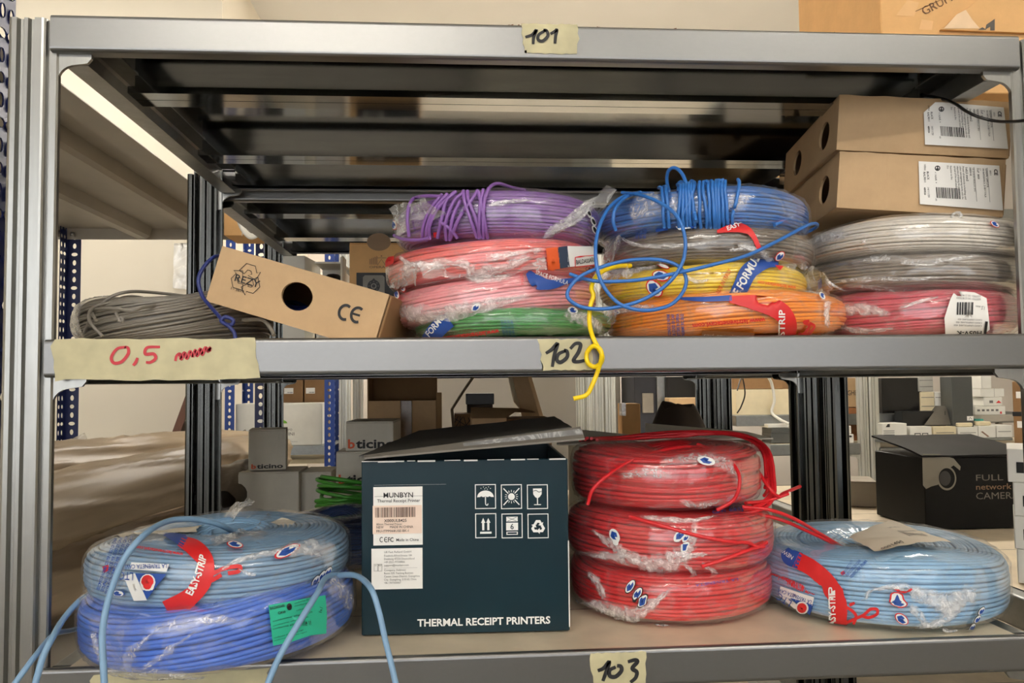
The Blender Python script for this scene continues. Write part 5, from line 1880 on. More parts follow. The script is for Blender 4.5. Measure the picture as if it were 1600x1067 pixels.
# green patch cable and dark blue coil behind
A_ = atz(540, 815, DB)
gc = thing('green_cable', 'bundle of green cable loops in front of the grey cartons', 'cable', (at(545, 790, .60)[0], 0.60, DB), (0, 0, 0))
mb = MB()
rg = random.Random(9)
for k in range(9):
    a_, b_ = 0.05 + rg.uniform(-.006, .006), 0.05 + rg.uniform(-.01, .01)
    ph = rg.uniform(0, 6)
    zc = 0.052 + 0.006 * k
    mb.tube([(a_ * math.cos(a), b_ * math.sin(a), zc + 0.010 * math.sin(a + ph)) for a in np.linspace(0, 2 * PI, 40)[:-1]], 0.0032, 7, closed=True)
for k in range(5):
    mb.tube([(0.052 * math.cos(a), 0.052 * math.sin(a), 0.0045 + 0.0095 * k + 0.002 * math.sin(2 * a + k)) for a in np.linspace(0, 2 * PI, 40)[:-1]], 0.0042, 7, closed=True)
mb.build('cable_loops', solid('green_cable', (72, 150, 52), 0.4), gc)
db = Coil('dark navy cable coil between the steel blue coil and the printer carton', (28, 52, 98), at(520, 870, .42)[0], 0.43, DB, 0.095, 0.04, 0.036, seed=81, group=None)
db.film(s1=1.8, cover=False)

# --- open white carton with red panel behind the red coils
vis = thing('white_carton', 'open white and red carton behind the red coils, its lid flaps spread', 'box', (at(905, 740, .46)[0], 0.46, DB), (0, 0, 0))
VW = at(1205, 740, .46)[0] - at(905, 740, .46)[0]
VH = at(1200, 692, .46)[2] - DB
VD = 0.12
VC = solid('off_white_card', (228, 222, 208), 0.55, 0.04)
mb = MB()
mb.bbox(0, VW, 0, 0.003, 0, VH, 0.0008); mb.bbox(0, VW, VD - 0.003, VD, 0, VH, 0.0008); mb.bbox(0, 0.003, 0.003, VD - 0.003, 0, VH, 0.0008); mb.bbox(VW - 0.003, VW, 0.003, VD - 0.003, 0, VH, 0.0008)
mb.box(0.003, VW - 0.003, 0.003, VD - 0.003, 0, 0.003)
mb.build('carton_body', VC, vis)
for k, (xa, xb, zr, tip) in enumerate(((-0.035, VW * 0.46, 0.020, -0.004), (VW * 0.34, VW + 0.004, 0.020, 0.0))):
    mb = MB()
    n_ = 10
    G = np.zeros((n_, 5, 3))
    for i in range(n_):
        for j in range(5):
            u, v = i / (n_ - 1), j / 4
            G[i, j] = (xa + (xb - xa) * u + (0.03 * v * (1 - u) if k else 0.012 * v), -0.002 + VD * v, VH + 0.0015 + 0.0045 * k + (zr * (1 - u * (1.0 if k == 0 else 0.85))) * v)
    T2 = G.copy(); T2[:, :, 2] += 0.002
    mb.grid(G[:, ::-1]); mb.grid(T2)
    mb.grid(np.stack([G[:, 0], T2[:, 0]], 1), 0, smooth=False); mb.grid(np.stack([T2[0], G[0]], 1), 0, smooth=False); mb.grid(np.stack([G[-1], T2[-1]], 1), 0, smooth=False); mb.grid(np.stack([T2[:, -1], G[:, -1]], 1), 0, smooth=False)
    mb.build('lid_flap', VC, vis)


def vp(px, py):
    p = at(px, py, 0.4595)
    return p[0] - vis.location.x, p[2] - vis.location.z


f = front(vis)
f.rect(*vp(1139, 706), *vp(1191, 677 + 15), solid('red_print', (178, 30, 36), 0.45), 1)
x, z = vp(1072, 699); f.text('HIKVISION', x, z, vp(1136, 699)[0] - x, INK, 0.008, bold=0.02)
x, z = vp(1158, 698); f.text('smart IPC', x, z, vp(1186, 698)[0] - x, WHITEINK, 0.0055)
x, z = vp(1144, 699)
f.rect(x, z, x + 0.010, z + 0.010, WHITEINK, 2)
f.stroke([(x + 0.002, z + 0.008), (x + 0.0045, z + 0.002), (x + 0.009, z + 0.009)], 0.0015, INK, 0, 3)
f.rect(*vp(1040, 706), *vp(1042, 692), GREYINK, 1)
f.build(vis, 'printed_panel')

# --- black camera carton
cb0 = atz(1447, 828, DB)
cb = thing('camera_carton', 'large black carton with a picture of a bullet camera on it', 'box', (cb0[0], cb0[1], DB), (0, 0, 0.0))
CW = 0.20
CH = at(1447, 716, cb0[1])[2] - DB
CD = 0.165
BLK = solid('black_print_card', (11, 10, 9), 0.5, 0.1, spec=0.15)
mb = MB()
mb.bbox(0, CW, 0, CD, 0, CH, 0.0012)
mb.build('carton_body', BLK, cb)
mb = MB()
n_ = 12
G = np.zeros((n_, 6, 3))
for i in range(n_):
    for j in range(6):
        u, v = i / (n_ - 1), j / 5
        G[i, j] = (-0.004 + (CW + 0.004) * u, -0.003 + (CD + 0.006) * v, CH + 0.002 + 0.024 * v ** 0.8 + 0.002 * noise.noise(Vector((u * 5, v * 4, 8))))
T2 = G.copy(); T2[:, :, 2] += 0.003
mb.grid(G[:, ::-1]); mb.grid(T2)
for e0, e1 in ((G[:, 0], T2[:, 0]), (T2[:, -1], G[:, -1]), (T2[0], G[0]), (G[-1], T2[-1])):
    mb.grid(np.stack([e0, e1], 1), 0, smooth=False)
mb.build('lid_flap', BLK, cb)


def cp(px, py):
    p = at(px, py, cb0[1] - 0.0004)
    return p[0] - cb0[0], p[2] - DB


f = front(cb)
CS = (cp(1560, 760)[0] - cp(1460, 760)[0]) / 100
DG = solid('dim_camera_print', (112, 106, 92), 0.5)
f.poly([cp(*q) for q in ((1441, 709), (1466, 709), (1490, 716), (1501, 729), (1500, 735), (1490, 727), (1478, 735), (1472, 748), (1466, 757), (1455, 760), (1447, 764), (1442, 758))][::-1], DG, 1)
x, z = cp(1479, 747); f.poly(circle2(x, z, 15 * CS, 28, 18 * CS), DG, 2)
f.poly(circle2(x, z, 12.5 * CS, 28, 15 * CS), BLK, 3)
f.poly(circle2(x - 3 * CS, z, 9 * CS, 20, 11 * CS), solid('lens_print', (30, 28, 26), 0.4), 4)
f.build(cb, 'printed_camera')
f = front(cb)
TI = solid('dim_lettering', (92, 86, 76), 0.5)
x, z = cp(1525, 751); f.text('FULL HD', x, z, 78 * CS, TI, 9 * CS)
x, z = cp(1525, 765); f.text('network', x, z, 56 * CS, solid('dim_orange_lettering', (110, 84, 58), 0.5), 8.5 * CS, bold=0.01)
x, z = cp(1525, 780); f.text('CAMERA', x, z, 68 * CS, TI, 10 * CS)
f.build(cb, 'printed_text')

# small kraft topped white box beside it
t, wd, h = box_thing('white_box', 'small pale box with a kraft lid beside the black camera carton', 1325, 1366, 752, 790, 0.83, 0.10, solid('pale_card', (150, 140, 124), 0.6), z0=DB, rz=-0.35)
# four white switch boxes at the frame edge
for k in range(4):
    z = DB + 0.0005 + 0.0432 * k
    t = thing('white_box', ('undermost', 'second lowest', 'second highest', 'topmost')[k] + ' white box of the little stack with dark windows', 'box', (1.118 + (0.0012, 0, -0.0004, -0.006)[k], 0.2 + 0.002 * (k % 2), z), (0, 0, -0.62), 'stacked white boxes with dark windows')
    MB().bbox(0, 0.12, 0, 0.11, 0, 0.0428, 0.0008).build('carton_body', WHITE, t)
    f = front(t)
    f.rect(0.010, 0.012, 0.06, 0.026, BLACK, 1)
    f.build(t, 'window')

# kraft cartons on top of the unit
def top_carton(label, l, r, Y, dz, roll, txts, tp=None):
    A = at(l, 45, Y)
    B = at(r, 45, Y)
    t = thing('kraft_carton', label, 'box', (A[0], Y, ZT - 0.0003 + dz), (0, roll, 0.0), None)
    wd = B[0] - A[0]
    carton(t, wd, 0.24, 0.26, KRAFT2)
    I3 = frame_of(t).inverted()
    l3 = I3 @ Vector(CAM)

    def fp(px, py):
        dd = I3.to_3x3() @ Vector(ray(px, py))
        q = l3 + dd * ((-0.0002 - l3[1]) / dd[1])
        return q[0], q[2]
    return t, fp, front(t)


t, fp, f = top_carton('orange kraft carton standing on the top beam, its diagonal flap folded down in front', 1377, 1650, 0.17, 0, 0.0, None)
x, z = fp(1444, 24); x2, z2 = fp(1510, -10)
BP = solid('brown_print', (110, 76, 48), 0.6)
f.text('GRUPPO', x, z, 0.062, BP, 0.0105, rot=math.atan2(z2 - z, x2 - x))
f.stroke([fp(1430, 18), fp(1500, -14)], 0.0008, BP, 0)
f.build(t, 'printed_text')
f = front(t)
TP = solid('torn_paper', (222, 178, 124), 0.7)
f.poly([fp(*q) for q in ((1400, 24), (1418, 0), (1436, 4), (1428, 26))], TP, 1)
f.poly([fp(*q) for q in ((1436, 46), (1440, 30), (1458, 33), (1456, 47))], TP, 1)
f.build(t, 'torn_tape')
fl = [fp(*q) for q in ((1466, 49), (1500, 22), (1536, -6), (1600, -50), (1650, -60), (1650, 56))][::-1]
fl = [(a, max(b, 0.001)) for a, b in fl]
flo = MB().prism(fl, 'y', -0.006, -0.002).build('folded_flap', KRAFT2, t)
f = Face((0, -0.0064, 0), (1, 0, 0), (0, 0, 1))
GP = solid('grey_print', (84, 78, 70), 0.6)
f.poly([fp(*q) for q in ((1523, 50), (1530, 46), (1536, 50))], GP, 1)
f.poly([fp(*q) for q in ((1534, 50), (1536, 42), (1549, 33), (1549, 51), (1542, 51), (1542, 45))], GP, 1)
f.poly([fp(*q) for q in ((1470, 48), (1490, 26), (1504, 19), (1514, 34), (1526, 48))], solid('torn_liner', (226, 196, 158), 0.7), 1)
f.build(flo, 'printed_logo')
# crumbs of brick dust along the top beam
mb = MB()
rg = random.Random(2)
for k in range(60):
    x = rg.choice((rg.uniform(0.44, 0.62), rg.uniform(0.60, 0.80)))
    y = rg.uniform(0.004, 0.02)
    s_ = rg.uniform(0.0008, 0.0022)
    P = [(x + s_ * rg.uniform(-1, 1) * 1.6, y + s_ * rg.uniform(-1, 1), ZT + s_ * rg.uniform(0, 1)) for _ in range(5)]
    mb.add(P, [(0, 1, 2), (0, 2, 3), (0, 3, 4), (1, 2, 4), (2, 3, 4), (0, 1, 4)])
o = mb.build('rust_crumbs', solid('rust_crumb', (128, 84, 62), 0.8))
tag(o, 'crumbs of reddish dust lying along the top beam', 'dust')
o['kind'] = 'stuff'

# ------------------------------------------------------------------ blue slotted racks
def slotted(mb, o, ux, length, wd, n_in=(0, 1, 0), pitch=0.026, t=0.002, rows=(0.5,), big=0.30):
    """plate of width wd along ux, rising length from o, punched with alternating slots and rounds"""
    o = np.array(o, float); ux = np.array(ux, float); uz = np.array((0, 0, 1.0)); nn = np.cross(ux, uz)
    K = 10
    L = int(length / pitch)
    edges = [0.0] + [(a + b) / 2 for a, b in zip(rows[:-1], rows[1:])] + [1.0]
    for i in range(L):
        for r, (e0, e1) in zip(rows, zip(edges[:-1], edges[1:])):
            x0, x1 = e0 * wd, e1 * wd
            z0, z1 = i * pitch, (i + 1) * pitch
            cx, cz = r * wd, (z0 + z1) / 2
            k = i % 4
            base = big * min(wd / len(rows), pitch) * 0.9
            rx, rz = ((base * 0.8, pitch * 0.33), (base * 0.95, pitch * 0.25), (base * 0.8, pitch * 0.33), (base * 1.4, pitch * 0.22))[k]
            rim = circle2(cx, cz, rx, K, rz)
            out = []
            for a, b in rim:
                da, db = a - cx, b - cz
                ts = []
                if da > 1e-9: ts.append((x1 - cx) / da)
                if da < -1e-9: ts.append((x0 - cx) / da)
                if db > 1e-9: ts.append((z1 - cz) / db)
                if db < -1e-9: ts.append((z0 - cz) / db)
                q = min(ts)
                out.append((cx + da * q, cz + db * q))
            for c1, c2 in ((x0, z0), (x1, z0), (x1, z1), (x0, z1)):
                q = min(range(K), key=lambda m: abs(((math.atan2(out[m][1] - cz, out[m][0] - cx) - math.atan2(c2 - cz, c1 - cx)) + PI) % (2 * PI) - PI))
                out[q] = (c1, c2)
            v = [o + ux * a + uz * b for a, b in out] + [o + ux * a + uz * b for a, b in rim] + [o + ux * a + uz * b + nn * t for a, b in rim]
            fs = []
            for m in range(K):
                j = (m + 1) % K
                fs += [(m, j, K + j, K + m), (K + m, K + j, 2 * K + j, 2 * K + m)]
            mb.add(v, fs)
    return mb


def blue_post(t, x, y, sx, sy, mat, h, z0=0.0, w1=0.035, w2=0.045):
    mb = MB()
    slotted(mb, (x, y, z0), (sx, 0, 0), h - z0, w1)
    slotted(mb, (x, y, z0), (0, sy, 0), h - z0, w2, rows=(0.35, 0.75))
    return mb.build('upright', mat, t)


# the deep rack beyond the end post: dark underside above, wrapped rolls below
LRX0, LRX1, LRY0, LRY1 = -0.84, -0.19, 0.12, 1.75
lr = thing('slotted_rack', 'blue slotted rack with a deep dark shelf beyond the end of the zinc unit', 'shelving', (0, 0, 0))
LZ = 1.905
blue_post(lr, LRX1, LRY1, -1, -1, NAVY, 2.25)
blue_post(lr, LRX0, LRY1, 1, -1, NAVY, 2.25, w1=0.085, w2=0.06) if False else None
mb = MB()
slotted(mb, (LRX0 + 0.087, LRY1, 0), (-1, 0, 0), 2.25, 0.040)
slotted(mb, (LRX0 + 0.047, LRY1, 0), (0, -1, 0), 2.25, 0.05, rows=(0.35, 0.75))
MBp = mb.build('upright', NAVY, lr)
blue_post(lr, LRX0, LRY0, 1, 1, NAVY, 2.25)
blue_post(lr, -0.120, LRY0, -1, 1, NAVY, 2.25)
mb = MB()
mb.box(LRX0, LRX1 - 0.05, LRY0, LRY1 - 0.003, LZ + 0.034, LZ + 0.036)
mb.box(LRX0, LRX1, LRY1 - 0.006, LRY1 - 0.003, LZ, LZ + 0.036); mb.box(LRX0, LRX1, LRY0, LRY0 + 0.003, LZ, LZ + 0.036)
mb.box(LRX1 - 0.052, LRX1 - 0.050, LRY0, LRY1 - 0.003, LZ, LZ + 0.036); mb.box(LRX0, LRX0 + 0.003, LRY0, LRY1 - 0.003, LZ, LZ + 0.036)
mb.box(LRX1 - 0.05, LRX1, LRY0, LRY1 - 0.003, LZ, LZ + 0.002)
sh = mb.build('shelf', DARKGREY, lr)
for xr in (-0.36, -0.56):
    MB().prism([(xr - 0.03, LZ + 0.034), (xr - 0.024, LZ + 0.006), (xr - 0.014, LZ - 0.002), (xr + 0.014, LZ - 0.002), (xr + 0.024, LZ + 0.006), (xr + 0.03, LZ + 0.034)], 'y', LRY0 + 0.01, LRY1 - 0.03).build('stiffening_rib', DARKGREY, sh)
MB().box(LRX0, LRX1, LRY0, LRY1 - 0.003, 1.010, 1.035).build('shelf', DARKGREY, lr)
mb = MB()
for px, py in ((90, 363), (113, 366)):
    p = at(px, py, LRY1 - 0.02)
    mb.lathe([(0.0, -0.006), (0.007, -0.006), (0.007, 0.006), (0.0, 0.006)], 6, p)
mb.build('corner_bolt', POST, lr)

# wrapped rolls lying on it
for k, (x0, z0, x1, z1, r, y0, y1) in enumerate(((-0.62, 1.112, -0.26, 1.112, 0.060, 0.30, 1.60), (-0.40, 1.110, -0.09, 1.122, 0.058, 0.22, 1.45), (-0.305, 1.250, -0.10, 1.266, 0.056, 0.32, 1.45), (-0.51, 1.285, -0.24, 1.270, 0.06, 0.35, 1.62))):
    t = thing('wrapped_roll', ('brown film wrapped roll lowest at the back of the deep rack', 'brown film wrapped roll nearest the end post, low', 'brown film wrapped roll on top beside the inner post', 'brown film wrapped roll on top towards the wall, loose sheet end')[k], 'roll', (0, 0, 0), (0, 0, 0), 'brown film wrapped rolls')
    n_, m_ = 44, 64
    G = np.zeros((n_, m_, 3))
    A0, A1 = np.array((x0, y0, z0)), np.array((x1, y1, z1))
    for i in range(n_):
        u = i / (n_ - 1)
        c_ = A0 + (A1 - A0) * u
        rr = r * (1 - 0.15 * abs(2 * u - 1) ** 6)
        for j in range(m_):
            a = 2 * PI * j / m_
            q = rr * (1 + 0.16 * noise.noise(Vector((math.cos(a) * 1.6 + u * 2.0, math.sin(a) * 1.6, k * 5 + u * 1.2))) + 0.20 * (1 - abs(noise.noise(Vector((a * 1.7 + u * 3, u * 1.6, k + 9.0))))) ** 6)
            G[i, j] = c_ + np.array((q * math.cos(a), 0, q * math.sin(a)))
    mb = MB().grid(G, 0, False, True)
    mb.add([G[0].mean(0)] + list(G[0]), [(0, j + 1, (j + 1) % m_ + 1) for j in range(m_)]); mb.add([G[-1].mean(0)] + list(G[-1]), [(0, (j + 1) % m_ + 1, j + 1) for j in range(m_)])
    mb.build('film_wrapping', BROWNFILM, t)
    # bunched film ends
    mb = MB()
    H = np.zeros((14, 8, 3))
    for i in range(14):
        for j in range(8):
            a = PI * i / 13
            v = j / 7
            q = r * (0.8 - 0.5 * v + 0.35 * noise.noise(Vector((i * 0.7, v * 3, k))))
            H[i, j] = A1 + np.array((q * math.cos(a), 0.09 * v, q * math.sin(a)))
    mb.grid(H)
    if k == 3:
        P = [at(72, 706, 1.2), at(132, 676, 1.2), at(154, 742, 1.1), at(72, 752, 1.1)]
        S = np.zeros((8, 8, 3))
        for i in range(8):
            for j in range(8):
                u, v = i / 7, j / 7
                S[i, j] = (P[0] * (1 - u) + P[1] * u) * (1 - v) + (P[3] * (1 - u) + P[2] * u) * v
                S[i, j, 1] += 0.012 * noise.noise(Vector((u * 3, v * 3, 4)))
        mb.grid(S)
    mb.build('film_end', film_mat('brown_loose_film', 0.55, (0.62, 0.56, 0.48), 0.12, scale=30, fold=0.3), t)
# dark film bundle beyond the inner post
MBd = thing('wrapped_bundle', 'dark bundle in crumpled clear film behind the inner post', 'bundle', tuple(at(358, 800, .75) * (1, 1, 0) + np.array((0, 0, ZB))))
G = np.zeros((24, 14, 3))
for i in range(24):
    for j in range(14):
        a = 2 * PI * i / 24
        v = j / 13
        q = (0.045 + 0.012 * noise.noise(Vector((math.cos(a) * 2, math.sin(a) * 2, v * 4)))) * math.sin(PI * (0.06 + 0.9 * v)) ** 0.5
        G[i, j] = (q * math.cos(a), 0.16 * (v - 0.5) + 0.05, 0.052 + q * math.sin(a) + 0.035 * v)
MB().grid(G, 0, True, False).build('film_wrapping', solid('dark_wrap', (92, 80, 66), 0.35, 0.3, 30, 0.6), MBd)

# leaning plank and hanging sheet by the wall
a, b = at(262, 735, 2.35), at(320, 575, 2.45)
pl = thing('wooden_plank', 'dark brown plank leaning by the wall, its foot wrapped in white paper', 'plank', (0, 0, 0))
dx = b - a
a0 = a - dx * (a[2] / dx[2])
top = a + dx * 1.25
tv = dx / np.linalg.norm(dx)
nv = np.array((tv[2], 0, -tv[0]))
mb = MB()
for o_, wv, yy in ((-0.035, 0.03, 0.0), (0.005, 0.018, 0.012), (0.032, 0.012, 0.0)):
    A = [a0 + nv * o_, a0 + nv * (o_ + wv), top + nv * (o_ + wv), top + nv * o_]
    v = [tuple(p + np.array((0, yy, 0))) for p in A] + [tuple(p + np.array((0, 0.05, 0))) for p in A]
    mb.add(v, [(0, 1, 2, 3), (7, 6, 5, 4), (0, 4, 5, 1), (1, 5, 6, 2), (2, 6, 7, 3), (3, 7, 4, 0)])
mb.build('board', solid('brown_wood', (98, 62, 46), 0.55, 0.2, 8, stretch=(6, 6, 0.6)), pl)
mb = MB()
q0 = a + dx * -0.45; q1 = a + dx * 0.12
G = np.zeros((8, 12, 3))
for i in range(8):
    for j in range(12):
        ang_ = 2 * PI * j / 12
        c_ = q0 + (q1 - q0) * (i / 7)
        rr = 0.052 + 0.008 * noise.noise(Vector((i * .8, math.cos(ang_) * 2, math.sin(ang_) * 2)))
        G[i, j] = c_ + nv * rr * math.cos(ang_) + np.array((0, 0.025 + rr * math.sin(ang_) * 0.9, 0))
mb.grid(G, 0, False, True)
mb.build('paper_wrapping', WHITE, pl)
mb = MB()
P = [at(272, 380, 2.585), at(296, 380, 2.585), at(292, 452, 2.585), at(270, 450, 2.585)]
G = np.zeros((8, 12, 3))
for i in range(8):
    for j in range(12):
        u, v = i / 7, j / 11
        G[i, j] = (P[0] * (1 - u) + P[1] * u) * (1 - v) + (P[3] * (1 - u) + P[2] * u) * v + np.array((0, 0.009 * noise.noise(Vector((u * 3, v * 4, 1))), 0))
T2 = G[:, 0].copy(); T2[:, 2] = 2.0
mb.grid(np.concatenate([T2[:, None], G], 1))
o = mb.build('hanging_sheet', film_mat('hanging_film', 0.75, (0.95, 0.94, 0.9), scale=8, fold=0.2))
tag(o, 'whitish plastic sheet hanging by the wall behind the inner post', 'sheet')

# ------------------------------------------------------------------ behind: things on the back unit's middle shelf
t, wd, h = box_thing('camera_box', 'orange kraft box with a black panel picturing a dome camera, beside the salmon coil', 546, 655, 380, 528, 0.82, 0.15, KRAFT2, z0=DK)


def bp(px, py, Y=0.8196):
    p = at(px, py, Y)
    return p[0] - t.location.x, p[2] - t.location.z


f = front(t)
f.rect(*bp(557, 525), *bp(656, 426), BLACK, 1)
f.poly(circle2(*bp(592, 378), 0.024, 24, 0.018), solid('dull_brown_print', (150, 122, 92), 0.6), 1)
x, z = bp(577, 419); f.text('OPERA', x, z, 0.032, solid('dull_brown_print2', (150, 116, 82), 0.6), 0.0045, bold=0.02)
for k in range(5):
    xx = bp(577 + k * 2.6, 0)[0]
    f.rect(xx, bp(0, 413)[1], xx + 0.0018, bp(0, 404 - k * 1.1)[1], solid('dull_brown_print2', (150, 116, 82), 0.6), 1)
f.stroke([bp(590, 414), bp(596, 405), bp(602, 414)], 0.0012, solid('dull_brown_print2', (150, 116, 82), 0.6), 0)
f.stroke([bp(588, 403), bp(604, 403)], 0.0012, solid('dull_brown_print2', (150, 116, 82), 0.6), 0)
f.poly(circle2(*bp(596, 400), 0.0016, 10), solid('dull_brown_print2', (150, 116, 82), 0.6), 1)
GRY = solid('printed_grey', (128, 122, 112), 0.5)
x0, z0 = bp(567, 462); x1, z1 = bp(601, 430)
f.poly([(x0, z0), (x1, z0), (x1, z1 - 0.004), (x1 - 0.004, z1), (x0 + 0.004, z1), (x0, z1 - 0.004)], GRY, 2)
cx_, cz_ = bp(584, 447)
f.poly(circle2(cx_, cz_, 0.0125, 24), BLACK, 3); f.poly([(cx_ - 0.004, cz_ + 0.0115), (cx_, cz_ + 0.016), (cx_ + 0.004, cz_ + 0.0115)], BLACK, 3)
f.poly(circle2(cx_, cz_, 0.0058, 20), GRY, 4); f.poly(circle2(cx_, cz_, 0.0036, 18), BLACK, 5)
for k in range(8):
    a = k * PI / 4
    f.poly(circle2(cx_ + 0.0092 * math.cos(a), cz_ + 0.0092 * math.sin(a), 0.001, 8), GRY, 4)
f.build(t, 'printed_panel')

t, wd, h = box_thing('white_box', 'closed white box behind the propped kraft box', 442, 477, 399, 520, 1.0, 0.13, WHITE, z0=DK, rz=-0.10, seam=False)
ob = thing('white_box', 'open white box with a black dome inside, behind the propped kraft box', 'box', (at(492, 430, .95)[0], .95, DK))
OW = at(538, 430, .95)[0] - ob.location.x
OH = at(500, 409, .95)[2] - DK
mb = MB()
mb.box(0, OW, 0.10, 0.103, 0, OH); mb.box(0, 0.003, 0, 0.103, 0, OH - 0.03); mb.box(OW - 0.003, OW, 0, 0.103, 0, OH - 0.02); mb.box(0, OW, 0, 0.103, 0, 0.003)
mb.box(0, OW * 0.95, 0.0, 0.10, OH - 0.004, OH); mb.box(0, OW, 0, 0.003, 0, OH - 0.055)
mb.build('carton_body', WHITE, ob)
o_ = MB().bbox(OW - 0.006, OW + 0.002, -0.02, 0.02, OH - 0.05, OH + 0.010, 0.003).build('side_flap', WHITE, ob)
dm = MB().lathe([(0.030, 0), (0.030, OH - 0.055), (0.028, OH - 0.045), (0.022, OH - 0.032), (0.012, OH - 0.024), (0.0, OH - 0.022)], 28, (OW / 2, 0.05, 0.003)).build('dome', BLACKP, ob)
cc = at(385, 350, 1.2)
t = thing('cable_hank', 'hank of white flat cable hanging in front of cream card on the back shelf', 'cable', tuple(at(392, 345, 1.13)))
mb = MB()
for k in range(3):
    mb.tube(t_ := [tuple(np.array(q) - np.array(t.location)) for q in wire([(368, 322, 1.13 + k * .006), (371 + k * 2, 340, 1.12 + k * .006), (378 + k * 2, 358, 1.12 + k * .006), (390 + k, 371 - k * 2, 1.12 + k * .006), (402, 368 - k * 2, 1.12 + k * .006), (412, 354 - k, 1.13 + k * .006)], 8)], 0.0042, 7)
mb.build('cable_loop', WHITE, t)
mb = MB(); p_ = at(393, 358, 1.14) - np.array(t.location)
mb.bbox(p_[0] - .012, p_[0] + .012, p_[1], p_[1] + .02, p_[2] - .008, p_[2] + .012, .003)
mb.build('connector', solid('clear_connector', (170, 168, 160), 0.2), t)
MB().tube([(-0.02, 0.0, at(380, 330, 1.13)[2] - t.location.z), (-0.02, 0, 1.8060 - t.location.z)], 0.001, 5).build('string', WHITE, t)
t, wd, h = box_thing('kraft_carton', 'kraft carton seen past the inner post, behind the hanging white hank', 350, 412, 322, 368, 1.24, 0.12, KRAFT2, group=None)

# ------------------------------------------------------------------ the row across the far aisle, facing this way
FY = 2.35
BH2 = 0.046


def zpx(x, y, Y):
    return at(x, y, Y)[2]


LIGHTPOST = galv('bright_post', (214, 214, 206), 0.5, 40, (2, 2, 0.2))
fz1 = zpx(1230, 694, FY)       # lit shelf
fz2 = zpx(1230, 650, FY)
F1 = shelving_unit('zinc shelving unit across the far aisle with white device boxes on it', 1.028, 2.028, FY, FY + 0.45, (0.5, fz1, 2.15), 2.2, post=LIGHTPOST, beams=[GREYBEAM] * 3, group='far aisle shelving units', bh=BH2, panels=2)
F0 = shelving_unit('zinc shelving unit across the far aisle standing almost empty before the pale wall', -0.012, 0.944, FY, FY + 0.45, (0.5, 2.15), 2.2, post=LIGHTPOST, beams=[GREYBEAM] * 2, group='far aisle shelving units', bh=BH2, panels=2)
F2 = shelving_unit('zinc shelving unit across the far aisle past the white device boxes', 2.112, 3.08, FY, FY + 0.45, (0.5, fz1 - 0.02, 2.15), 2.2, post=LIGHTPOST, beams=[GREYBEAM] * 3, group='far aisle shelving units', bh=BH2, panels=2)

cu = thing('cupboard', 'pale grey cupboard front seen past the bent card strip', 'cupboard', (0.25, 3.30, 0.0))
MB().bbox(0, 1.0, 0, 0.4, 0.0, 1.95, 0.004).build('cabinet_body', solid('pale_grey_cupboard', (176, 170, 160), 0.6, 0.03, 3), cu)
for k in range(2):
    d_ = MB().bbox(0.006 + 0.497 * k, 0.497 + 0.497 * k, -0.018, -0.001, 0.08, 1.93, 0.003).build('door', solid('pale_grey_cupboard', (176, 170, 160), 0.6, 0.03, 3), cu)
    MB().bbox(0.455 + 0.07 * k, 0.475 + 0.07 * k, -0.032, -0.0185, 0.95, 1.07, 0.003).build('handle', POST, d_)

# perforated blue rack with the white carton
br = thing('slotted_rack', 'bright blue perforated rack holding a white carton and two kraft boxes', 'shelving', (0, 0, 0))
BY = 2.28
bx0, bx1 = at(351, 650, BY)[0], at(522, 650, BY)[0]
for x, s in ((bx0, 1), (bx1, -1)):
    for yy, sy in ((BY, 1), (BY + 0.28, -1)):
        mb = MB()
        slotted(mb, (x, yy, 0), (s, 0, 0), 2.1, 0.036, pitch=0.024, big=0.24)
        slotted(mb, (x, yy, 0), (0, sy, 0), 2.1, 0.034, pitch=0.024, big=0.24)
        mb.build('upright', BLUE, br)
bz = zpx(440, 697, BY)
for z in (bz, bz + 0.42, bz - 0.45):
    mb = MB().box(bx0 + 0.003, bx1 - 0.003, BY + 0.004, BY + 0.276, z - 0.003, z)
    mb.box(bx0 + 0.037, bx1 - 0.037, BY + 0.002, BY + 0.004, z - 0.034, z)
    mb.build('shelf', GREYBEAM, br)
t, wd, h = box_thing('white_carton', 'white carton with grey lettering and a green leaf mark on the blue perforated rack', 368, 503, 631, 697, BY + 0.03, 0.16, WHITE, z0=bz + 0.0005)
f = front(t)
x, z = [a - b for a, b in zip(at(444, 673, BY + .03)[[0, 2]], (t.location.x, t.location.z))]
f.text('GRUPPO', x - 0.015, z, 0.045, GREYINK, 0.008); f.text('COMINI', x - 0.03, z - 0.018, 0.068, GREYINK, 0.012)
f.poly([(x - 0.01, z + 0.028), (x + 0.012, z + 0.028), (x + 0.008, z + 0.036), (x - 0.004, z + 0.042)], solid('leaf_green', (130, 190, 60), 0.5), 2)
f.rect(x - 0.02, z - 0.042, x + 0.05, z - 0.0412, GREYINK, 1)
f.build(t, 'printed_text')
zz = t.location.z + h
for k, (l, r) in enumerate(((442, 473), (475.5, 511))):
    A_ = at(l, 620, BY + .16)
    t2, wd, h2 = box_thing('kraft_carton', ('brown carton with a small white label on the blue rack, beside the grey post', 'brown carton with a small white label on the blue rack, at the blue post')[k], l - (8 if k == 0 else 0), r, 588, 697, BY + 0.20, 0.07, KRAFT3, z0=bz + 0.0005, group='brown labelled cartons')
    f = front(t2)
    lx = 0.025 if k == 0 else 0.006
    zl = zpx(470, 615, BY + .2) - t2.location.z
    f.rect(lx, zl, lx + 0.036, zl + 0.023, PAPER, 1)
    f.barcode(lx + 0.012, zl + 0.003, lx + 0.034, zl + 0.007, INK, 3)
    f.build(t2, 'small_label')
zw = zpx(440, 720, BY)
MB().bbox(bx0 + 0.04, bx1 - 0.04, BY + 0.06, BY + 0.25, zw - 0.018, zw, 0.002).build('wooden_shelf_board', CREAM, br)

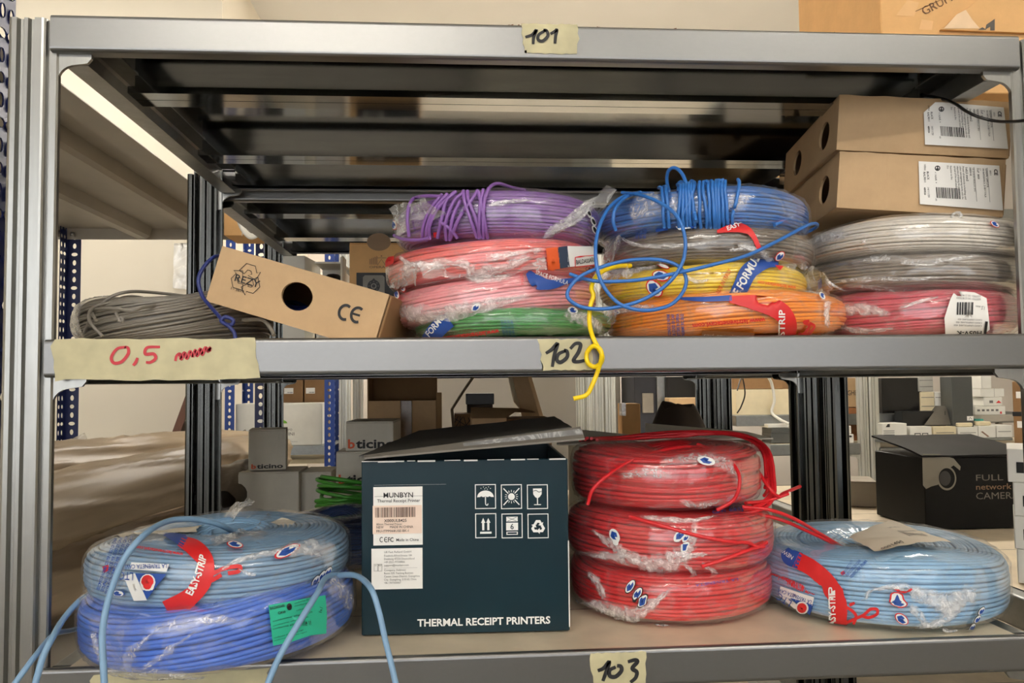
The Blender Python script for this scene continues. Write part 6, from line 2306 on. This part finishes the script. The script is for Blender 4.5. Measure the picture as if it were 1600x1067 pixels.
# open kraft carton on the back unit, and what stands near it
oc = thing('open_carton', 'open brown carton standing on end, its inside facing the cables', 'box', (at(574, 640, .95)[0], .95, DB))
W1 = at(690, 640, .95)[0] - oc.location.x
H1 = at(600, 588, .95)[2] - DB
mb = MB()
mb.box(0, W1 * 0.93, 0.09, 0.093, 0, H1); mb.box(0, 0.003, 0.0, 0.09, 0, H1); mb.box(W1 * 0.93 - 0.003, W1 * 0.93, 0.0, 0.09, 0, H1 * 0.82); mb.box(0, W1 * 0.93, 0, 0.09, 0, 0.003)
mb.build('carton_body', KRAFT3, oc)
fz = at(600, 626, .95)[2] - DB
MB().bbox(0.002, W1 * 0.45, -0.004, -0.001, 0.004, fz, 0.001).build('front_flap', KRAFT, oc)
MB().bbox(W1 * 0.60, W1 * 0.925, -0.004, -0.001, 0.004, fz, 0.001).build('front_flap', KRAFT, oc)
MB().bbox(W1 * 0.45, W1 * 0.60, -0.0045, -0.0015, 0.004, fz, 0.001).build('tape_strip', solid('shiny_tape', (120, 96, 72), 0.2, 0.3, 40, 0.4), oc)
MB().prism([(W1 * 0.93, 0.0), (W1, 0.03), (W1, 0.034), (W1 * 0.93, 0.004)], 'z', 0.0, fz + 0.016).build('side_flap', KRAFT, oc)

fp_ = thing('kraft_sheet', 'bent strip of dark card leaning beside the open brown carton', 'card', tuple(at(712, 660, 1.0) * (1, 1, 0) + np.array((0, 0, DB))))
mb = MB()
P = [at(*q) for q in ((707, 676, 1.0), (704, 640, 1.0), (722, 612, 1.02), (738, 589, 1.04))]
P = [at(708, 760, 1.0)] + P
P[0][2] = DB
P = np.array(P)
G = np.stack([P, P + np.array((0.006, 0.004, 0.0)), P + np.array((0.006, 0.10, 0.0)), P + np.array((0.0, 0.10, 0.0))], 1) - np.array(fp_.location)
mb.grid(G, 0, False, True, smooth=False)
mb.build('card_strip', solid('dim_card', (112, 98, 78), 0.6), fp_)

t, wd, h = box_thing('patterned_box', 'small brown box with a black criss-cross pattern behind the printer carton', 710, 745, 646, 672, 1.02, 0.10, KRAFT3, seam=False, z0=DB)
f = front(t)
zc = zpx(725, 660, 1.02) - DB
for a, b, c_, d_ in ((0.0, -.014, .02, .014), (.02, .014, .03, -.016), (.0, .01, .03, -.01), (.012, .016, .014, -.016), (.022, -.012, .042, .014), (.03, .012, .042, -.012), (0, 0, .01, .016)):
    f.stroke([(a + .001, zc + b * .9), (c_ - .001, zc + d_ * .9)], 0.0016, INK, 0)
f.build(t, 'printed_pattern')
t, wd, h = box_thing('kraft_carton', 'low kraft carton with raised flaps right behind the dark lid of the printer carton', 737, 792, 652, 690, 0.80, 0.14, KRAFT, z0=DB, rz=0.0, seam=False)
G = np.array([[(0.0 - 0.002, 0.0, h), (wd, 0.0, h - 0.001)], [(0.0, 0.07, h + 0.016), (wd + 0.03, 0.05, h + 0.014)], [(0.02, 0.13, h + 0.006), (wd + 0.07, 0.10, h + 0.004)]])
T2 = G + np.array((0, 0, 0.002))
mb = MB().grid(G[::-1]).grid(T2)
mb.build('top_flap', KRAFT, t)
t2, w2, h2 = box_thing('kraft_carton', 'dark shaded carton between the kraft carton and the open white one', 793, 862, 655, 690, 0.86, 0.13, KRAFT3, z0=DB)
# leaning cardboard profile before the pale wall
t = thing('cardboard_profile', 'folded cardboard profile leaning before the pale wall, behind the middle shelf label', 'card', tuple(at(815, 700, 1.05) * (1, 1, 0) + np.array((0, 0, DB))))
P0 = [at(*q) for q in ((800, 586, 1.10), (824, 586, 1.10), (846, 660, 1.05), (818, 662, 1.05))]
lowp = [at(850, 690, 1.04), at(815, 690, 1.04)]
for q in lowp:
    q[2] = DB
P = np.array([P0[0], P0[3], lowp[1], lowp[0], P0[2], P0[1]]) - np.array(t.location)
mb = MB()
n = len(P)
Q = P + np.array((0.012, 0.035, 0.0))
mb.add(np.concatenate([P, Q]), [tuple(range(n))[::-1], tuple(range(n, 2 * n))] + [(i, (i + 1) % n, n + (i + 1) % n, n + i) for i in range(n)])
mb.build('card_profile', KRAFT, t)
mb = MB()
P = np.array([at(794, 586, 1.12), at(806, 586, 1.12), at(818, 636, 1.10), at(812, 638, 1.10), at(803, 628, 1.10)]) - np.array(t.location)
mb.add(np.concatenate([P, P + np.array((0, 0.02, 0))]), [(0, 1, 2, 3, 4), (9, 8, 7, 6, 5)] + [(i, (i + 1) % 5, 5 + (i + 1) % 5, 5 + i) for i in range(5)])
mb.build('inner_fold', CREAM, t)

# dark goods stacked on the back unit in the gap behind (shade)
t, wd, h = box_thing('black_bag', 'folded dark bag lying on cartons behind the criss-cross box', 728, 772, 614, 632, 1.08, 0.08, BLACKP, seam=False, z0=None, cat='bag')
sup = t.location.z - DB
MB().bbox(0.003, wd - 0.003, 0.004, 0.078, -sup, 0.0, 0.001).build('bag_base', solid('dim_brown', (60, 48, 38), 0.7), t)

# orange-brown carton before the far wall and dark bag beside it
t, wd, h = box_thing('kraft_carton', 'narrow orange brown carton with clear tape on its corner, before the far wall', 972, 1001, 630, 700, 1.12, 0.05, KRAFT2, z0=DB, seam=False, rz=0.0)
MB().bbox(-0.0005, 0.010, -0.0006, 0.03, h - 0.03, h + 0.0004, 0.0002).build('clear_tape', film_mat('clear_tape', 0.45, gloss=0.25), t)
f = front(t)
t = thing('dark_sack', 'dark brown sack sagging behind the open white carton', 'bag', (at(1060, 660, 1.0)[0], 1.0, DB))
G = np.zeros((28, 12, 3))
sr = at(1108, 650, 1.0)[0] - t.location.x
sh_ = at(1060, 631, 1.0)[2] - DB
for i in range(28):
    for j in range(12):
        a = 2 * PI * i / 28
        v = j / 11
        q = (1 - v ** 3 * 0.55) * (1 + 0.15 * noise.noise(Vector((math.cos(a) * 1.5, math.sin(a) * 1.5, v * 2))))
        G[i, j] = (sr * 1.15 * q * math.cos(a), 0.06 * q * math.sin(a), sh_ * v * (1 + 0.10 * noise.noise(Vector((math.cos(a), math.sin(a), 7)))))
mb = MB().grid(G, 0, True, False)
mb.add([G[:, -1].mean(0)] + list(G[:, -1]), [(0, i + 1, (i + 1) % 28 + 1) for i in range(28)])
mb.build('sack_cloth', solid('dark_sack', (46, 34, 26), 0.7, 0.2, 20, 0.3), t)

# on the far units ------------------------------------------------------
def far_box(name, label, l, r, top, bot, Y, d, mat, grp=None, z0=None, seam=False, cat='box', prn=None):
    t, wd, h = box_thing(name, label, l, r, top, bot, Y, d, mat, z0=z0, seam=seam, group=grp, cat=cat)
    return t, wd, h


Y1 = FY + 0.012
zl = fz1 + 0.0
# dark cabinet boards closing the far unit's upper part
t, wd, h = far_box('dark_cabinet', 'dark cabinet with pale board set in it beyond the orange brown carton', 992, 1042, 588, 700, FY + 0.62, 0.30, solid('slate', (52, 54, 62), 0.5), z0=0.0, cat='cabinet')
MB().bbox(0.035, 0.088, -0.014, -0.002, zpx(1015, 645, FY + .62), zpx(1015, 614, FY + .62), 0.002).build('pale_panel', solid('pale_board', (172, 166, 154), 0.6), t)
xg0, xg1 = at(1027, 640, FY + .6)[0] - t.location.x, at(1042, 640, FY + .6)[0] - t.location.x
MB().bbox(xg0, xg1, -0.02, -0.001, 0.0, h, 0.002).build('side_upright', GREYBEAM, t)
t, wd, h = far_box('black_cabinet', 'black cabinet side beyond the dark sack', 1043, 1104, 588, 700, FY + 0.56, 0.05, BLACK, z0=0.0, cat='cabinet')
t, wd, h = far_box('kraft_carton', 'kraft carton with a red corner beyond the dark sack', 1046, 1103, 621, 660, FY + 0.46, 0.08, KRAFT, z0=None)
MB().box(0.02, wd - 0.02, 0.02, 0.06, -t.location.z, 0).build('carton_stand', DARKGREY, t)
MB().bbox(-0.002, 0.02, -0.002, 0.01, -0.002, 0.012, 0.001).build('red_corner', REDINK, t)

upz = fz2
t = thing('wall_shelf', 'upper grey shelf on the far side carrying the lit cream carton', 'shelf', (0, 0, 0))
xs0, xs1 = at(1150, 650, FY + .1)[0], at(1590, 650, FY + .1)[0]
MB().bbox(xs0, xs1, FY + 0.10, FY + 0.40, upz - 0.045, upz, 0.002).build('board', GREYBEAM, t)
for x in (xs0 + 0.02, xs1 - 0.02, (xs0 + xs1) / 2):
    MB().bbox(x - 0.012, x + 0.012, FY + 0.38, FY + 0.405, fz1 + 0.001, upz - 0.045, 0.001).build('support', GREYBEAM, t)
t, wd, h = far_box('cream_carton', 'lit cream carton with a black cable dangling before it on the far shelf', 1150, 1236, 608, 650, FY + 0.12, 0.15, CREAM, z0=upz + 0.0005)
MB().bbox(0, wd * 0.9, 0.02, 0.15, h + 0.0008, h + 0.05, 0.001).build('lid', KRAFT3, t)
o = MB().tube(wire([(1152, 610, FY - .02), (1156, 596, FY), (1160, 590, FY + .02), (1164, 615, FY + .03), (1158, 635, FY + .05), (1152, 645, FY + .08)], 8), 0.003, 6).build('black_cable', BLACKP)
tag(o, 'black cable dangling before the lit cream carton', 'cable')
o = MB().tube(wire([(1200, 588, FY + .06), (1206, 600, FY + .08), (1210, 625, FY + .085), (1206, 644, FY + .09), (1218, 655, FY + .06), (1232, 662, FY + .04)], 8), 0.006, 7).build('white_cable', WHITE)
tag(o, 'thick white cable hanging at the end of the lit cream carton', 'cable')
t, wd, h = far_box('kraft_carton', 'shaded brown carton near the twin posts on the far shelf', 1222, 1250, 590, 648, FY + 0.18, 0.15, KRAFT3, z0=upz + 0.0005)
t, wd, h = far_box('kraft_carton', 'upper kraft carton with marker lettering and a blue and white packet', 1312, 1341, 590, 636, FY + 0.13, 0.12, KRAFT, z0=None, grp=None)
f = front(t); f.text('GHE', wd * 0.42, h * 0.4, wd * 0.5, INK, h * 0.17); f.build(t, 'marker_lettering')
MB().bbox(0.0, wd * 0.42, -0.006, -0.001, h * 0.05, h * 0.98, 0.002).build('blue_packet', film_mat('packet_film', 0.6, (0.7, 0.76, 0.9), scale=30), t)
zu = t.location.z
t, wd, h = far_box('kraft_carton', 'lower red brown carton under the one with marker lettering', 1308, 1346, 637, 690, FY + 0.12, 0.13, solid('red_brown_board', (150, 98, 58), 0.7, 0.08, 20), z0=fz1 + 0.0005)
MB().box(0.01, wd - 0.01, 0.02, 0.11, h, max(h + 0.0005, zu - t.location.z - 0.0005)).build('top_flap', KRAFT3, t)
# grey boxes and white packets left of the twin posts
for k, (tp, bt) in enumerate(((669, 676), (676.5, 689))):
    far_box('grey_case', ('slim dark grey case, uppermost before the twin posts', 'dark grey case under the slim one, pale lettering')[k], 1205, 1234 + 3 * k, tp, bt, FY + 0.05, 0.10, solid('case_grey', (74, 76, 74), 0.45), 'dark grey cases', z0=fz1 + (0.0405 if k == 0 else 0.0005))
t, wd, h = far_box('white_packet', 'white packet lying over the slim dark grey cases', 1200, 1232, 662, 669, FY + 0.06, 0.09, WHITE, z0=fz1 + 0.0625)
t, wd, h = far_box('white_packet', 'white barcode packet standing against the twin posts', 1240, 1252, 664, 690, FY + 0.03, 0.08, WHITE, z0=fz1 + 0.0005)
f = front(t); f.barcode(wd * .25, h * .1, wd * .9, h * .5, GREYINK, 4, True); f.build(t, 'barcode')
t, wd, h = far_box('breaker_box', 'white circuit breaker with three black switches on the far shelf', 1310, 1334, 678, 691, FY + 0.015, 0.07, WHITE, z0=fz1 + 0.0005)
f = front(t)
for k in range(3):
    f.poly(circle2(wd * (0.18 + 0.3 * k), h * 0.72, wd * 0.1, 12, h * 0.12), INK, 1)
f.poly([(wd * .2, h * .2), (wd * .4, h * .2), (wd * .3, h * .05)], ORANGEINK, 1)
f.build(t, 'switches')
t2, wd, h2 = far_box('breaker_box', 'white device on top of the circuit breaker', 1311, 1330, 665, 677, FY + 0.03, 0.05, WHITE, z0=t.location.z + h + 0.0005)

# white devices row on the far shelf beyond the black camera carton
fz3 = zpx(1470, 684, FY + .0)
ds = thing('wall_shelf', 'far shelf under the row of white devices above the black camera carton', 'shelf', (0, 0, 0))
xd0, xd1 = at(1376, 684, FY - .04)[0], at(1583, 684, FY - .04)[0]
MB().bbox(xd0, xd1, FY - 0.04, FY + 0.09, fz3 - 0.012, fz3 - 0.0005, 0.002).build('board', GREYBEAM, ds)
for x in (xd0 + 0.02, xd1 - 0.02):
    MB().bbox(x - 0.01, x + 0.01, FY + 0.06, FY + 0.08, 0.0, fz3 - 0.012, 0.001).build('support', GREYBEAM, ds)
items = [(1378, 1417, 661), (1422, 1456, 666), (1459, 1494, 666), (1497, 1528, 667), (1530, 1556, 665), (1557, 1582, 664)]
words_ = ['first in the row, black mark on its face', 'second in the row, two small windows', 'third in the row, pale green face', 'fourth in the row, plain with a ridge', 'fifth in the row, brown smear', 'last in the row by the brown cartons']
for k, (l, r, tp) in enumerate(items):
    t, wd, h = far_box('white_device', 'white boxed device ' + words_[k], l, r, tp, 684, FY - 0.03 + 0.004 * (k % 2), 0.09, WHITE if k != 2 else CREAM, 'white devices on the far shelf', z0=fz3)
    f = front(t)
    if k == 0:
        f.poly([(wd * .15, h * .75), (wd * .32, h * .75), (wd * .32, h * .95), (wd * .24, h * .95)], INK, 1)
        for j in range(3):
            f.rect(wd * .06, h * (.5 - .12 * j), wd * .5, h * (.54 - .12 * j), GREYINK, 1)
    elif k == 1:
        for j in (0.2, 0.55):
            f.frame(wd * j, h * .1, wd * (j + .28), h * .45, h * .06, INK, 1)
    elif k == 4:
        f.poly([(wd * .1, h * .5), (wd * .2, h * .55), (wd * .6, h * .1), (wd * .5, h * .05)], solid('brown_smear', (140, 110, 90), 0.6), 1)
    else:
        f.rect(wd * .1, h * .45, wd * .9, h * .5, GREYINK, 1)
    f.build(t, 'printed_text')
    if k in (3, 4):
        MB().bbox(wd * .1, wd * .85, 0.01, 0.06, h, h + 0.016, 0.003).build('lid', CREAM, t)
t, wd, h = far_box('black_sheeting', 'black plastic sheeting hung over the far shelf above the white devices', 1378, 1440, 590, 640, FY + 0.11, 0.12, solid('black_sheeting', (22, 21, 20), 0.25, 0.3, 12, 0.8), z0=upz + 0.0005, cat='sheeting')
for k, (l, r, tp, bt) in enumerate(((1439, 1460, 612, 640), (1461, 1478, 612, 640), (1436, 1458, 588, 611))):
    t, wd, h = far_box('packaged_box', ('pale green packaged box beside black sheeting', 'white packaged box beside the grey post', 'clear topped packet on the pale green box')[k], l, r, tp, bt, FY + 0.10, 0.10, (CREAM, WHITE, solid('pale_packet', (176, 174, 164), 0.4))[k], 'packaged boxes on the far shelf', z0=(upz + 0.0005) if k < 2 else zpx(1448, 611.5, FY + .1))
    f = front(t)
    for j in (0.3, 0.72):
        f.rect(0.002, h * j, wd - 0.002, h * j + 0.0025, GREYINK, 1)
    f.build(t, 'printed_text')
t, wd, h = far_box('dark_tray', 'dark tray with a grey bag behind the white devices', 1410, 1478, 642, 662, FY + 0.02, 0.06, BLACKP, z0=fz3 + 0.0, seam=False, cat='tray')
G = np.array([[at(1444, 664, FY + .01), at(1466, 634, FY + .02)], [at(1468, 664, FY), at(1476, 634, FY + .02)], [at(1486, 664, FY + .01), at(1480, 640, FY + .03)]]) - np.array(t.location)
MB().grid(G).grid(G[::-1] + np.array((0, 0.02, 0))).build('grey_bag', solid('grey_bag', (96, 92, 84), 0.4), t)
t, wd, h = far_box('steel_locker', 'dark grey steel post panel with a small printed tag', 1488, 1520, 588, 662, FY + 0.0, 0.08, solid('steel_grey', (72, 74, 72), 0.4), z0=fz3 + 0.0005, cat='panel')
f = front(t); zz = zpx(1516, 657, FY) - t.location.z
f.rect(wd - 0.028, zz, wd + 0.0, zz + 0.018, PAPER, 1); f.stroke([(wd - 0.02, zz + 0.004), (wd - 0.015, zz + 0.014), (wd - 0.008, zz + 0.005)], 0.002, INK, 0); f.build(t, 'printed_tag')
shz = zpx(1550, 648, FY + .06)
ds2 = thing('wall_shelf', 'small dark shelf carrying white packages beside the steel panel', 'shelf', (0, 0, 0))
xa_, xb_ = at(1521, 648, FY + .05)[0], at(1584, 648, FY + .05)[0]
MB().bbox(xa_, xb_, FY + 0.05, FY + 0.16, shz - 0.028, shz - 0.0005, 0.002).build('board', DARKGREY, ds2)
MB().bbox(xb_ - 0.02, xb_, FY + 0.12, FY + 0.14, fz3 + 0.0, shz - 0.028, 0.001).build('support', DARKGREY, ds2)
PK = 'white packages on the small dark shelf'
pk = [('long printed white package at the bottom', 1523, 1571, 634, 647.5, 0), ('white package with red print', 1537, 1566, 620, 633, 1), ('two part plain white box', 1532, 1569, 607, 619.5, 2), ('upright plain white box on top', 1533, 1549, 587, 606.5, 3)]
zprev = shz
for lab_, l, r, tp, bt, k in pk:
    t, wd, h = far_box('white_package', lab_ + ' of the packages by the steel panel', l, r, tp, bt, FY + 0.06, 0.07, WHITE, PK, z0=zprev + 0.0003)
    zprev = t.location.z + h
    f = front(t)
    if k == 0:
        for j in range(5):
            f.rect(wd * (.08 + .15 * j), h * .4, wd * (.17 + .15 * j), h * .62, GREYINK, 1)
        f.rect(wd * .82, h * .1, wd * .88, h * .35, REDINK, 1)
    elif k == 1:
        f.poly([(wd * .65, h * .3), (wd * .95, h * .3), (wd * .8, h * .6)], REDINK, 1); f.rect(wd * .3, h * .3, wd * .5, h * .6, GREYINK, 1)
    elif k == 2:
        f.rect(wd * .57, 0, wd * .58, h, GREYINK, 1)
    else:
        f.rect(wd * .05, h * .1, wd * .06, h * .9, GREYINK, 1)
    f.build(t, 'printed_text')
far_box('white_package', 'stack end of white packages next to the steel panel edge', 1519.5, 1528, 588, 632, FY + 0.135, 0.03, WHITE, PK, z0=shz + 0.0003)
t, wd, h = far_box('teal_strip', 'small teal packet under the white packages', 1523, 1537, 654, 658, FY + 0.035, 0.02, solid('teal_packet', (60, 160, 150), 0.5), z0=None, cat='packet')
MB().box(0, wd, 0.002, 0.018, fz3 - t.location.z, 0).build('packet_base', DARKGREY, t)
# two brown cartons at the frame edge, on the side unit behind
for k, (tp, bt) in enumerate(((595, 642), (652, 680))):
    A_ = at(1583, tp, 1.25)
t = thing('kraft_carton', 'brown cartons tied with a dark strap at the far end of the white devices', 'box', (at(1583, 640, 1.30)[0], 1.30, 0.0), (0, 0, -0.72))
MB().bbox(0, 0.2, 0, 0.2, ZB + 0.0003, at(1590, 596, 1.3)[2], 0.002).build('carton_body', KRAFT3, t)
za, zb2 = at(1590, 650, 1.3)[2], at(1590, 643, 1.3)[2]
MB().bbox(-0.0015, 0.2015, -0.0015, 0.2015, za, zb2, 0.0005).build('strap', BLACKP, t)
f = front(t)
for yy in (622, 668):
    z = at(1590, yy, 1.3)[2]
    f.rect(0.008, z, 0.03, z + 0.018, PAPER, 1)
f.build(t, 'small_label')
